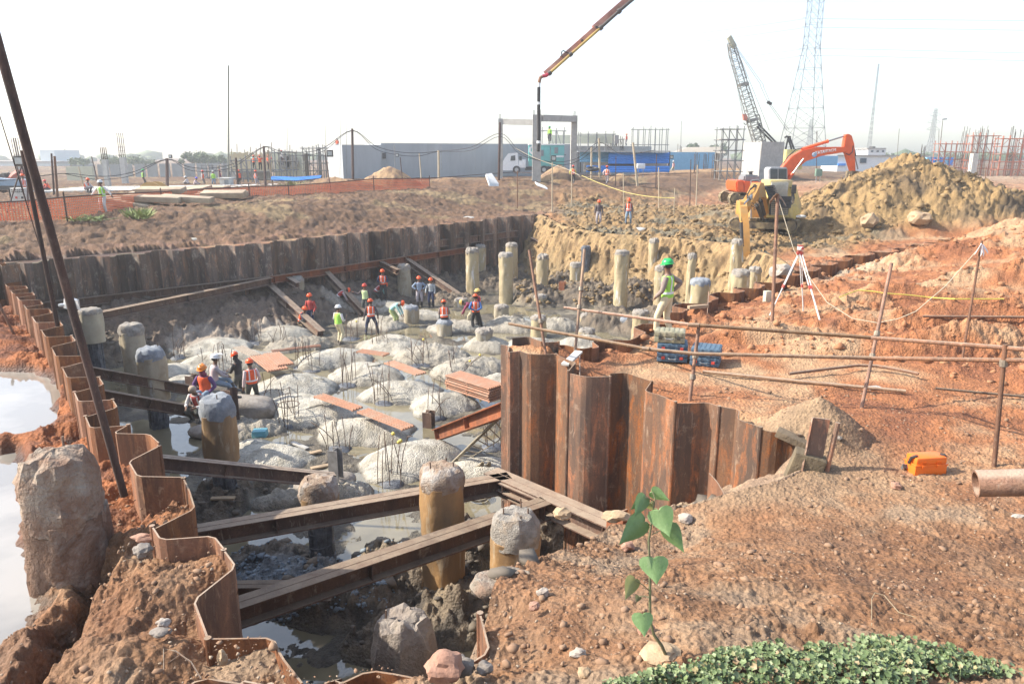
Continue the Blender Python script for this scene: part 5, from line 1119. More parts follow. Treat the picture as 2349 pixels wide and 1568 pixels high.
    # --- clothes
    def sleeve_tube(mb,a,e,h,r0,r1,r2,f=1.0):
        end=e.lerp(h,f) if f<=1 else h
        mb.path([a-(e-a)*.10,a,a.lerp(e,.5),e-(e-a).normalized()*.02,e+(h-e).normalized()*.02,e.lerp(end,.5),end],[r0*.85,r0,(r0+r1)/2,r1,r1,(r1+r2)/2,r2],9)
    mb=MB(); mb.loft([ring(s) for s in(-.0,.08,.2,.35,.5,.65,.8,.9,.96,1.0)])
    for a,e,h in arms: sleeve_tube(mb,a,e,h,.068,.054,.042,.93*sleeve if sleeve==1 else sleeve)
    mb.auto('shirt',CL[shirt],root,ang=60)
    mb=MB(); c,t=S(0); mb.loft([[p_+Vector((0,0,dz)) for p_ in ring(0,gr)] for dz,gr in((.07,-.004),(0,.006),(-.07,.0),(-.11,-.05))])
    for i,(a,k,an) in enumerate(legs):
        mb.path([a+Vector((0,0,.06)),a,a.lerp(k,.5),k-(k-a).normalized()*.02,k+(an-k).normalized()*.02,k.lerp(an,.5),an.lerp(k,.05)],[.095,.103,.09,.074,.072,.066,.06],10)
    mb.auto('trousers',CL[pants],root,ang=60)
    for i,(a,k,an) in enumerate(legs):
        mb=MB(); yw=R(g['foot'][i]); fy=Vector((math.sin(yw),math.cos(yw),0)); fx=Vector((fy.y,-fy.x,0)); c=Vector((an.x,an.y,an.z-.085))
        mb.loft([[c+fy*y+fx*w*x_+Vector((0,0,z*h_)) for x_,z in((-1,0),(1,0),(1.0,.5),(.5,1),(-.5,1),(-1,.5))] for y,w,h_ in((-.085,.028,.06),(-.06,.042,.10),(.03,.045,.11),(.10,.048,.075),(.16,.044,.06),(.19,.025,.045))])
        if boots: mb.path([an-Vector((0,0,.03)),an.lerp(k,.45),an.lerp(k,.62)],[.062,.070,.076],10)
        mb.auto('boot',M_BOOT if boots is True else boots if boots else mat('shoe_brown',(.16,.13,.10),None,8,.7),root,ang=50)
    if vest:
        mb=MB(); mb.loft([ring(s,gr) for s,gr in((-.02,.016),(.1,.018),(.25,.018),(.45,.016),(.62,.016),(.78,.012),(.88,.010),(.94,.008),(.965,-.02))],cap=False); v=mb.auto('safety_vest',CL[vest],root,ang=60)
        if strips:
            mb=MB(); mb.loft([ring(s,.0225) for s in(.16,.26)],cap=False); mb.build('reflective_strip',M_REFL,v,smooth=True)
            for sx in(-1,1):
                for fb in(-1,1):
                    rows=[]
                    for s in(.27,.45,.62,.78,.88,.93):
                        c,t=S(s); w,d=wd(s); D=t.cross(X)*-1; D.normalize(); o1=[]
                        for xx in(.075,.115): o1.append(c+X*sx*xx+D*fb*((d+.0225)*math.sqrt(max(.02,1-(xx/(w+.02))**2))))
                        rows.append(o1)
                    mb=MB(); mb.add([q for r_ in rows for q in r_],[(2*i,2*i+1,2*i+3,2*i+2) for i in range(len(rows)-1)]); mb.build('reflective_strip',M_REFL,v)
    # --- hair and helmet
    mb=MB(); bmv=[]; mb.blob(hc+hdir*.025-fwd*.014,.104,3,.02,2,(1,1,1)); mb.v=[tuple(Vector(q)-hdir*0) for q in mb.v]
    kf=[f for f in mb.f if all(((Vector(mb.v[i])-hc).dot(fwd)<.045 and (Vector(mb.v[i])-hc).dot(hdir)>-.055) or (Vector(mb.v[i])-hc).dot(hdir)>.07 for i in f)]
    mb.f=kf; mb.build('hair',M_HAIR,root,smooth=True)
    if helmet:
        hx=hdir; c=hc+hdir*.055; rings=[]
        for r_,z in((.150,-.005),(.152,.004),(.127,.010),(.124,.04),(.113,.075),(.088,.10),(.05,.118),(.012,.124)):
            rings.append([c+hx*z+(hr*math.cos(6.2832*k/20)+fwd*(math.sin(6.2832*k/20)*(1.12+(.14 if z<.005 and math.sin(6.2832*k/20)>.3 else 0))))*r_*(.96 if z>.005 else .93) for k in range(20)])
        mb=MB(); mb.loft(rings); mb.bar(c+hx*.117-fwd*.075,c+hx*.117+fwd*.075,.035,.02,up=hx)
        mb.auto('helmet',HM[helmet],root,ang=45)
    if visor:
        mb=MB(); mb.slab([c+hx*.10+hr*sx_*.09+fwd*f for sx_,f in((-1,.05),(1,.05),(1,.2),(-1,.2))],hx*.02); mb.build('visor',HM['white'],root)
    if extra: extra(root,dict(hc=hc,hdir=hdir,fwd=fwd,hr=hr,S=S,arms=arms,legs=legs,ring=ring,neck=neck))
    return root
def finish_people():
    dg=bpy.context.evaluated_depsgraph_get(); dg.update(); res=[]
    for o,root,ev,ef in _skins:
        e=o.evaluated_get(dg); m=e.to_mesh(); res.append(([tuple(v.co) for v in m.vertices],[tuple(p.vertices) for p in m.polygons])); e.to_mesh_clear()
    for (o,root,ev,ef),(v,f) in zip(_skins,res):
        old=o.data; col.objects.unlink(o); bpy.data.objects.remove(o); bpy.data.meshes.remove(old)
        mb=MB(); mb.add(v,f); mb.add(ev,ef); mb.build('body',M_SKIN,root,smooth=True)
def scarf(m,low=False):
    def f(root,k):
        mb=MB(); hc,hdir,fwd,hr=k['hc'],k['hdir'],k['fwd'],k['hr']
        mb.blob(hc-hdir*.06+fwd*.02,.088,4,.08,2,(1.05,1.1,.85)); mb.blob(k['neck']-hdir*.02,.095,5,.12,2,(1.15,1,.7)); mb.build('scarf',CL[m],root,smooth=True)
    return f
BEND=dict(pel=(0,-.22,.86),lean=78,pitch=60,hands=((-.14,.42,.42),(.16,.46,.40)),feet=((-.17,.0,0),(.17,-.1,0)),elb=((-1,.3,.2),(1,.3,.2)))
def hips(l=True,r=True):
    return dict(hands=((-.19,.06,1.0) if l else (-.27,.05,.8),(.19,.06,1.0) if r else (.27,.05,.8)),elb=((-1,-.4,0),(1,-.4,0)))
pit=[
 (880,688,1.7,190,'worker in an orange vest standing far back below the waler',dict(hands=((-.16,.2,1.05),(.16,.2,1.05))),dict(shirt='navy',pants='black',vest='orange',helmet='orange')),
 (872,702,1.65,-75,'worker bending in an orange vest and teal sleeves behind a short pile',BEND,dict(shirt='teal',pants='darkgrey',vest='red',helmet='orange')),
 (840,722,1.65,170,'worker in a pale green vest with one hand on the middle raking strut',dict(hands=((-.22,.1,.85),(.62,.05,1.25)),elb=((-1,-.5,0),(.3,0,-1))),dict(shirt='dark',pants='darkgrey',vest='lightvest',helmet='red',strips=False)),
 (786,716,1.65,-80,'worker doubled over in an orange vest left of the middle raking strut',BEND,dict(shirt='pink',pants='darkgrey',vest='red',helmet='orange')),
 (716,752,1.7,165,'worker in a plain red shirt standing left of the rakers',dict(hands=((-.24,.15,.85),(.24,.22,.80))),dict(shirt='red',pants='navy',helmet='orange')),
 (697,752,1.65,-110,'worker crouching behind the left raking strut',dict(pel=(0,-.15,.34),lean=38,feet=((-.15,.12,0),(.15,.1,0)),hands=((-.16,.42,.45),(.18,.45,.5))),dict(shirt='navy',pants='black',vest='orange',helmet='orange')),
 (779,787,1.72,-30,'supervisor in a white helmet and lime vest seen from behind on a pale mound',dict(hands=((-.15,.24,1.02),(.16,.24,1.02)),feet=((-.11,.08,0),(.12,-.06,0)),yaw=20),dict(shirt='white',pants='cream',vest='lime',helmet='white',strips=False,boots=False)),
 (853,765,1.68,10,'worker striding with legs apart, orange vest, seen from behind',dict(hands=((-.34,.08,.75),(.32,.05,.82)),feet=((-.28,-.05,0),(.30,.12,0)),pel=(0,0,.86),yaw=20),dict(shirt='dark',pants='navy',vest='orange',helmet='orange')),
 (909,749,1.65,-100,'worker bending forward in a pale green shirt without a vest',dict(BEND,hands=((-.12,.45,.40),(.12,.48,.38))),dict(shirt='teal',pants='olive',helmet='orange')),
 (963,703,1.7,188,'man in a grey-blue shirt with both hands on his hips',hips(),dict(shirt='blueshirt',pants='grey',helmet='orange')),
 (990,704,1.62,175,'man in a checked shirt standing right of the man with hands on hips',dict(hands=((-.22,.1,.8),(.3,.15,.85))),dict(shirt='check',pants='navy',helmet='orange')),
 (1090,757,1.75,8,'worker in a blue shirt and orange vest with hands clasped behind his back',dict(hands=((-.05,-.15,.98),(.07,-.15,.98)),feet=((-.12,-.05,0),(.34,.12,0)),pel=(.04,0,.88),elb=((-1,-.3,0),(1,-.3,0)),yaw=25,pitch=15),dict(shirt='blue',pants='black',vest='orange',helmet='orange',boots=False)),
 (1076,747,1.65,100,'worker in a yellow helmet bending down to the left beside the blue shirt',dict(BEND,hands=((-.14,.55,.35),(.14,.3,.5))),dict(shirt='maroon',pants='cream',helmet='yellow')),
 (1098,742,1.7,100,'worker in a yellow helmet and patterned shirt standing behind the blue shirt',dict(),dict(shirt='maroon',pants='darkgrey',vest='orange',helmet='yellow')),
 (553,918,1.7,75,'worker in dark overalls and boots looking at his hands',dict(hands=((-.06,.34,1.08),(.08,.36,1.06)),pitch=30,feet=((-.12,.0,0),(.16,-.08,0)),elb=((-.8,-.6,-.6),(.8,-.6,-.6))),dict(shirt='black',pants='darkgrey',vest=None,helmet='orange',extra=scarf('black'))),
 (583,937,1.68,40,'worker in a bright orange vest with white cross tape, back to the camera',dict(feet=((-.13,.0,0),(.20,-.1,0)),hands=((-.27,.05,.80),(.25,.16,.86)),yaw=10),dict(shirt='pink',pants='darkgrey',vest='orange',helmet='orange',fine=True)),
]
for u,v,H,rz,l,po,kw in pit: person(pP(u,v),H,rz,l,po,**kw)
def at(u,v,t,dz=0): p=DP(u,v,t); p.z+=dz; return p
# sitting men: the origin is placed so that the pelvis shows at the given pixel
def seated(u,v,t,H,rz,label,po,**kw):
    p=DP(u,v,t); s=H/1.7; pel=Vector(po['pel'])*s; a=R(rz); off=Vector((pel.x*math.cos(a)-pel.y*math.sin(a),pel.x*math.sin(a)+pel.y*math.cos(a),pel.z))
    return person(p-off,H,rz,label,po,**kw)
seated(472,897,21.2,1.68,172,'seated worker in a purple shirt, orange vest and maroon face scarf',dict(pel=(0,0,.60),lean=6,feet=((-.17,.42,.12),(.2,.4,.12)),hands=((-.18,.14,.62),(.2,.12,.62)),elb=((-1,-.4,0),(1,-.4,0)),pitch=12),shirt='purple',pants='jeans',vest='orange',helmet='amber',strips=False,extra=scarf('maroon'),fine=True)
seated(491,872,22.5,1.70,-60,'seated worker in a white helmet with a raised visor, pale vest',dict(pel=(0,0,.60),lean=12,feet=((-.12,.62,.1),(.12,.55,-.05)),hands=((-.08,.38,.72),(.1,.4,.70)),elb=((-1,-.5,-.2),(1,-.5,-.2))),shirt='grey',pants='jeans',vest='pink',helmet='white',visor=True,strips=False,fine=True)
seated(458,936,20.0,1.62,170,'crouching worker with a pale cloth cap hidden behind the dark strut',dict(pel=(0,0,.34),lean=25,feet=((-.15,.15,0),(.15,.15,0)),hands=((-.15,.4,.5),(.15,.4,.5)),pitch=40),shirt='white',pants='darkgrey',vest='red',helmet=None,extra=lambda root,k:(lambda mb:(mb.blob(k['hc']+k['hdir']*.03,.115,6,.06,2),mb.build('cap',cloth('cap',(.45,.38,.28),(.3,.2,.15)),root,smooth=True)))(MB()))
_zz=DP(1019,729,34.5)
seated(1019,727,34.5,1.66,10,'worker in an orange vest sitting on a short pile with his back to the camera',dict(pel=(0,0,.16),lean=10,feet=((-.2,.34,-.28),(.2,.34,-.28)),hands=((-.12,.3,.3),(.14,.3,.3)),pitch=15,yaw=-15),shirt='brown',pants='black',vest='orange',helmet='orange')
# the man at the rim
gm=gP(1524,772); gm=DP(1526,773,17.9)
def badge(root,k):
    pass
person(gm,1.86,62,'man in a green helmet and lime vest standing with a hand on his hip',dict(feet=((-.06,.20,.0),(.08,-.10,-.02)),pel=(0,.0,.915),lean=2,hands=((-.17,.20,.93),(.20,-.06,1.02)),elb=((-.8,-.6,0),(.55,-.9,0)),yaw=12,pitch=6,foot=(10,-20)),shirt='brown',pants='cream',vest='lime',helmet='green',fine=True,boots=False)
person(DP(1373,517,50.3),1.7,172,'man in a dark buttoned shirt standing on the edge of the yellow soil',dict(pitch=12),shirt='dark',pants='grey',helmet='orange',boots=False)
person(DP(1441,514,50.0),1.72,170,'man in an orange vest and jeans looking down on the yellow soil edge',dict(pitch=28,feet=((-.16,.02,0),(.16,.05,0))),shirt='dark',pants='jeans',vest='orange',helmet='orange',boots=False)
def far(u,v,H,rz,label,po={},z=5.3,t=None,**kw):
    p=P(u,v,z) if t is None else DP(u,v,t)
    if t is None: p.z=hz(p.x,p.y) if z>5 else p.z
    return person(p,H,rz,label,po,**kw)
W_=dict(feet=((-.1,.28,0),(.1,-.25,.03)),pel=(0,0,.87),hands=((-.25,-.15,.85),(.25,.25,.85)))
far(1314,421,1.7,-10,'worker in a yellow and orange vest walking away beside the near pole',W_,t=70,shirt='yellow',pants='black',vest='orange',helmet='red')
far(1391,423,1.7,-30,'worker in an orange vest walking with a dark bag near the blue sheds',W_,t=68,shirt='pink',pants='grey',vest='orange',helmet='orange')
far(1544,397,1.7,40,'distant worker in a pink-orange vest right of the blue shed',W_,t=105,shirt='pink',pants='cream',vest='orange',helmet='white')
person(DP(240,490,39.6),1.75,178,'white-helmeted man in a lime vest leaning his spread arms on the mesh rail',dict(hands=((-.60,.12,.92),(.55,.12,.88)),elb=((0,-.6,1),(0,-.6,1)),feet=((-.1,.0,0),(.06,.05,0)),foot=(0,10)),shirt='white',pants='white',vest='lime',helmet='white',boots=False)
SQ=dict(pel=(0,-.1,.32),lean=35,feet=((-.14,.12,0),(.14,.12,0)),hands=((-.14,.45,.4),(.14,.45,.4)))
UP=dict(hands=((-.2,.35,1.6),(.2,.35,1.5)),elb=((-1,0,-1),(1,0,-1)))
for u,v,t,rz,l,po,kw in [
 (59,461,48,-80,'worker in an orange vest by the grey control box at the far left',{},dict(shirt='pink',pants='white',vest='orange',helmet='orange')),
 (111,442,62,150,'worker crouching in orange behind the big leaning pole',SQ,dict(shirt='red',pants='dark',vest='orange',helmet='red')),
 (201,442,56,-100,'worker in a pale shirt and orange vest behind the long slab',SQ,dict(shirt='white',pants='grey',vest='orange',helmet='orange')),
 (331,427,76,-60,'worker in a green helmet carrying a box on the slab edge',{},dict(shirt='dark',pants='black',vest='lime',helmet='green')),
 (431,428,78,90,'worker squatting on the slab in a pale shirt',SQ,dict(shirt='white',pants='dark',helmet='white')),
 (449,431,76,-90,'worker in a blue helmet squatting right of the pale-shirted one',SQ,dict(shirt='pink',pants='black',helmet='blue')),
 (467,429,78,-90,'worker in an orange-hemmed vest standing before the scaffolds on the left',{},dict(shirt='white',pants='brown',vest='orange',helmet='red')),
 (492,429,78,190,'man in a white helmet, lime vest and jeans left of the small kiosk',{},dict(shirt='lightvest',pants='jeans',vest='lime',helmet='white')),
 (507,426,82,100,'worker in a dark red shirt just left of the tall lamp pole',{},dict(shirt='maroon',pants='brown',helmet='red')),
 (551,428,78,60,'worker in an orange vest with his back turned right of the kiosk',{},dict(shirt='dark',pants='darkgrey',vest='orange',helmet='orange')),
 (588,428,78,-80,'worker stepping right below the formwork climbers',W_,dict(shirt='pink',pants='grey',vest='orange',helmet='orange')),
 (584,390,88,10,'left worker standing on the formwork platform, arms raised',UP,dict(shirt='teal',pants='black',vest='orange',helmet='orange')),
 (598,390,88,15,'middle worker standing on the formwork platform',UP,dict(shirt='red',pants='black',vest='orange',helmet='orange')),
 (617,390,88,-15,'right worker standing on the formwork platform behind the pole',UP,dict(shirt='red',pants='dark',vest='orange',helmet='orange')),
 (647,378,90,-40,'worker in a red helmet half hidden in the scaffold near the round fan',{},dict(shirt='white',pants='dark',helmet='red')),
 (774,336,98,20,'worker sitting on top of the long concrete wall against the sky',SQ,dict(shirt='brown',pants='grey',vest='orange',helmet=None)),
 (1261,324,88,150,'worker in a green vest standing on the scaffold over the teal generator',{},dict(shirt='lime',pants='black',vest='lime',helmet='green')),
 (1437,334,112,60,'worker in an orange vest leaning on the unfinished formwork block',{},dict(shirt='red',pants='grey',vest='orange',helmet='orange'))]:
    far(u,v,1.7,rz,l,po,t=t,strips=t<60,**kw)
finish_people()
# ================================================================ machines
_DPn=DP
def DP(u,v,t):
    """far things stand on vertical planes"""
    if t<36: return _DPn(u,v,t)
    r=ray(u,v); Y=1.018*t; return Vector((0,0,CH))+r*(Y/r.y)
def text_mesh(s,size,m,parent,loc,rot,name='lettering',ext=.006,bold=0,sx=1):
    c=bpy.data.curves.new('t','FONT'); c.body=s; c.size=size; c.extrude=ext; c.offset=bold; c.align_x='CENTER'; c.align_y='CENTER'
    t=bpy.data.objects.new('t',c); col.objects.link(t); dg=bpy.context.evaluated_depsgraph_get()
    me=bpy.data.meshes.new_from_object(t.evaluated_get(dg)); col.objects.unlink(t); bpy.data.objects.remove(t)
    me.transform(Matrix.Scale(sx,4,(1,0,0))); me.materials.clear(); me.name=name
    o=link_mesh(name,me,m,parent); o.location=loc; o.rotation_euler=rot; return o
M_EXO=mat('excavator_orange',(.72,.12,.03),(.60,.10,.03),3,.4,dirt=(.45,.2,.1),dirtamt=.3,bmp=.05); M_EXY=mat('excavator_yellow',(.56,.28,.06),(.44,.22,.055),3,.45,dirt=(.38,.28,.14),dirtamt=.38,bmp=.1)
M_CABY=mat('cab_yellow',(.60,.46,.14),(.52,.40,.14),3,.5,dirt=(.38,.3,.18)); M_TRK=mat('track_steel',(.08,.065,.05),(.16,.12,.07),5,.8,dirt=(.33,.25,.13),dirtamt=.45,bmp=.6,bd=.03); M_GLASS=mat('cab_glass',(.05,.065,.07),(.08,.1,.11),2,.08,bmp=0)
M_DARK=mat('dark_machinery',(.03,.03,.03),(.07,.06,.05),6,.6); M_CHR=mat('chrome_rod',(.32,.33,.34),None,6,.35,.6,bmp=0); M_GREYP=mat('grey_paint',(.17,.18,.19),(.22,.23,.24),4,.5); M_WP_=mat('white_paint',(.75,.76,.76),(.66,.67,.67),4,.45)
M_WHT=mat('white_lettering',(.85,.85,.85),None,5,.5,bmp=0)
def track(root,c,L,h,w,ax):
    """crawler: belt with shoes, wheels and frame; ax = unit direction along the track"""
    ax=Vector(ax); s=Vector((-ax.y,ax.x,0)); up=Vector((0,0,1)); c=Vector(c); r=h/2; k=(L/2-r)
    loop=[(-k+ 2*k*i/8,-r) for i in range(9)]+[(k+r*math.sin(a),-r*math.cos(a)) for a in np.linspace(.4,2.75,5)]+[(k-2*k*i/8,r) for i in range(9)]+[(-k-r*math.sin(a),r*math.cos(a)) for a in np.linspace(.4,2.75,5)]
    mb=MB(); mb.add([c+ax*x+up*(z+r)+s*sd*w/2 for sd in(-1,1) for x,z in loop],[(i,(i+1)%len(loop),len(loop)+(i+1)%len(loop),len(loop)+i) for i in range(len(loop))])
    n=int(2*L/.19); per=len(loop)
    for i in range(n):
        f=i/n*per; a=Vector(loop[int(f)%per]).lerp(Vector(loop[(int(f)+1)%per]),f%1); b=Vector(loop[(int(f)+1)%per])-Vector(loop[int(f)%per]); b.normalize()
        p=c+ax*a.x+up*(a.y+r); t=(ax*b.x+up*b.y); nn=t.cross(s).normalized(); mb.bar(p-s*w/2+nn*.02,p+s*w/2+nn*.02,.15,.05,up=nn)
    t_=mb.auto('track',M_TRK,root,ang=30)
    mb=MB()
    for x in(-k,-k*.5,0,k*.5,k): mb.tube(c+ax*x+up*r-s*(w/2+.02),c+ax*x+up*r+s*(w/2+.02),r*.78 if abs(x)==k else r*.42,n=14)
    mb.bar(c-ax*k+up*r,c+ax*k+up*r,w*.9,r*.9); mb.auto('track_wheels',M_TRK,t_,ang=30)
def cyl(root,a,b,r,m,name='hydraulic_cylinder',f=.58):
    a=Vector(a);b=Vector(b); mb=MB(); mb.tube(a,a.lerp(b,f),r,n=12); mb.tube(a.lerp(b,f-.03),a.lerp(b,f),r*1.18,n=12); o=mb.auto(name,m,root,world=True)
    mb=MB(); mb.tube(a.lerp(b,f),b,r*.5,n=10); mb.auto('piston_rod',M_CHR,o,world=False) if False else None
    m2=mb.auto('piston_rod',M_CHR,root,world=True); return o
def hose(root,pts,r=.03,m=None):
    mb=MB(); mb.path(pts,r,n=6); return mb.auto('hydraulic_hose',m or M_BLACK,root,world=True)
# ---------- orange excavator, side on, boom to the right
TO=52.0
def po(u,v,dy=0): p=DP(u,v,TO); return p+Vector((0,dy,0))
base=DP(1722,467,TO); root=thing('excavator','orange tracked excavator with its boom stretched right over the soil heap','excavator',tuple(base))
for dy in(-1.2,1.2): track(root,(0,dy,0),3.9,.85,.55,(1,0,0))
mb=MB(); mb.cbox((0,0,.62),(2.2,1.9,.5),.1); mb.lathe((0,0,.8),[(.7,0),(.7,.25)],20); mb.auto('undercarriage',M_TRK,root,fix=False)
B=lambda u,v:po(u,v)
def plate_y(root,px,y0,y1,m,name,ang=30,bev=0):
    """side outline given in the picture, given its width across"""
    pts=[po(u,v) for u,v in px]; mb=MB(); vs=[p+Vector((0,y0,0)) for p in pts]+[p+Vector((0,y1,0)) for p in pts]; n=len(pts)
    mb.add(vs,[tuple(range(n-1,-1,-1)),tuple(range(n,2*n))]+[(i,(i+1)%n,n+(i+1)%n,n+i) for i in range(n)])
    if bev:
        bm=bmesh.new(); me=bpy.data.meshes.new('x'); me.from_pydata(mb.v,[],mb.f); bm.from_mesh(me); bmesh.ops.recalc_face_normals(bm,faces=bm.faces); bmesh.ops.bevel(bm,geom=bm.edges[:],offset=bev,segments=2,affect='EDGES'); bm.verts.index_update(); mb=MB(); mb.add([q.co for q in bm.verts],[[q.index for q in f.verts] for f in bm.faces]); bm.free(); bpy.data.meshes.remove(me)
    return mb.auto(name,m,root,world=True,ang=ang)
plate_y(root,[(1694,414),(1760,417),(1762,441),(1694,441)],-1.3,1.3,M_EXO,'engine_body',bev=.05)
cw=plate_y(root,[(1677,413),(1695,412),(1696,441),(1680,439),(1676,430)],-1.28,1.28,M_EXO,'counterweight',bev=.08)
mb=MB(); mb.box(po(1679,425,-1.0)+Vector((-.06,0,0)),(.02,.5,.28)); mb.build('warning_plate',mat('pale_yellow',(.75,.62,.25)),cw,world=False) if False else None  # pale yellow patch for sunlight on the counterweight, left unbuilt
plate_y(root,[(1699,400),(1733,401),(1735,416),(1697,415)],-.9,.5,M_GREYP,'engine_hood',bev=.1)
mb=MB(); mb.tube(po(1722,401),po(1722,393),.13,n=12); mb.tube(po(1722,395),po(1722,393.5),.2,n=12); mb.auto('exhaust',M_DARK,root,world=True)
mb=MB(); 
for k in range(6): q=po(1716+k*3.2,429,-1.32); mb.box(q,(.03,.03,.45))
mb.box(po(1724,429,-1.31),(.85,.02,.6)); mb.build('side_grille',M_DARK,root,world=True)
c=plate_y(root,[(1750,388),(1754,383),(1790,383),(1792,388),(1792,440),(1750,440)],-1.25,-.2,mat('silver_cab',(.40,.41,.42),(.3,.31,.32),4,.5),'cab_frame',bev=.04)
plate_y(root,[(1753.5,386.5),(1769.5,386.5),(1769.5,420),(1753.5,420)],-1.27,-.18,M_GLASS,'cab_window'); plate_y(root,[(1771.5,386.5),(1789.5,386.5),(1789.5,418),(1771.5,418)],-1.27,-.18,M_GLASS,'cab_window')
bo=plate_y(root,[(1776,404),(1795,380),(1814,358),(1836,345.5),(1865,338),(1915,337),(1936,337.5),(1943,342),(1936,349),(1921,351),(1880,358),(1846,370),(1828,384),(1800,412),(1784,436),(1770,438)],-.28,.28,M_EXO,'boom',bev=.03)
text_mesh('TATA',.27,M_WHT,root,po(1877,353.0,-.3)-base+Vector((0,-.0,.1)),(R(90),-.15,0),bold=.012,sx=.95)
text_mesh('HITACHI',.27,M_WHT,root,po(1899.5,349.2,-.3)-base+Vector((0,-.0,.1)),(R(90),-.15,0),bold=.004,sx=.8)
mb=MB(); q=po(1864,354.5,-.295); mb.tube(q,q+Vector((0,-.012,0)),.17,n=24); em=mb.auto('emblem',mat('emblem_blue',(.25,.40,.6),None,5,.5,bmp=0),root,world=True)
for k in range(3):
    mb=MB(); mb.path([q+Vector((.12*math.cos(a)*(1-.3*k),-.018,.12*math.sin(a)*(1-.3*k))) for a in np.linspace(.4+k,3.6+k,9)],.012,n=4); mb.build('emblem_stroke',M_WHT,root,world=True)
plate_y(root,[(1937,309),(1944,307.5),(1951,311),(1957,331),(1960,394),(1950,393),(1938,352),(1931,345)],-.22,.22,M_EXO,'stick',bev=.03)
cyl(root,po(1838,343,.0),po(1938,312,.0),.11,M_EXO,f=.62)
for dy in(-.42,.42): cyl(root,po(1790,430,dy),po(1838,364,dy),.11,M_EXO,f=.5)
cyl(root,po(1953,322),po(1968,388),.09,M_DARK,f=.55)
hose(root,[po(1838,340,-.1),po(1824,343,-.1),po(1808,358,-.1),po(1796,374,-.1)],.035); hose(root,[po(1938,352,-.2),po(1944,356,-.25),po(1952,348,-.25),po(1954,334,-.2)],.035)
mb=MB(); q=[po(1950,393,s) for s in(-.5,.5)]; mb.slab([po(1948,392,0),po(1962,392,0),po(1972,410,0),po(1958,424,0),po(1944,412,0)],Vector((0,1.0,0))); mb.auto('bucket',M_TRK,root,world=True)
# ---------- yellow excavator facing the camera
TY=44.0; base=DP(1775,533,TY); root=thing('excavator','yellow tracked excavator facing the camera, cab doors guarded by black louvres, arm reaching down','excavator',tuple(base))
aa=Vector((.97,-.25,0)); 
q0=DP(1744,530,TY-1.0); q1=DP(1815,524,TY+.9)
track(root,DP(1748,533,TY-1.1)-base,3.9,.85,.6,aa); track(root,DP(1812,528,TY+1.1)-base,3.9,.85,.6,aa)
mb=MB(); mb.cbox((0,0,.62),(2.4,2.0,.45),.1); mb.lathe((0,0,.8),[(.7,0),(.7,.3)],20); mb.auto('undercarriage',M_TRK,root,fix=False)
def yb(u0,v0,u1,v1,t,dep,m,name,bev=.05,parent=None):
    a=DP(u0,v0,t);b=DP(u1,v1,t); c=(a+b)/2+Vector((0,dep/2,0)); mb=MB(); mb.cbox(c,(abs(b.x-a.x),dep,abs(a.z-b.z)),bev); return mb.auto(name,m,root,world=True,fix=False)
yb(1722,466,1764,500,43.2,2.9,M_EXY,'engine_body'); yb(1764,470,1826,503,43.0,3.6,M_CABY,'cab_base')
yb(1767,413,1811,500,42.6,1.6,M_CABY,'cab_frame',.07); 
ch=DP(1811,420,42.65); mb=MB(); cc=[DP(1812,422,42.7),DP(1824,424,43.6),DP(1838,470,44.1),DP(1836,490,44.1),DP(1813,498,42.7)]; mb.slab(cc,Vector((.06,.02,0))); mb.auto('cab_side',M_CABY,root,world=True)
mb=MB(); cc=[DP(1814,428,42.75),DP(1822,429,43.4),DP(1826,462,43.7),DP(1814,470,42.75)]; mb.slab(cc,Vector((.09,.03,0))); mb.auto('side_window',M_GLASS,root,world=True)
yb(1770,419,1806,451,42.42,.1,mat('dusty_windscreen',(.36,.38,.36),(.5,.5,.46),3,.3),'windscreen',.01); yb(1768,455,1808,493,42.42,.1,M_GLASS,'lower_windscreen',.01)
mb=MB()
for k in range(15): u=1770+k*2.55; mb.tube(DP(u,417,42.3),DP(u,494,42.3),.012,n=4)
for k in range(18): v=417+k*4.4; mb.tube(DP(1769,v,42.3),DP(1807,v,42.3),.012,n=4)
mb.build('guard_mesh',mat('mesh_wire',(.5,.47,.38),None,6,.6),root,world=True)
def louvre(px,t,n=6):
    a,b,c,d=[DP(u,v,tt) for (u,v),tt in zip(px,t)]; mb=MB(); w=Vector((0,.06,0))
    for p,q in((a,b),(b,c),(c,d),(d,a)): mb.bar(p,q,.08,.08)
    for k in range(n): f=(k+.5)/n; p=a.lerp(d,f);q=b.lerp(c,f); mb.bar(p,q,.10,.10 if k%2 else .05)
    mb.slab([a+w,b+w,c+w,d+w],w*.3); mb.auto('louvre_guard',M_DARK,root,world=True)
louvre([(1755,427),(1775,426),(1787,455),(1767,458)],(42.2,42.2,41.2,41.2)); louvre([(1788,452),(1818,452),(1812,476),(1788,474)],(42.0,42.0,41.5,41.5))
mb=MB(); mb.cbox(DP(1821,434,42.4),(.28,.1,.5),.04); mb.bar(DP(1811,430,42.5),DP(1821,432,42.4),.04,.04); mb.auto('mirror',M_DARK,root,world=True,fix=False)
mb=MB(); mb.tube(DP(1723,500,42.6),DP(1723,414,42.6),.035,n=8); mb.tube(DP(1723,414,42.6),DP(1741,412,42.6),.035,n=8); mb.tube(DP(1741,412,42.6),DP(1742,450,42.6),.035,n=8); mb.auto('handrail',M_GREYP,root,world=True)
def armseg(pts,w,ds,m,name,up=None):
    """box-section arm: centre points, widths and depths, seen along y"""
    rings=[]
    for i,(p,dd) in enumerate(zip(pts,ds)):
        t=(pts[min(i+1,len(pts)-1)]-pts[max(i-1,0)]).normalized(); x=Vector((1,-.15,0)).normalized(); y=t.cross(x).normalized()
        rings.append([p+x*a*w/2+y*b*dd/2 for a,b in((-1,-1),(1,-1),(1,1),(-1,1))])
    mb=MB(); mb.loft(rings); return mb.auto(name,m,root,world=True)
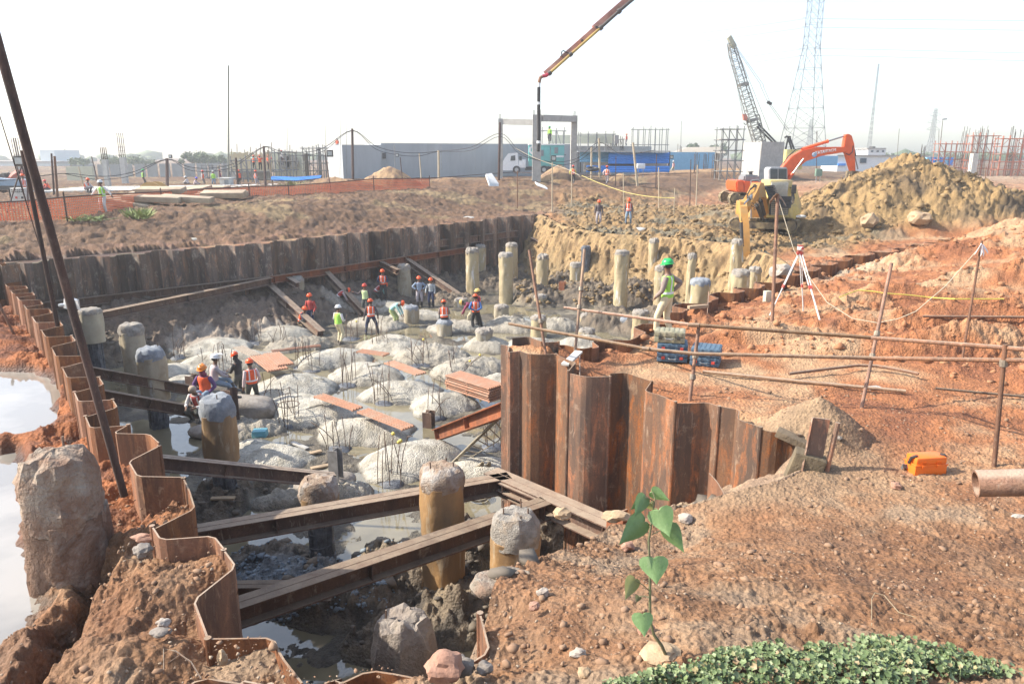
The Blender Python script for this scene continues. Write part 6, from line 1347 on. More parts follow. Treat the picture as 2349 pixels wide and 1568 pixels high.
armseg([DP(1754,496,43.0),DP(1750,462,42.6),DP(1742,436,41.8),DP(1733,436,41.0),DP(1722,455,40.0),DP(1706,482,39.0)],.5,[.4,.7,.85,.85,.65,.4],M_EXY,'boom')
armseg([DP(1702,468,39.3),DP(1704,482,38.6),DP(1709,520,38.3),DP(1711,560,38.1),DP(1712,600,38.0)],.36,[.5,.62,.5,.42,.3],M_EXY,'stick')
mb=MB(); cc=[DP(1697,462,38.7),DP(1706,464,38.7),DP(1708,520,38.2),DP(1699,505,38.2)]; mb.slab(cc,Vector((0,.1,0))); mb.auto('stick_plate',M_EXY,root,world=True)
cyl(root,DP(1736,437,40.6),DP(1705,470,38.6),.11,M_GREYP,f=.6); cyl(root,DP(1753,492,42.2),DP(1739,440,41.0),.11,M_DARK,f=.6); cyl(root,DP(1748,500,42.2),DP(1727,448,40.6),.11,M_DARK,f=.6)
cyl(root,DP(1700,510,37.8),DP(1704,602,37.6),.09,M_DARK,f=.6)
hose(root,[DP(1728,452,40.0),DP(1722,436,40.2),DP(1730,424,40.6),DP(1742,424,41.0),DP(1748,438,41.4)],.03); hose(root,[DP(1716,468,39.4),DP(1714,448,39.6),DP(1722,432,40),DP(1736,426,40.6)],.03)
mb=MB(); mb.slab([DP(1698,600,37.8),DP(1718,600,37.8),DP(1716,612,37.7),DP(1700,613,37.7)],Vector((0,.3,0))); mb.tube(DP(1700,604,37.6),DP(1720,604,37.6),.1,n=10); mb.bar(DP(1704,604,37.7),DP(1703,626,37.6),.08,.3); mb.bar(DP(1713,604,37.7),DP(1713,624,37.6),.08,.3); mb.auto('quick_hitch',M_TRK,root,world=True)
text_mesh('HITACHI',.26,M_DARK,root,DP(1722,463,39.35)-base,(R(80),R(57),R(-8)),bold=.003)
# ---------- lattice
def lattice(mb,a,b,wa,wb,n,r,dr,side=None,alt=False):
    a=Vector(a);b=Vector(b);d=(b-a).normalized(); x=Vector(side).normalized() if side is not None else Vector((1,0,0)); x=(x-d*x.dot(d)).normalized(); y=d.cross(x)
    R4=[[a.lerp(b,i/n)+(x*s+y*t)*(wa+(wb-wa)*i/n)/2 for s,t in((-1,-1),(1,-1),(1,1),(-1,1))] for i in range(n+1)]
    for k in range(4): mb.path([r_[k] for r_ in R4],r,n=4)
    for i in range(n):
        for k in range(4):
            p,q=(k,(k+1)%4) if i%2 else ((k+1)%4,k); mb.tube(R4[i][p],R4[i+1][q],dr,n=3,cap=False)
            if alt: mb.tube(R4[i][q],R4[i+1][p],dr,n=3,cap=False)
            mb.tube(R4[i+1][k],R4[i+1][(k+1)%4],dr,n=3,cap=False)
    return R4
M_LAT=mat('lattice_steel',(.16,.16,.15),(.26,.25,.22),5,.6); M_PYL=mat('pylon_steel',(.10,.105,.11),(.14,.145,.15),2,.7)
TC=105; root=thing('crawler_crane','lattice boom crane standing behind the concrete block, hook hanging left','crane',tuple(DP(1790,386,TC)))
mb=MB(); lattice(mb,DP(1747,345,TC),DP(1726,268,TC),1.3,1.45,8,.09,.045); lattice(mb,DP(1726,268,TC),DP(1684,130,TC),1.3,.95,16,.07,.032); lattice(mb,DP(1684,130,TC),DP(1676,98,TC),1.0,.7,3,.09,.045); mb.build('boom',M_LAT,root,world=True)
mb=MB(); mb.slab([DP(1668,88,TC),DP(1675,81,TC),DP(1689,106,TC),DP(1681,112,TC)],Vector((0,.8,0))); mb.auto('boom_head',mat('pale_crane_head',(.42,.42,.32)),root,world=True)
for v in(277,196):
    mb=MB(); mb.bar(DP(1718 if v>200 else 1696,v,TC),DP(1736 if v>200 else 1714,v-4,TC),1.6,.4); mb.build('boom_joint',M_LAT,root,world=True)
for a,b in(((1672,92),(1705,262)),((1670,93),(1703,262)),((1684,104),(1746,196)),((1688,106),(1752,196)),((1744,196),(1762,236)),((1750,196),(1768,238)),((1763,238),(1806,300)),((1767,238),(1810,298)),((1690,110),(1714,180)),((1690,112),(1765,300))):
    mb=MB(); mb.tube(DP(*a,TC),DP(*b,TC),.03,n=4); mb.build('wire_rope',M_LAT,root,world=True)
mb=MB(); mb.bar(DP(1760,234,TC),DP(1770,239,TC),.3,.35); mb.build('spreader',M_DARK,root,world=True)
mb=MB(); mb.slab([DP(1703,262,TC),DP(1710,262,TC),DP(1714,268,TC),DP(1712,277,TC),DP(1705,276,TC)],Vector((0,.5,0))); hk=mb.auto('hook_block',mat('faded_red_block',(.55,.20,.14),None,5,.6),root,world=True)
mb=MB(); q=DP(1711,281,TC); mb.path([q+Vector((.28*math.sin(a),0,.28*math.cos(a))) for a in np.linspace(.2,4.6,9)],.06,n=5); mb.build('hook',M_DARK,root,world=True)
mb=MB(); a=DP(1802,343,TC+1);b=DP(1830,388,TC+1); mb.cbox((a+b)/2,(abs(b.x-a.x),3.2,abs(a.z-b.z)),.1); mb.auto('crane_house',mat('crane_yellow',(.58,.50,.16),(.5,.43,.16),3,.6),root,world=True,fix=False)
mb=MB(); 
for a,b in(((1802,343),(1808,316)),((1808,316),(1816,343)),((1812,316),(1822,343)),((1806,314),(1814,314)),((1800,316),(1806,312)),((1740,285),(1795,342)),((1736,290),(1790,344))): mb.tube(DP(*a,TC),DP(*b,TC),.13,n=6)
mb.build('gantry',M_DARK,root,world=True)
# ---------- concrete placing boom
TB_=47.0; root=thing('concrete_pump_boom','red and black concrete pump boom coming down from the top with a hanging hose','pump boom',tuple(DP(1237,348,TB_)))
Mred=mat('faded_red_boom',(.50,.20,.14),(.62,.36,.28),1.5,.6,dirt=(.2,.1,.08)); Mpy=mat('ochre_pipe',(.42,.30,.07),(.30,.2,.06),2,.6)
mb=MB(); 
def bar2(pts,w,h,name,m):
    mb=MB(); 
    for a,b in zip(pts[:-1],pts[1:]): mb.bar(a,b,w,h)
    return mb.build(name,m,root,world=True)
bar2([DP(1249,168,TB_),DP(1288,134,TB_+.1)],.2,.22,'boom_section',Mred); bar2([DP(1288,134,TB_),DP(1365,66,TB_+.3)],.26,.30,'boom_section',Mred); bar2([DP(1363,66,TB_+.3),DP(1455,-14,TB_+.6),DP(1720,-235,TB_+1)],.34,.42,'boom_section',Mred)
for pts,r,m in(([DP(1261,168,TB_-.3),DP(1309,125,TB_-.2)],.09,Mpy),([DP(1309,125,TB_-.2),DP(1378,64,TB_)],.085,Mpy),([DP(1378,64,TB_),DP(1420,26,TB_)],.10,M_DARK),([DP(1420,26,TB_),DP(1720,-230,TB_+.8)],.10,M_DARK)):
    mb=MB(); mb.path(pts,r,n=10); mb.auto('delivery_pipe',m,root,world=True); mb=MB(); d=(pts[1]-pts[0]).normalized(); mb.tube(pts[0]-d*.1,pts[0]+d*.1,r*1.55,n=12); mb.auto('pipe_coupling',M_DARK,root,world=True)
mb=MB(); mb.path([DP(1261,168,TB_-.3),DP(1252,174,TB_-.3),DP(1244,175,TB_-.3)],.11,n=10); mb.auto('pipe_elbow',mat('crimson_elbow',(.4,.03,.06),None,5,.5),root,world=True)
mb=MB(); mb.path([DP(1244,175,TB_-.3),DP(1239,179,TB_-.3),DP(1236.5,190,TB_-.3)],.11,n=10); mb.auto('pipe_elbow',M_PIPE,root,world=True)
mb=MB(); mb.path([DP(1236.5,190,TB_-.3),DP(1236,202,TB_-.3)],.10,n=10); mb.auto('tape_wrap',M_WP_,root,world=True)
mb=MB(); mb.path([DP(1236,200,TB_-.3),DP(1235.5,260,TB_-.3),DP(1236,310,TB_-.3),DP(1234.5,348,TB_-.3)],.105,n=12); mb.auto('rubber_hose',M_BLACK,root,world=True)
for v in(237,326): mb=MB(); mb.tube(DP(1235.7,v-3,TB_-.3),DP(1235.7,v+3,TB_-.3),.125,n=12); mb.auto('tape_wrap',M_WP_,root,world=True)
for k,(a,b) in enumerate((((1296,122),(1303,127)),((1334,92),(1341,98)),((1366,62),(1378,66)))): mb=MB(); mb.bar(DP(*a,TB_),DP(*b,TB_),.12,.12); mb.build('pipe_bracket',M_DARK,root,world=True)
hose(root,[DP(1289,130,TB_-.2),DP(1288,120,TB_-.2),DP(1292,116,TB_-.2),DP(1298,120,TB_-.2),DP(1304,122,TB_-.2)],.035)
# ---------- truck with a teal generator box
TT=100; z0=5.2
def wb(root,u0,v0,u1,v1,t,dep,m,name,bev=.04,dy=0):
    a=DP(u0,v0,t);b=DP(u1,v1,t); c=(a+b)/2+Vector((0,dep/2+dy,0)); mb=MB(); 
    (mb.cbox if bev else mb.box)(*((c,(abs(b.x-a.x),dep,abs(a.z-b.z)),bev) if bev else (c,(abs(b.x-a.x),dep,abs(a.z-b.z))))); return mb.auto(name,m,root,world=True,fix=False)
root=thing('truck','white truck carrying a teal generator container behind the portal frame','truck',tuple(DP(1220,391,TT)))
mb=MB(); oc=[(1153,391),(1153,372),(1158,362),(1166,352),(1188,350),(1190,391)]; pts=[DP(u,v,TT) for u,v in oc]; mb.slab([p+Vector((0,1.1,0)) for p in pts],Vector((0,2.2,0))); cabo=mb.auto('cab',M_WP_,root,world=True)
mb=MB(); mb.slab([DP(u,v,TT)+Vector((0,-.02,0)) for u,v in((1171,369),(1172,358),(1182,356),(1182,368))],Vector((0,.03,0))); mb.build('window',M_GLASS,cabo,world=False) if False else mb.build('window',M_GLASS,root,world=True)
wb(root,1190,366,1206,385,TT,2.2,M_WP_,'cab_rear'); wb(root,1191,358,1197,368,TT-.05,.04,M_GLASS,'rear_window',0)
wb(root,1205,383,1296,391,TT+.2,2.0,M_DARK,'chassis',0); 
for u in(1185,1232,1248,1280):
    mb=MB(); q=DP(u,391,TT-.05); q.z+=.1; mb.tube(q,q+Vector((0,.35,0)),.52,n=20); w_=mb.auto('wheel',M_BLACK,root,world=True); mb=MB(); mb.tube(q+Vector((0,-.02,0)),q+Vector((0,.0,0)),.26,n=14); mb.auto('rim',M_STEEL,root,world=True)
M_TL=mat('teal_container',(.12,.38,.36),(.14,.42,.40),3,.5)
bx=wb(root,1213,333,1294,381,TT+.1,2.4,M_TL,'generator_box',.03); wb(root,1212,330.5,1295,333,TT,2.7,M_WP_,'box_roof',.02)
for u,v in((1243,350),(1276,344)): wb(root,u-4,v-6,u+4,v+8,TT+.05,.05,M_GREYP,'louvre',0)
wb(root,1270,357,1293,361,TT+.06,.03,M_WP_,'white_stripe',0); wb(root,1262,337,1262.6,379,TT+.06,.03,M_GREYP,'door_seam',0)
text_mesh('C',1.5,M_WHT,root,DP(1222,345,TT+.02)-root.location,(R(90),0,0),bold=.06)
# slopes and mounds are terrain; portal frame
root=thing('portal_frame','tall pale concrete portal frame of three columns and two beams','concrete frame',tuple(DP(1234,405,72)))
def colm(u0,u1,v0,v1,t,m,name='column',dep=.8): 
    a=DP(u0,v0,t);b=DP(u1,v0,t); zb=min(DP(u0,v1,t).z,5.6)-.6; mb=MB(); mb.box(((a.x+b.x)/2,a.y+dep/2,(a.z+zb)/2),(b.x-a.x,dep,a.z-zb),rz=-.0); return mb.auto(name,m,root,world=True,fix=False)
colm(1143,1153,272,391,75,M_CONC); colm(1222,1242,263,408,72,M_CONC,dep=1.0); colm(1311,1325,265,400,80,M_CONC)
a=DP(1143,273,84);b=DP(1224,286,73.5); 
mb=MB(); mb.bar(DP(1148,279,75.4),DP(1224,281,74),.55,.55); mb.auto('beam',M_CONC,root,world=True); mb=MB(); mb.bar(DP(1240,271,72.6),DP(1318,273,80.3),.6,.62); mb.auto('beam',M_CONC,root,world=True)
for u,v,t in((1147,272,75),(1225,263,72),(1238,263,72),(1318,265,80)):
    for k in range(3): mb=MB(); q=DP(u+k*2-2,v,t+.3); mb.tube(q,q+Vector((0,0,.45)),.02,n=4); mb.build('rebar_stub',M_REBAR,root,world=True)
# ================================================================ background
def box_px(root,u0,v0,u1,v1,t,dep,m,name,zb=None,rz=0,world=True):
    a=DP(u0,v0,t);b=DP(u1,v1,t); z1=a.z; z0=b.z if zb is None else zb; mb=MB(); mb.box(((a.x+b.x)/2,a.y+dep/2,(z0+z1)/2),(abs(b.x-a.x),dep,z1-z0)); return mb.auto(name,m,root,world=world,fix=False)
def quadwall(mb,a,b,z0,z1,th=.3):
    a=Vector(a);b=Vector(b); d=(b-a).normalized(); n=Vector((-d.y,d.x))*th
    mb.add([(a.x,a.y,z0),(b.x,b.y,z0),(b.x+n.x,b.y+n.y,z0),(a.x+n.x,a.y+n.y,z0),(a.x,a.y,z1),(b.x,b.y,z1),(b.x+n.x,b.y+n.y,z1),(a.x+n.x,a.y+n.y,z1)],[(3,2,1,0),(4,5,6,7),(0,1,5,4),(1,2,6,5),(2,3,7,6),(3,0,4,7)])
M_TANK=mat('grey_tank_concrete',(.38,.40,.41),(.32,.335,.345),.5,.85,dirt=(.24,.25,.26),dirtamt=.3,stretch=(1.6,1,.35),bmp=.1)
# long tank building
root=thing('tank_building','long low grey concrete tank wall stretching behind the dirt heaps','concrete building',tuple(DP(784,392,96)))
a=DP(784,332,96);c_=DP(873,332,98.6);d_=DP(750,333,104); e_=DP(1480,329,125); zt=a.z
mb=MB(); mb.add([(a.x,a.y,4.6),(c_.x,c_.y,4.6),(c_.x+3,c_.y+9,4.6),(d_.x,d_.y,4.6),(a.x,a.y,zt),(c_.x,c_.y,zt),(c_.x+3,c_.y+9,zt),(d_.x,d_.y,zt)],[(0,1,5,4),(1,2,6,5),(2,3,7,6),(3,0,4,7),(4,5,6,7)]); mb.auto('tank_block',M_TANK,root,world=True)
z2=DP(873,328,99).z; p1=DP(873,328,99.5);p2=DP(1315,328,112);p3=DP(1445,328,118)
mb=MB(); quadwall(mb,(p1.x,p1.y),(p2.x,p2.y),4.6,z2,9); mb.auto('tank_wall',M_TANK,root,world=True)
mb=MB(); quadwall(mb,(p2.x-.5,p2.y+1.5),(p3.x+4,p3.y+3),4.6,z2-.2,6); mb.auto('tank_wall',M_CONC,root,world=True)
box_px(root,876,351,885,364,98.9,.3,M_DARK,'wall_opening'); box_px(root,1258,310,1410,329,116,2,mat('cream_wall',(.55,.55,.42),(.5,.5,.38),2,.8),'upper_wall'); box_px(root,1410,310,1419,329,115.5,1.5,M_CONC,'upper_pier')
for u in(905,1012,1090,1180): box_px(root,u-.15,330,u+.15,391,97.5+(u-873)*.028,.3,M_CONC,'wall_joint')
root=thing('concrete_block_building','pale concrete block with a sunlit left side in front of the crane','concrete building',tuple(DP(1748,387,92)))
a=DP(1748,325,92);b=DP(1800,325,94);c=DP(1704,326,99)
mb=MB(); mb.add([(a.x,a.y,4.6),(b.x,b.y,4.6),(b.x-2,b.y+8,4.6),(c.x,c.y,4.6),(a.x,a.y,a.z),(b.x,b.y,a.z),(b.x-2,b.y+8,a.z),(c.x,c.y,a.z)],[(0,1,5,4),(1,2,6,5),(2,3,7,6),(3,0,4,7),(4,5,6,7)]); mb.auto('block',M_CONC,root,world=True)
# scaffolds
M_SCAF=mat('grey_scaffold',(.24,.245,.24),(.18,.18,.17),3,.6); M_SCAFR=mat('red_scaffold',(.48,.17,.10),(.4,.16,.1),3,.6); M_SCAFD=mat('dark_scaffold',(.14,.12,.1),(.2,.17,.14),3,.6)
def scaffold(label,u0,u1,v0,v1,t,nx,nz,m,dep=1.4,r=.06,diag=True,over=.6,seed=1,boards=True,name='scaffold'):
    rr=random.Random(seed); a=DP(u0,v1,t);b=DP(u1,v1,t); zt=DP(u0,v0,t).z; zb=min(a.z,5.2)-.1; root=thing(name,label,'scaffold',(a.x,a.y,zb)); mb=MB(); L=b.x-a.x
    for i in range(nx+1):
        for y in(0,dep):
            x=L*i/nx+rr.uniform(-.1,.1); mb.tube((x,y,0),(x+rr.uniform(-.08,.08),y,zt-zb+rr.uniform(0,over)),r,n=5)
    for k in range(1,nz+1):
        z=(zt-zb)*k/nz
        for y in(0,dep): mb.tube((-.3,y,z),(L+.3,y,z+rr.uniform(-.05,.05)),r*.85,n=5)
        for i in range(nx+1): mb.tube((L*i/nx,-.1,z),(L*i/nx,dep+.1,z),r*.8,n=4)
    if diag:
        for i in range(nx):
            for k in range(nz):
                if rr.random()<.6: p=(L*i/nx,0,(zt-zb)*k/nz);q=(L*(i+1)/nx,0,(zt-zb)*(k+1)/nz); (mb.tube(p,q,r*.7,n=4) if rr.random()<.5 else mb.tube((q[0],0,p[2]),(p[0],0,q[2]),r*.7,n=4))
    mb.build('scaffold_frame',m,root)
    if boards:
        mb=MB(); mb.box((L/2,dep/2,(zt-zb)*(nz-1)/nz+.06),(L,dep*.8,.05)); mb.build('platform',M_WOOD,root)
    return root
scaffold('grey tube scaffold at the left end of the formwork wall',535,582,368,428,84,4,3,M_SCAF,seed=1)
scaffold('grey scaffold in front of the yellowish wall with round fans',622,675,350,428,86,4,4,M_SCAF,seed=2)
scaffold('tall bluish scaffold tower between the fans and the tank wall',700,745,340,425,90,3,5,M_SCAF,seed=3)
scaffold('low hazy scaffold in front of the long left wall',468,532,380,420,96,5,3,M_SCAF,seed=4,boards=False)
scaffold('green-netted scaffold platform above the teal generator',1243,1294,300,330,103,3,2,M_SCAF,seed=5)
scaffold('thin scaffold frames on the cream upper wall',1330,1408,308,329,113,4,1,M_SCAF,dep=.8,seed=6,boards=False)
scaffold('tall slender scaffold right of the unfinished formwork block',1452,1530,297,346,122,6,3,M_SCAF,dep=1.2,seed=7,boards=False,diag=False)
scaffold('brown scaffold cage around the unfinished formwork block',1392,1428,320,346,118,6,5,M_SCAFD,seed=8)
scaffold('scaffold stair tower left of the pale concrete block',1651,1699,296,388,90,3,5,M_SCAF,dep=2.4,seed=9)
scaffold('left bay of red scaffolding among the rebar columns on the right',2150,2215,330,378,118,5,4,M_SCAFR,seed=10,boards=False)
scaffold('middle bay of tall red scaffolding among the rebar columns',2222,2282,312,380,112,4,5,M_SCAFR,seed=11,boards=False)
scaffold('rightmost bay of red scaffolding at the photo edge',2290,2370,318,382,108,5,5,M_SCAFR,seed=12,boards=False)
# formwork
root=thing('formwork_wall','long formwork wall of upright yellow battens behind the climbing workers','formwork',tuple(DP(585,425,91)))
for k in range(34):
    u=528+k*2.85; mb=MB(); mb.bar(DP(u,352+random.Random(k).uniform(-5,3),90.8),DP(u+.6,392,90.8),.16,.16); mb.build('batten',mat('yellow_batten',(.58,.50,.32),(.46,.38,.24),3,.8),root,world=True)
box_px(root,526,356,626,392,91.3,.3,mat('ply_grey',(.20,.17,.13)),'ply_panel'); box_px(root,524,392,640,395,90,2.4,M_SCAF,'walkway'); box_px(root,530,395,620,428,92.5,1,M_CONCW,'lower_wall')
for k in range(16):
    rr_=random.Random(k+50); u=532+k*13.4+rr_.uniform(-4,4); mb=MB(); a=DP(u,360,91.6); a.z-=.5; mb.tube(a,DP(u+rr_.uniform(-2,2),rr_.uniform(326,350),91.6),.045,n=4); mb.build('upright_bar',M_SCAFD,root,world=True)
root=thing('equipment_wall','pale yellow wall carrying two round fan housings','concrete building',tuple(DP(660,425,94)))
box_px(root,626,350,696,425,94,1.2,mat('cream_wall'),'wall'); 
for u in(652,668): mb=MB(); q=DP(u,371,93.6); mb.tube(q,q+Vector((0,.5,0)),.85,n=20); mb.auto('fan_housing',mat('fan_grey',(.40,.37,.30)),root,world=True)
box_px(root,697,352,706,425,89,1,mat('dark_column',(.17,.14,.10),(.1,.08,.06),4,.9),'dark_pier'); box_px(root,728,338,736,420,93,1,M_DARK,'dark_pier')
# blue shed and sheeting
def corr(label,px,t0,t1,m,name='corrugated_fence',horiz=True,rib=.25,cat='sheet fence'):
    (u0,v0),(u1,v1)=px; a=DP(u0,v0,t0);b=DP(u1,v0,t1); z0=DP(u0,v1,t0).z; L=(Vector((b.x,b.y))-Vector((a.x,a.y))).length; mb=MB(); H=a.z-z0
    d=Vector((b.x-a.x,b.y-a.y,0)).normalized(); n=Vector((-d.y,d.x,0))
    if horiz:
        k=int(H/rib)*2; prf=[(i*H/k,.05 if i%2 else -.02) for i in range(k+1)]; mb.add([Vector((a.x,a.y,z0+z))-n*o+d*s for s in(0,L) for z,o in prf],[(i,i+1,k+2+i,k+1+i) for i in range(k)])
    else:
        k=int(L/rib)*2; mb.add([Vector((a.x,a.y,z))+d*(L*i/k)-n*(.05 if i%2 else 0) for z in(z0,a.z) for i in range(k+1)],[(i,i+1,k+2+i,k+1+i) for i in range(k)])
    return mb,a
M_BLU=mat('blue_sheet',(.06,.27,.78),(.05,.24,.70),2,.5,bmp=.05); M_BLL=mat('pale_blue_sheet',(.22,.48,.70),(.18,.42,.63),2,.5,bmp=.05)
root=thing('blue_shed','long blue corrugated shed with an open gap between two tiers of sheets','shed',tuple(DP(1430,392,92)))
for k,(u0,u1,v0,v1,t) in enumerate(((1330,1396,348,372,92),(1396,1470,350,376,91),(1470,1536,350,375,91.5),(1345,1397,380,395,91),(1397,1470,381,396,90.5),(1470,1536,381,395,90.8))):
    mb,a=corr('',((u0,v0),(u1,v1)),t,t+.3,M_BLU); mb.build('corrugated_sheet',M_BLL if k==0 else M_BLU,root,world=True)  # leftmost upper sheet takes the paler blue: sunlight put into its colour
box_px(root,1326,346,1538,348.5,90,6,M_STEEL,'roof'); 
for u in(1332,1397,1470,1535): box_px(root,u-.6,348,u+.6,396,92.6,.12,M_DARK,'post')
box_px(root,1400,372,1470,382,94,.3,mat('shed_interior',(.12,.11,.10)),'inner_shelf'); box_px(root,1340,365,1530,394,97,.2,M_CONC,'back_wall')
mb,a=corr('',((1537,349),(1640,390)),112,118,M_BLL,horiz=False,rib=.35); single(mb,'corrugated_fence',M_BLL,'pale blue corrugated fence right of the blue shed','sheet fence')
mb,a=corr('',((1838,357),(1923,381)),128,134,M_BLL,horiz=False,rib=.45); single(mb,'corrugated_fence',M_BLL,'pale blue corrugated fence under the orange excavator boom','sheet fence')
root=thing('low_building','long tan-roofed shed hazy behind the blue sheeting','building',tuple(DP(1600,348,170)))
mb=MB(); q=[DP(1540,352,170),DP(1575,338,172),DP(1645,337,172),DP(1660,352,170)]; mb.slab(q,Vector((0,5,0))); mb.auto('roof',mat('tan_roof',(.36,.32,.26)),root,world=True); box_px(root,1545,350,1658,366,171,4,M_CONCW,'wall')
root=thing('white_building','long single-storey white building behind the soil heap','building',tuple(DP(2020,378,150)))
box_px(root,1923,357,2132,380,150,8,M_WP_,'wall',zb=5); box_px(root,1921,355.5,2134,357.5,149.5,9,M_CONC,'roof'); box_px(root,1975,363,1987,374,149.7,.4,M_GLASS,'window'); box_px(root,1923,375,1940,380,149.6,.4,M_BLU,'blue_base'); box_px(root,2080,360,2086,378,149.7,.4,M_GREYP,'door')
root=thing('small_house','small two-storey white house showing above the long white building','building',tuple(DP(2010,352,210)))
box_px(root,1992,341,2031,356,210,7,M_WP_,'wall'); box_px(root,1990,339.5,2033,341.5,209.6,8,M_CONC,'roof'); box_px(root,2002,336,2008,340,211,2,M_DARK,'water_tank'); 
for u in(1999,2012,2024): box_px(root,u,345,u+4,349,209.8,.3,M_GLASS,'window')
root=thing('shipping_container','blue and white shipping container behind the red scaffolding','container',tuple(DP(2155,378,135)))
for k in range(6): box_px(root,2127+k*9.8,361,2136+k*9.8,379,135,2.5,M_BLU if k%2 else M_BLL,'container_panel')
root=thing('hazy_building','large pale hazy building at the far left horizon','building',tuple(DP(60,400,230)))
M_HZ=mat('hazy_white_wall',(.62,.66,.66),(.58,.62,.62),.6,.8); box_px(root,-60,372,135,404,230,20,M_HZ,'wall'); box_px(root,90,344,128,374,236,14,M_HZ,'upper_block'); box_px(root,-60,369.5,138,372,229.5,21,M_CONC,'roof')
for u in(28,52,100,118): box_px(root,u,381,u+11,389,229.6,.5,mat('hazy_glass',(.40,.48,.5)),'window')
root=thing('boundary_wall','long weathered grey boundary wall behind the left slab','wall',tuple(DP(350,420,105)))
for k in range(14): box_px(root,165+k*28.5,378-.35*k,192.6+k*28.5,420,105+.1*(k%2),.25,mat('stained_wall',(.36,.37,.36),(.30,.31,.30),.8,.9,dirt=(.22,.23,.22),dirtamt=.35),'wall_panel')
root=thing('low_wall','short sunlit pale wall behind the leaning poles','wall',tuple(DP(170,410,80))); box_px(root,150,382,214,414,80,.4,mat('cream_wall'),'wall_panel')
# slab edge on the left
root=thing('raised_slab','long pale concrete slab edge behind the orange mesh','slab',tuple(DP(300,440,62)))
a=DP(62,442,60);b=DP(372,437,63);c=DP(700,427,77)
mb=MB(); z=5.42; mb.add([(a.x,a.y,4.6),(b.x,b.y,4.6),(c.x,c.y,4.6),(c.x,c.y+6,4.6),(b.x,b.y+9,4.6),(a.x,a.y+9,4.6),(a.x,a.y,z),(b.x,b.y,z),(c.x,c.y,z-.2),(c.x,c.y+6,z-.2),(b.x,b.y+9,z),(a.x,a.y+9,z)],[(0,1,7,6),(1,2,8,7),(2,3,9,8),(3,4,10,9),(4,5,11,10),(5,0,6,11),(6,7,10,11),(7,8,9,10)]); mb.auto('slab',M_CONCW,root,world=True)
# columns with starter bars
def rcol(u0,v0,u1,v1,vtop,t,w,label,m=M_CONCW,nb=6,lean=0):
    a=DP(u0,v0,t); b=DP(u1,v1,t); b=Vector((b.x,b.y,min(b.z,5.3)-.3)); root=thing('concrete_column',label,'column',tuple(b)); mb=MB(); mb.bar(b,a,w,w,up=(0,1,0)); mb.auto('shaft',m,root,world=True)
    h=DP(u0,vtop,t).z-a.z; d=(a-b).normalized()
    for k in range(nb):
        x=(-.4+.8*(k%3)/2)*w; y=(-.4+.8*(k//3))*w; mb=MB(); mb.tube(a+Vector((x,y,-.05)),a+Vector((x,y,0))+d*h,.038,n=4); mb.build('starter_bar',M_REBAR,root,world=True)
    for k in range(3):
        mb=MB(); q=a+d*h*(.1+.16*k); mb.path([q+Vector((x*w*.45,y*w*.45,0)) for x,y in((-1,-1),(1,-1),(1,1),(-1,1),(-1,-1))],.02,n=4); mb.build('link',M_REBAR,root,world=True)
rcol(281,361,289,428,305,78,.5,'pale column with a tall rebar cage right of the white-helmeted man'); rcol(240,366,249,430,338,70,.42,'stained column with short rebar behind the white-helmeted man',M_CONC)
rcol(46,382,53,412,316,74,.5,'hazy column with tall bars left of the big leaning pole',M_CONC); rcol(67,352,76,410,302,82,.4,'thin hazy column hidden behind the big leaning pole',M_CONC,4)
def rebars(u,vb,vt,t,w,n,label,seed,m=M_REBAR,colv=None):
    rr=random.Random(seed); b=DP(u,vb,t); b.z=min(b.z,5.2)-.1; root=thing('rebar_column',label,'rebar column',tuple(b)); H=DP(u,vt,t).z-b.z
    for k in range(n): x=(k/(n-1)-.5)*w; mb=MB(); mb.tube((x,rr.uniform(-.3,.3),0),(x+rr.uniform(-.15,.25),0,H*rr.uniform(.85,1)),.035,n=4); mb.build('rebar',m,root)
    for k in range(8): mb=MB(); mb.bar((-w/2,0,.3+k*H*.06),(w/2,0,.3+k*H*.06),.03,.03); mb.build('link',m,root)
    if colv: mb=MB(); mb.box((0,.05,(DP(u,colv,t).z-b.z)/2),(w*.9,w*.9,DP(u,colv,t).z-b.z)); mb.auto('cast_column',M_CONCW,root)
for a in [(2112,380,328,116,.8,5,'short rebar column at the left of the red scaffolds',1),(2202,380,285,114,1.0,6,'tall rebar column between the left and middle red scaffolds',2),(2232,381,286,110,.9,6,'tall rebar column with a cast white column foot',3,M_REBAR,352),(2250,381,284,112,.9,5,'tall rebar column right of the white column foot',4),(2312,382,288,109,1.0,6,'tall rebar column in the rightmost red scaffold',5),(2334,382,290,112,1.0,5,'last rebar column near the right photo edge',6),
 (1560,346,326,120,.6,4,'short rebar group on the blue fence line, left',7),(1595,392,345,100,.5,5,'rebar group right of the pink-vested far worker',8),(1618,392,348,102,.6,5,'rebar group left of the scaffold stair',9),(1640,392,350,98,.8,6,'dense rebar group at the foot of the scaffold stair',10)]: rebars(*a)
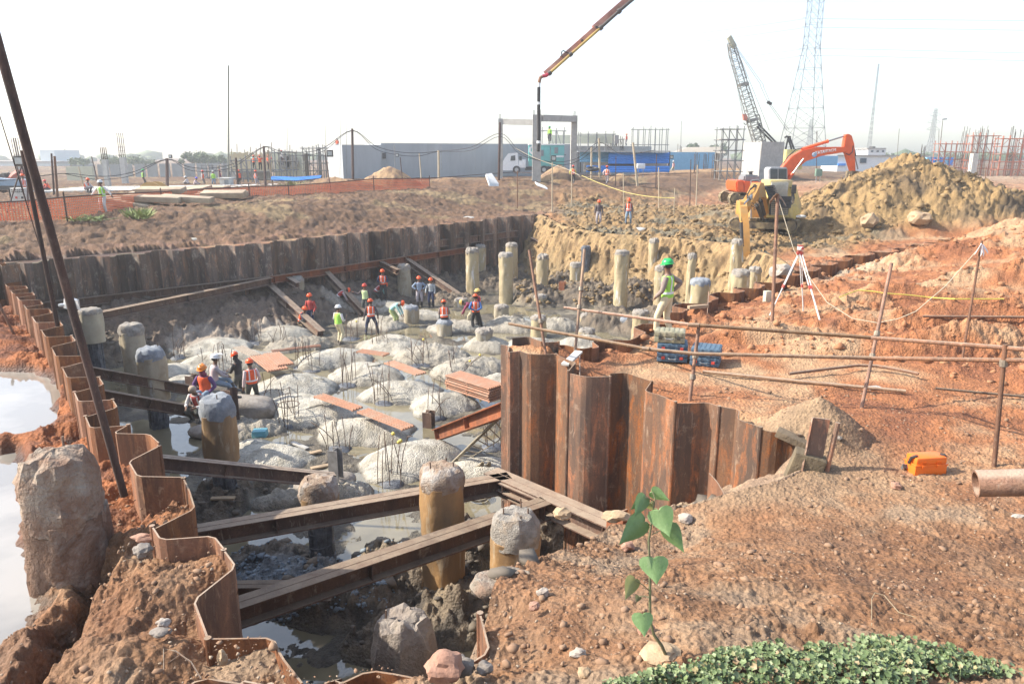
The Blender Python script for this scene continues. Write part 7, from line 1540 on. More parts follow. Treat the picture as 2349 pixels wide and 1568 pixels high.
# poles carrying the cable
def upole(u,vb,vt,t,r,m,label,du=0,cat='pole',group=None,name='wooden_pole'):
    b=DP(u+du,vb,t); b.z=min(b.z,hz(b.x,b.y))-.1; a=DP(u,vt,t); mb=MB(); mb.tube(b,a,r,r*.85,n=8); return single(mb,name,m,label,cat,loc=tuple(b))
M_PW=mat('bleached_pole',(.45,.38,.27),(.33,.27,.19),4,.85,stretch=(1,1,.3))
for a in [(383,430,363,66,.16,M_PIPED,'thick brown pole carrying the cable behind the drum',0),(605,425,335,74,.13,M_PIPED,'dark pole carrying the cable before the formwork climbers',4),(541,427,362,76,.13,M_PIPED,'dark pole right of the tall lamp pole',5),(808,392,295,74,.14,M_PIPED,'tallest dark cable pole in front of the grey tank',0),
 (1006,392,345,80,.13,M_PW,'bleached pole in the middle of the tank wall',0),(1147,392,281,72,.12,M_PIPED,'cable pole beside the left portal column',-3),(1374,395,317,76,.13,M_PW,'bleached cable pole in front of the blue shed gap',3),(1357,392,337,78,.12,M_PW,'shorter bleached pole left of the blue shed cable pole',0),
 (1452,398,327,72,.12,M_PW,'leaning bleached pole in front of the blue shed',12),(614,425,345,74,.09,M_WOOD,'leaning timber prop behind the dark cable pole',12),(118,438,352,56,.08,M_PIPED,'thin leaning pole left of the pale low wall',4),(125,441,358,54,.10,M_PIPE,'brown pole beside the thin leaning one',5),(210,432,359,66,.05,M_PIPED,'thin dark stick leaning behind the white-helmeted man',18),(180,428,382,70,.08,M_PW,'pale stick leaning right of the low wall',12),
 (463,425,389,80,.08,M_PW,'pale leaning stick in front of the low hazy scaffold',4),(500,425,380,82,.07,M_PW,'pale stick behind the lime-vested far man',4),(524,425,150,77,.10,mat('lamp_pole_grey',(.17,.175,.14),(.21,.21,.17),2,.6),'very tall slim grey pole rising over the left scaffolds',0),
 (745,448,346,58,.045,M_PIPED,'leaning thin pole carrying a small floodlight board',16),(918,402,361,70,.05,M_PIPED,'stick with small black floodlights in front of the tank',5),(962,391,352,82,.07,M_PW,'short stick by the heap in front of the tank',4),(1187,435,392,60,.04,M_PIPE,'thin rail stake left of the white truck',0),(1267,442,372,58,.05,M_PW,'stake with a small floodlight board beside the heap',0),
 (1413,398,358,72,.04,M_PIPED,'dark stake in front of the lower blue sheet',0),(1506,398,354,72,.05,M_PIPED,'dark stake at the right end of the blue shed',0),(1312,425,385,62,.05,M_PW,'pale stake beside the walker in yellow',0),(1430,432,396,58,.04,M_PW,'pale stake leaning in the dirt ridge',3),(1511,430,384,60,.05,M_PW,'pale stake right of the blue shed rail',3),
 (1585,430,366,62,.04,M_PIPED,'thin stake left of the green-lidded far bench',0),(1600,425,378,64,.05,M_PW,'pale stake on the bank crest at the right',0),(1548,458,432,52,.03,M_PW,'thin stake where the yellow rope ends',0),(1874,402,300,95,.05,M_PIPED,'thin dark pole right of the orange boom root',0),
 (782,400,235,95,.03,M_SCAF,'slim mast left of the twin mast over the tank',-3),(793,400,192,96,.03,M_SCAF,'slim tallest mast over the tank wall left end',2),(659,390,292,92,.03,M_SCAFD,'thin rod rising above the fan wall',-3),(746,390,287,95,.03,M_SCAFD,'thin rod rising at the left end of the tank',3),(2063,378,295,140,.06,M_SCAFD,'thin mast above the long white building, left',-6),(2154,378,298,140,.06,M_SCAFD,'thin leaning mast by the lamp post',0),(2262,410,382,75,.04,M_PIPE,'short rail stake at the right behind the heap',0)]:
    upole(a[0],a[1],a[2],a[3],a[4],a[5],a[6],a[7])
def wire(px,t,r,m,label,name='cable',cat='cable'):
    pts=[]; 
    for i,q in enumerate(px): tt=q[2] if len(q)>2 else t; pts.append(DP(q[0],q[1],tt))
    sm=[]
    for i in range(len(pts)-1):
        p0=pts[max(i-1,0)];p1=pts[i];p2=pts[i+1];p3=pts[min(i+2,len(pts)-1)]
        for k in range(5): s=k/5; sm.append(.5*((2*p1)+(p2-p0)*s+(2*p0-5*p1+4*p2-p3)*s*s+(3*p1-p0-3*p2+p3)*s**3))
    sm.append(pts[-1]); mb=MB(); mb.path(sm,r,n=5); return single(mb,name,m,label,cat,loc=tuple(pts[0]))
CX=[(0,415,50),(60,408,54),(150,398,56),(215,404,60),(262,403,62),(310,393,64),(383,365,66),(430,382,68),(480,386,70),(540,374,73),(605,337,74),(640,346,74),(700,349,74),(745,338,74),(808,299,74),(860,334,76),(910,348,77),(960,351,79),(1006,347,80),(1080,338,76),(1147,306,72),(1190,345,70),(1235,367,70),(1290,371,73),(1330,360,75),(1374,327,76),(1420,352,75),(1460,352,74),(1500,345,73),(1452,333,72)]
wire(CX[:-1],70,.03,M_BLACK,'black power cable swagged between the poles across the whole background')
wire([(u,v+ (7 if i%4 else 1),t+.2) for i,(u,v,t) in enumerate([(q[0],q[1],q[2]) for q in CX[2:26]])],70,.028,M_BLACK,'second lower black cable swagged beside the first')
wire([(1183,340,68),(1230,364,66),(1300,388,62),(1330,403,58)],60,.018,M_ROPE,'pale wire drooping from the portal towards the walkers')
wire([(1335,403,58),(1380,422,56),(1440,442,54),(1500,452,52),(1548,454,51)],55,.02,mat('yellow_hose'),'yellow hose running down the bank to the small stake','yellow_hose','hose')
# rail and orange mesh along the bank crest
M_MESH=mat('orange_netting',(.80,.20,.08),(.72,.18,.08),3,.7,bmp=0)
crest=[(-40,506,466),(60,503,461),(154,502,452),(240,492,446),(372,470,440),(480,462,433),(573,456,428),(663,453,426),(760,449,419),(858,443,410),(986,437,409)]
pts=[(P(u,vb,5.18),vt) for u,vb,vt in crest]; F3=[]
for p,vt in pts: zt=z_at(vt,p.x,p.y); F3.append((Vector((p.x,p.y,p.z-.05)),Vector((p.x,p.y,max(zt,p.z+.7)))))
root=thing('orange_safety_mesh','orange plastic safety netting hung along the crest of the left bank','safety netting',tuple(F3[4][0])); mb=MB(); 
for (a0,a1),(b0,b1) in zip(F3[:-1],F3[1:]):
    L=(b0-a0).length; n=max(2,int(L/.13)); off=Vector((0,-.015,0))
    for k in range(n):
        f=k/n; w=.05*math.sin(k*.35); p=a0.lerp(b0,f)+Vector((0,w,0));q=a1.lerp(b1,f); mb.add([p,p+(b0-a0)/L*.055,q+(b0-a0)/L*.055,q],[(0,1,2,3)])
    for k in range(9):
        f=(k+.5)/9; mb.add([a0.lerp(a1,f)+off,b0.lerp(b1,f)+off,b0.lerp(b1,f+.05)+off,a0.lerp(a1,f+.05)+off],[(0,1,2,3)])
mb.build('netting',M_MESH,root,world=True)
for i,(a,b) in enumerate(F3): 
    if i in(2,4,6,7,9,10): mb=MB(); mb.tube(a-Vector((0,0,.1)),b+Vector((0,0,.25)),.04,n=6); mb.auto('post',M_PIPED,root,world=True)
R2=[P(u,v+26,5.2) for u,v in((1118,399),(1177,395),(1308,399),(1426,404),(1513,399),(1600,397))]; tops=[b for a,b in F3]+[Vector((p.x,p.y,z_at(v,p.x,p.y))) for p,v in zip(R2,(399,395,399,404,399,397))]
mb=MB(); mb.path([t+Vector((0,-.06,0)) for t in tops],.035,n=6); single(mb,'guard_rail_pipe',M_PIPED,'long thin rail running along the whole bank crest above the netting','guard rail')
# slabs piled by the mesh
M_PL=mat('precast_plank',(.46,.38,.27),(.36,.29,.20),2,.9,dirt=(.28,.2,.14))
for k,(u,v,L,rz,tl,l) in enumerate([(300,473,3.0,.1,.1,'tilted brown slab leaning at the left end of the plank pile'),(352,472,3.2,.12,.02,'long bottom slab of the plank pile'),(372,461,3.0,.0,.0,'flat pale slab in the middle of the plank pile'),(405,455,3.2,-.35,-.1,'slab sliding down to the right in the plank pile'),(440,452,3.0,-.3,-.05,'second slab sliding right behind the first'),(480,450,3.0,-.2,.0,'slab resting under the kiosk end of the pile'),
  (510,456,3.4,.0,.0,'long pale slab at the right end of the plank pile'),(430,470,3.0,.05,.03,'low grey slab in front of the plank pile'),(515,466,2.6,.1,.0,'small pale slab lying on the bank slope'),(340,458,2.4,.1,.05,'short slab on top of the drum side')]):
    p=P(u,v,5.35); mb=MB(); mb.cbox((0,0,0),(L,1.0,.32),.04); o=mb.auto('precast_slab',M_PL,fix=False); o.location=(p.x,p.y,hz(p.x,p.y)+.22+.22*(k%3)); o.rotation_euler=(.16-.1*(k%2),tl*2,rz); tag(o,l,'concrete slab','precast slabs piled by the mesh')
p=P(324,458,5.3); root=thing('cable_drum','wooden cable drum half hidden behind the netting and planks','cable drum',(p.x,p.y+2,4.55)); 
for y in(-.5,.5): mb=MB(); mb.tube((0,y-.05,.95),(0,y+.05,.95),.95,n=28); mb.auto('flange',mat('drum_wood',(.50,.33,.13),(.42,.27,.11),3,.8),root)
mb=MB(); mb.tube((0,-.5,.95),(0,.5,.95),.6,n=20); mb.auto('core',M_WOOD,root)
def kbox(u0,v0,u1,v1,t,dep,m,label,name,cat,extra=None):
    a=DP(u0,v0,t);b=DP(u1,v1,t); root=thing(name,label,cat,((a.x+b.x)/2,a.y,b.z)); mb=MB(); mb.cbox((0,dep/2,(a.z-b.z)/2),(b.x-a.x,dep,a.z-b.z),.03); mb.auto('casing',m,root,fix=False); 
    if extra: extra(root,b.x-a.x,a.z-b.z,dep)
    return root
def ex_kiosk(r,w,h,d): mb=MB(); mb.box((0,d/2,h+.06),(w*1.25,d*1.3,.08)); mb.build('lid',M_CONCW,r); mb=MB(); mb.box((w*.22,-.02,h*.45),(w*.45,.03,h*.8)); mb.build('dark_side',M_GREYP,r)
kbox(503,410,527,429,74,1.2,M_CONCW,'small grey and white kiosk beside the tall slim pole','kiosk','kiosk',ex_kiosk)
def ex_ctl(r,w,h,d):
    for k in range(7):
        for j in range(2): mb=MB(); mb.box((w*(-.38+.13*k),-.015,h*(.86-.13*j)),(w*.07,.03,h*.06)); mb.build('gauge',M_DARK,r)
    for x,z,m in((-.15,.35,M_RED),(.25,.35,M_DARK)): mb=MB(); mb.box((w*x,-.015,h*z),(w*.14,.03,h*.14)); mb.build('sign_plate',m,r)
    mb=MB(); mb.box((-w*.56,d/2,h*.5),(w*.08,d,h)); mb.build('door',M_DARK,r)
kbox(22,431,62,465,44,.5,mat('cream_metal',(.55,.54,.50)),'pale control cabinet with rows of dark gauges behind the netting at far left','control_cabinet','cabinet',ex_ctl)
def ex_db(r,w,h,d): 
    for x in(-.3,.3): mb=MB(); mb.bar((w*x,d/2,0),(w*x,d/2,-.9),.06,.06); mb.build('leg',M_STEEL,r)
kbox(1462,375,1480,387,78,.4,M_WP_,'pale distribution box on legs before the blue shed','distribution_box','box',ex_db)
kbox(1873,387,1886,404,85,.4,mat('green_box',(.16,.25,.19)),'dark green box on short legs right of the orange cab','green_box','box',ex_db)
# floodlights
def flood(u,v,t,s,label,stand=None):
    p=DP(u,v,t); root=thing('floodlight',label,'floodlight',tuple(p)); mb=MB(); mb.cbox((0,0,0),(s,.12,s*1.05),.02); mb.auto('lamp_body',M_DARK,root,fix=False); mb=MB(); mb.box((0,-.07,0),(s*.72,.02,s*.65)); mb.build('lamp_glass',mat('lamp_glass',(.45,.48,.46),None,3,.2),root)
    if stand: 
        for (a,b) in stand: mb=MB(); mb.tube(DP(*a),DP(*b),.04,n=6); mb.auto('stand',M_PIPED,root,world=True)
flood(44,369,40,.52,'black floodlight on a tall stand at the far left',[((38,380,40),(72,512,38)),((60,352,40.5),(66,506,40.5)),((50,378,40),(6,520,38.5)),((50,380,40),(56,400,40))])
flood(911,356,70,.3,'small black floodlight on a stick in front of the tank'); flood(1270,363,58,.4,'small floodlight board on the stake beside the heap'); flood(757,352,58,.5,'dark floodlight board on the thin leaning pole'); flood(1541,360,74,.35,'small floodlight on the right end of the blue shed'); flood(391,359,67,.3,'small black lamp on the thick brown pole')
root=thing('street_lamp','tall street lamp beside the hazy pylon on the right horizon','street lamp',tuple(DP(2150,378,150))); mb=MB(); mb.tube(DP(2152,378,150),DP(2163,274,150),.12,.07,n=8); mb.auto('lamp_post',M_SCAFD,root,world=True); mb=MB(); mb.bar(DP(2162,274,150),DP(2171,273,150),.5,.25); mb.build('lamp_head',M_GREYP,root,world=True)
upole(1563,350,277,150,.07,M_SCAF,'hazy floodlight mast above the blue fence',0)
# pylons
def pylon(label,u,vb,t,H,wb_,ww,hw,arms,m=M_PYL,r=.14):
    b=DP(u,vb,t); b.z=4.8; root=thing('pylon',label,'pylon',tuple(b)); mb=MB(); R4=lattice(mb,(0,0,0),(0,0,hw),wb_,ww,6,r,r*.5,alt=True); lattice(mb,(0,0,hw),(0,0,H),ww,ww*.62,14,r*.8,r*.45,alt=True); mb.build('lattice_tower',m,root)
    for z,l in arms:
        mb=MB(); 
        for s in(-1,1):
            for y in(-1,1): mb.tube((s*ww*.45,y*ww*.4,z),(s*l,0,z+.3),r*.6,n=4); mb.tube((s*ww*.45,y*ww*.4,z+1.6),(s*l,0,z+.3),r*.5,n=4)
        mb.build('cross_arm',m,root)
    return root
TP=235; pylon('huge lattice electricity pylon rising out of the top of the photo',1840,336,TP,84,12.0,3.9,35,[(35.5,2.6),(48,2.6),(62,2.6)],r=.11)
pylon('small hazy pylon on the right horizon beside the street lamp',2133,352,330,23,4,1.6,11,[(14,3),(17,3),(20,2.6)],r=.07); pylon('tiny hazy pylon seen through the legs of the huge one',1855,345,360,20,5,1.8,10,[(13,4),(17,3)],r=.07); pylon('slim hazy mast pylon right of the orange boom',1991,360,300,38,1.3,.6,22,[],r=.05)
for i,(v0,v1) in enumerate(((43,48),(63,70),(112,122),(128,140))): wire([(1866,v0,TP),(1980,v0+1.5,226),(2160,(v0+v1)/2+.5,214),(2360,v1,200),(2700,v1+4,180)],TP,.05,M_PYL,['topmost','second','third','lowest'][i]+' power line running right from the huge pylon','power_line','power line')
for i,(a,b) in enumerate((((1842,41),(1795,52)),((1840,62),(1815,69)),((1832,112),(1780,122)),((1832,128),(1795,134)))): wire([(a[0],a[1],TP),((a[0]+b[0])/2,(a[1]+b[1])/2+1,TP+12),(b[0]-200,b[1]+26,TP+110)],TP,.05,M_PYL,['topmost','second','third','lowest'][i]+' power line fading left from the huge pylon','power_line','power line')
# trees: trunk with limbs, leaf clumps through the crown
M_LEAF=mat('hazy_foliage',(.12,.16,.07),(.08,.11,.045),1.5,.8,bmp=0); M_BARK=mat('bark',(.16,.12,.08),None,4,.9)
def tree(u,vt,t,wpx,label,seed,trunk=.35,zb=4.9):
    rr=random.Random(seed); p=DP(u,vt,t); H=p.z-zb; W=wpx*t/CF; root=thing('tree',label,'tree',(p.x,p.y,zb)); mb=MB(); mb.path([(0,0,0),(.1,0,H*.4),(0,.1,H*.75)],[.28,.2,.08],7)
    cl=[]
    for k in range(6): a=k*1.05+rr.random(); q=(W*.36*math.cos(a),W*.36*math.sin(a),H*rr.uniform(.55,.85)); mb.path([(0,0,H*.35),(q[0]*.5,q[1]*.5,H*.5),q],[.12,.08,.03],5); cl.append(q)
    mb.auto('trunk',M_BARK,root); V=[];F=[]
    for k in range(10): cl.append((rr.uniform(-.5,.5)*W,rr.uniform(-.4,.4)*W,H*rr.uniform(.35,.92)))
    mb=MB()
    for cx,cy,cz in cl:
        R_=W*rr.uniform(.10,.2)
        for j in range(90):
            d=Vector((rr.gauss(0,1),rr.gauss(0,1),rr.gauss(0,.7))).normalized()*R_*rr.uniform(.4,1.15); s=rr.uniform(.18,.42); a=Vector((rr.gauss(0,1),rr.gauss(0,1),rr.gauss(0,1))).normalized(); b=a.orthogonal().normalized()
            c=Vector((cx,cy,cz))+d; mb.add([c+a*s,c+b*s*.6,c-a*s*.8,c-b*s*.6],[(0,1,2,3)])
    mb.build('crown',M_LEAF,root)
for a in [(182,366,200,42,'round hazy tree behind the left boundary wall',1),(275,362,210,70,'wide hazy tree above the boundary wall between the columns',2),(330,372,215,50,'low hazy tree right of the pale column',3),(440,352,190,54,'taller hazy tree left of the slim pole',4),(487,356,195,46,'leafy hazy tree just left of the scaffolds',5),(1592,326,260,26,'small tree on the horizon above the tan roof',6),
 (2045,352,280,28,'small tree right of the two-storey house',7),(2100,352,270,60,'hazy tree clump left of the street lamp',8),(1780,345,260,40,'hazy tree behind the crane',9),(2290,352,300,70,'hazy tree mass behind the right rebar columns',10),(2210,350,290,60,'hazy tree left of the middle red scaffold',11),(540,362,230,40,'hazy tree behind the formwork wall',12),(1650,328,270,40,'dark hazy tree behind the scaffold stair',13)]: tree(*a)
rr=random.Random(9); mb=MB()
for k in range(150):
    x=-520+k*7.2+rr.uniform(-3,3); y=430+rr.uniform(-30,60); h=rr.uniform(3,7); mb.blob((x,y,4.5+h*.4),h*.8,k,.5,1,(1.5,1,.7))
o=mb.build('distant_woodland',M_LEAF,smooth=True); tag(o,'hazy far-off line of trees along the horizon','woodland',kind='stuff')
# items on the ridge
mb=MB(); q=DP(1128,402,62); mb.slab([DP(1114,402,60),DP(1128,400,61),DP(1144,424,58),DP(1122,424,57)],Vector((0,.3,.2))); single(mb,'corrugated_offcut',mat('white_sheet',(.6,.6,.58)),'rounded corrugated grey-white sheet lying on the bank','sheet offcut')
mb=MB(); mb.slab([DP(1227,418,57),DP(1250,428,56.5),DP(1256,433,56),DP(1232,424,56)],Vector((0,.1,.1))); single(mb,'white_board',M_WP_,'small white board lying below the portal frame','board')
def sack(u,v,t,s,label,m=None):
    p=DP(u,v,t); mb=MB(); mb.blob((0,0,0),s,int(u),.15,3,(1.4,1,.55),1.2); o=mb.auto('sack',m or mat('white_sack',(.48,.48,.45),(.38,.37,.34),4,.7,bmp=.5),ang=60); o.location=p; tag(o,label,'sack')
sack(1074,504,52,.42,'white tarpaulin bundle lying on top of the back wall'); sack(2085//1*1-1310+0,554,38,.5,'pale cloth on the red strip above the left back wall') if False else None
sack(440,553,36.5,.34,'flat pale cloth lying on the red strip above the back wall',mat('pale_cloth',(.5,.46,.38),None,4,.8)); sack(1468,529,47,.38,'white bag between the two men on the yellow soil'); sack(1715,463,46,.4,'white bag left of the yellow excavator boom'); sack(1838,497,41,.2,'crumpled white plastic right of the yellow excavator track')
p=DP(664,427,62); mb=MB(); mb.loft([[DP(u,v,tt) for u,v,tt in r_] for r_ in (((622,404,74),(622,412,73),(622,416,75)),((680,406,76),(680,414,75),(680,416,77)),((738,402,80),(735,408,79),(735,410,81)))]); single(mb,'blue_tarpaulin',M_BLU,'blue tarpaulin stretched in front of the scaffold fans','tarpaulin',fix=True)
p=DP(1358,392,76); mb=MB(); mb.path([p+Vector((.55*math.cos(a),.5*math.sin(a),.2+.1*math.sin(a))) for a in np.linspace(0,6.283,17)],.16,n=8); single(mb,'old_tyre',M_BLACK,'old tyre lying at the foot of the heap by the right portal column','tyre')
rod(DP(285,1136,8.3),DP(-14,66,6.3),.041,M_PIPED,'thick brown pole leaning across the whole left side',n=14)
rod(DP(138,776,16.2),DP(52,345,15.0),.045,M_PIPED,'second thinner leaning pole left of the thick one')
rod(DP(38,778,17.5),DP(-6,690,17.2),.03,M_PIPE,'short rusty stick leaning at the left edge above the red soil')
rod(DP(111,630,19),DP(-4,255,17),.012,M_PIPED,'thin guy wire crossing behind the thick leaning pole')
p=DP(163,697,7.55); root=thing('pipe_clamp','grey metal clamp with a cloth strip fixed round the thick leaning pole','clamp',tuple(p)); mb=MB(); mb.tube((-.015,0,-.04),(.005,0,.05),.062,n=12); mb.cbox((.06,-.02,.0),(.06,.05,.10),.01); mb.cbox((-.07,-.03,-.005),(.07,.05,.03),.01); mb.auto('clamp_body',M_STEEL,root,fix=False); mb=MB(); mb.slab([(.07,-.04,.05),(.1,-.05,.045),(.12,-.05,-.06),(.09,-.04,-.05)],(0,.008,0)); mb.build('cloth_strip',CL['white'],root)

root=thing('covered_trailer','low trailer under a blue-grey tarpaulin at the far left edge','trailer',tuple(DP(25,432,60))); mb=MB(); mb.loft([[DP(u,v,t) for v,t in((432,60),(v1,60),(v1-2,62),(432,63))] for u,v1 in((-30,411),(-5,409),(25,412),(50,410),(66,415))]); mb.auto('tarpaulin',mat('blue_grey_tarp',(.20,.28,.36),(.26,.34,.42),2,.7,bmp=.4,bd=.1),root,world=True)
mb=MB(); mb.bar(DP(-30,431,60),DP(66,431,60),.3,.35); mb.auto('chassis',M_DARK,root,world=True)
root=thing('excavator','small distant excavator with a red curved arm behind the blue-grey tarpaulin','excavator',tuple(DP(12,412,70))); mb=MB()
for a,b in(((2,410),(5,398)),((5,398),(20,397)),((20,397),(23,410)),((12,397),(12,410))): mb.tube(DP(*a,70),DP(*b,70),.09,n=6)
mb.auto('cab_frame',M_DARK,root,world=True); mb=MB(); mb.slab([DP(6,399,70.3),DP(20,398,70.3),DP(22,410,70.3),DP(4,410,70.3)],Vector((0,1.2,0))); mb.auto('cab_glass',M_GLASS,root,world=True)
mb=MB(); mb.path([DP(24,412,70),DP(33,402,70),DP(42,396,70),DP(52,395,70),DP(60,400,70)],[.28,.3,.3,.26,.2],6); mb.auto('boom',mat('faded_red_arm',(.55,.16,.12),None,3,.6),root,world=True)
mb=MB(); mb.slab([DP(-6,408,70),DP(26,408,70),DP(26,416,70),DP(-6,416,70)],Vector((0,2,0))); mb.auto('engine_body',mat('faded_red_arm'),root,world=True)
# ================================================================ sapling and ground cover
M_LF=mat('heart_leaf_green',(.10,.175,.055),(.14,.22,.08),14,.5,dirt=(.21,.235,.15),dirtamt=.3,bmp=.3); M_LFY=mat('yellowed_leaf',(.24,.23,.08),(.17,.19,.06),12,.5,bmp=.1); M_STEM=mat('green_stem',(.14,.15,.06),(.10,.09,.05),9,.6)
TS=4.62; b=gP(1540,1508,5.2); TS=depth_of(b)
root=thing('sapling','young sapling with heart-shaped leaves growing in front of the waler beam','sapling',tuple(b))
st=[b-Vector((0,0,.05)),DP(1518,1480,TS),DP(1500,1455,TS),DP(1491,1420,TS),DP(1491,1350,TS),DP(1490,1280,TS),DP(1488,1240,TS),DP(1495,1195,TS),DP(1500,1160,TS),DP(1503,1140,TS)]
mb=MB(); mb.path(st,[.012,.012,.011,.010,.009,.008,.008,.007,.006,.004],8); mb.auto('stem',M_STEM,root,world=True)
def heart(u,v,tu,tv,wpx,m,dt=0,tipdt=0,stalk=None,curl=.12,fold=.25):
    """leaf with its notch at u,v and its tip at tu,tv"""
    a=DP(u,v,TS+dt);t=DP(tu,tv,TS+dt+tipdt); L=(t-a).length*.93; d=(t-a).normalized(); w=wpx*.9*TS/CF; s=d.cross(Vector((0,1,0))).normalized(); n=s.cross(d); prf=[(-.06,.0),(-.13,.18),(-.12,.36),(.0,.49),(.18,.50),(.38,.42),(.6,.27),(.8,.12),(1.0,.0)]
    rows=[]; 
    for y,x in prf:
        r_=[]
        for k in(-1,-.5,0,.5,1):
            yy=(y if abs(k)>.1 else max(y,0.0) if y<.9 else y); r_.append(a+d*L*(yy*(1 if abs(k)>.9 else .9 if y<0 else 1))+s*w*x*k+n*(abs(k)*x*w*fold-curl*L*yy*yy))
        rows.append(r_)
    mb=MB(); mb.add([p for r_ in rows for p in r_],[(i*5+j,i*5+j+1,(i+1)*5+j+1,(i+1)*5+j) for i in range(len(rows)-1) for j in range(4)])
    o=mb.build('leaf',m,root,world=True,smooth=True)
    if stalk: mb=MB(); q=DP(*stalk,TS); mb.path([q,q.lerp(a,.5)+Vector((0,0,.01)),a],.0035,n=5); mb.auto('leaf_stalk',M_STEM,root,world=True)
heart(1476,1198,1410,1250,66,M_LF,-.05,-.06,(1493,1205)); heart(1512,1172,1538,1235,66,M_LF,-.06,-.05,(1499,1165)); heart(1535,1212,1571,1268,50,M_LF,.08,.02,(1496,1225)); heart(1500,1282,1506,1345,74,M_LF,-.08,-.06,(1491,1330))
heart(1456,1330,1430,1378,42,M_LFY,-.02,-.04,(1490,1355)); heart(1474,1410,1478,1464,54,M_LF,-.08,-.05,(1491,1425)); heart(1480,1142,1450,1188,42,M_LF,-.02,-.06,(1500,1150)); heart(1497,1128,1540,1148,34,M_LF,.02,-.02,(1502,1145)); heart(1474,1150,1443,1168,30,M_LF,.06,.0,(1499,1155)); heart(1490,1155,1502,1172,26,M_LFY,.05,0,(1500,1150)); heart(1466,1368,1458,1382,18,M_STEM,.03,0,(1490,1370))
def gcover(n,seed):
    """leaves of mixed size on a lumpy mat, thinning out towards a straggling edge"""
    rr=random.Random(seed); poly=[(1385,1575),(1450,1548),(1500,1540),(1560,1515),(1600,1482),(1680,1456),(1750,1446),(1830,1460),(1900,1452),(1950,1428),(2010,1420),(2070,1420),(2130,1436),(2210,1455),(2290,1476),(2360,1500),(2330,1520),(2230,1512),(2170,1540),(2110,1562),(2080,1600),(1380,1600)]
    pg=[tuple(P(u,v,5.2))[:2] for u,v in poly]; xs=[p[0] for p in pg];ys=[p[1] for p in pg]; X=np.array([rr.uniform(min(xs)-.3,max(xs)+.5) for _ in range(n*3)]);Y=np.array([rr.uniform(min(ys)-.6,max(ys)+.25) for _ in range(n*3)])
    d=np.where(inside(X,Y,pg),-1,1)*polydist(X,Y,pg+[pg[0]],3); q=d+.16*fbm(X*3,Y*3,3,501)+.05*fbm(X*11,Y*11,2,502)+np.array([abs(rr.gauss(0,.035)) for _ in X]); g=fbm(X*4,Y*4,3,503)
    k=(q<.0)&((g>-.22)|(np.array([rr.random() for _ in X])<.25)); X=X[k][:n];Y=Y[k][:n];D=-q[k][:n]; Z=smooth_out(X,Y)+.03+.16*np.clip(D,0,.35)**.7+.05*fbm(X*5,Y*5,3,500); mb=MB()
    for x,y,z in zip(X,Y,Z):
        s=rr.uniform(.007,.015) if rr.random()<.6 else rr.uniform(.013,.024); a=rr.uniform(0,6.28); tx,ty=rr.gauss(0,.55),rr.gauss(-.2,.55); nn=Vector((tx,ty,1)).normalized(); e=nn.orthogonal().normalized(); f=nn.cross(e); c=Vector((x,y,z+rr.uniform(-.02,.06))); m=10
        vs=[c-nn*s*.25]+[c+(e*math.cos(a+6.283*i/m)+f*math.sin(a+6.283*i/m))*s*(1.05 if i%2 else .82)*(.55 if i==0 else 1) for i in range(m)]; mb.add(vs,[(0,1+i,1+(i+1)%m) for i in range(m)])
        if rr.random()<.15: mb.path([c,c+Vector((rr.gauss(0,.04),rr.gauss(0,.04),-.05))],.0015,n=3,cap=False)
    return mb
m,n,bs=nodes('ivy_leaves'); at_=N(n,'ShaderNodeNewGeometry'); c=ramp(n,at_.outputs['Random Per Island'],[(0,(.055,.09,.03)),(.35,(.13,.18,.07)),(.65,(.20,.245,.12)),(.88,(.10,.145,.045)),(.94,(.26,.22,.10)),(1,(.20,.13,.07))]); n.links.new(c,bs.inputs['Base Color']); bs.inputs['Roughness'].default_value=.55
o=gcover(14000,3).build('ground_cover',m,smooth=True); tag(o,'low ivy-like ground cover spreading over the bottom right corner','ground cover',kind='stuff')
m2=mat('yellow_green_weed',(.30,.34,.11),(.17,.22,.07),5,.7,bmp=0)
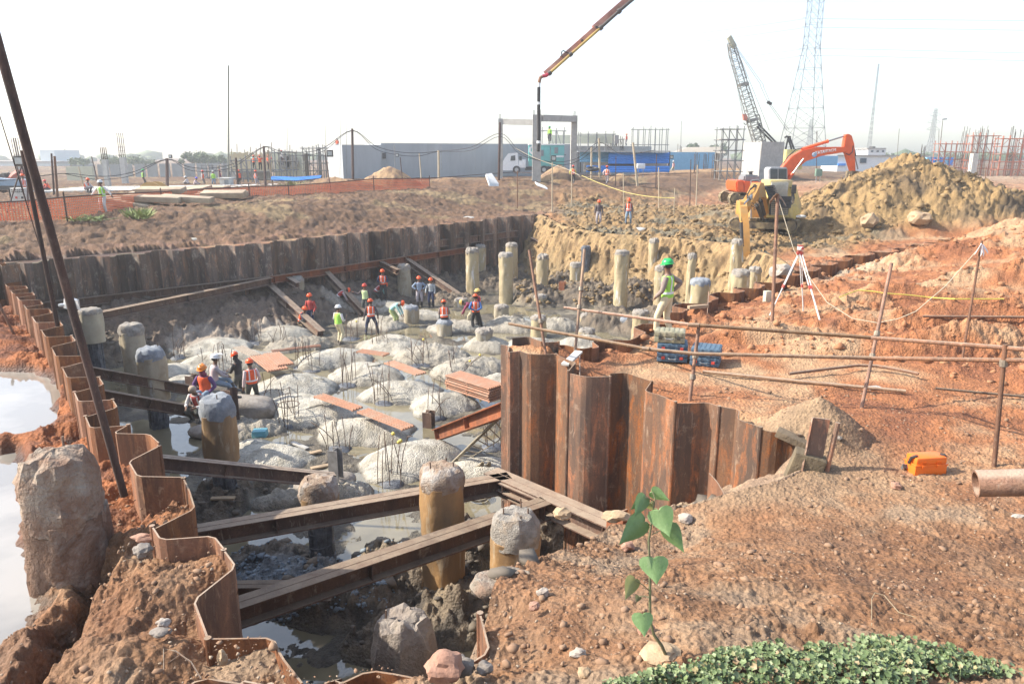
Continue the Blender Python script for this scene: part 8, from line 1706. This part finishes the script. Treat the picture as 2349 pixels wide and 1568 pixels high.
def weed(u,v,z,h,w,n,label,seed,m=None):
    rr=random.Random(seed); p=P(u,v,z); p.z=hz(p.x,p.y); mb=MB()
    for k in range(n):
        a=rr.uniform(0,6.28); l=rr.uniform(.4,1)*h; d=Vector((math.cos(a)*w*rr.random(),math.sin(a)*w*rr.random(),l)); b_=Vector((rr.uniform(-w,w)*.5,rr.uniform(-w,w)*.3,0)); s=Vector((.03,0,0)); mb.add([b_-s*.5,b_+s*.5,b_+d*.6+s*1.6,b_+d,b_+d*.6-s*1.6],[(0,1,2,3,4)])
    o=mb.build('weed',m or m2); o.location=p; tag(o,label,'weed')
weed(318,495,5.2,.65,.9,90,'yellow-green weed clump behind the netting left of the white-helmeted man',1); weed(200,500,5.2,.35,1.6,60,'low dry grass at the foot of the netting on the left',2); weed(675,428,5.4,.7,1.4,70,'grassy tuft by the blue tarpaulin',3,mat('dry_grass',(.25,.26,.12)))
weed(262,452,5.4,.4,3.0,90,'dry grass bank under the raised slab',4,mat('dry_grass'))
mb=MB(); mb.path([gP(a,b_)+Vector((0,0,h)) for a,b_,h in((2000,1430,0),(1997,1392,.05),(2003,1388,.10),(2025,1392,.10),(2060,1412,.03),(2100,1425,.02))],.004,n=5); single(mb,'dry_twig',mat('dry_twig',(.28,.22,.14),None,9,.9),'pale dry twig arching out of the ground cover','twig')
mb=MB(); mb.path([gP(a,b_)+Vector((0,0,h)) for a,b_,h in((375,1540,0),(378,1505,.05),(405,1508,.06),(440,1530,.04),(462,1560,.02))],.005,n=5); mb.path([gP(385,1520),gP(415,1512)+Vector((0,0,.05))],.004,n=5); single(mb,'bent_wire',M_REBAR,'bent rusty tie wire on the dirt bottom left','wire')
# ================================================================ haze: one closed box of pale even air
mb=MB(); mb.box((0,240,45),(1500,660,93)); hz_o=mb.build('haze',None); hz_o['kind']='stuff'; hz_o['label']='thin pale haze over the whole site'
m=bpy.data.materials.new('haze_air'); m.use_nodes=True; n=m.node_tree; n.nodes.remove(n.nodes['Principled BSDF']); vol=N(n,'ShaderNodeVolumePrincipled'); vol.inputs['Color'].default_value=(.93,.96,1,1); vol.inputs['Density'].default_value=.0010; vol.inputs['Anisotropy'].default_value=.3
n.links.new(vol.outputs[0],n.nodes['Material Output'].inputs['Volume']); hz_o.data.materials.append(m)
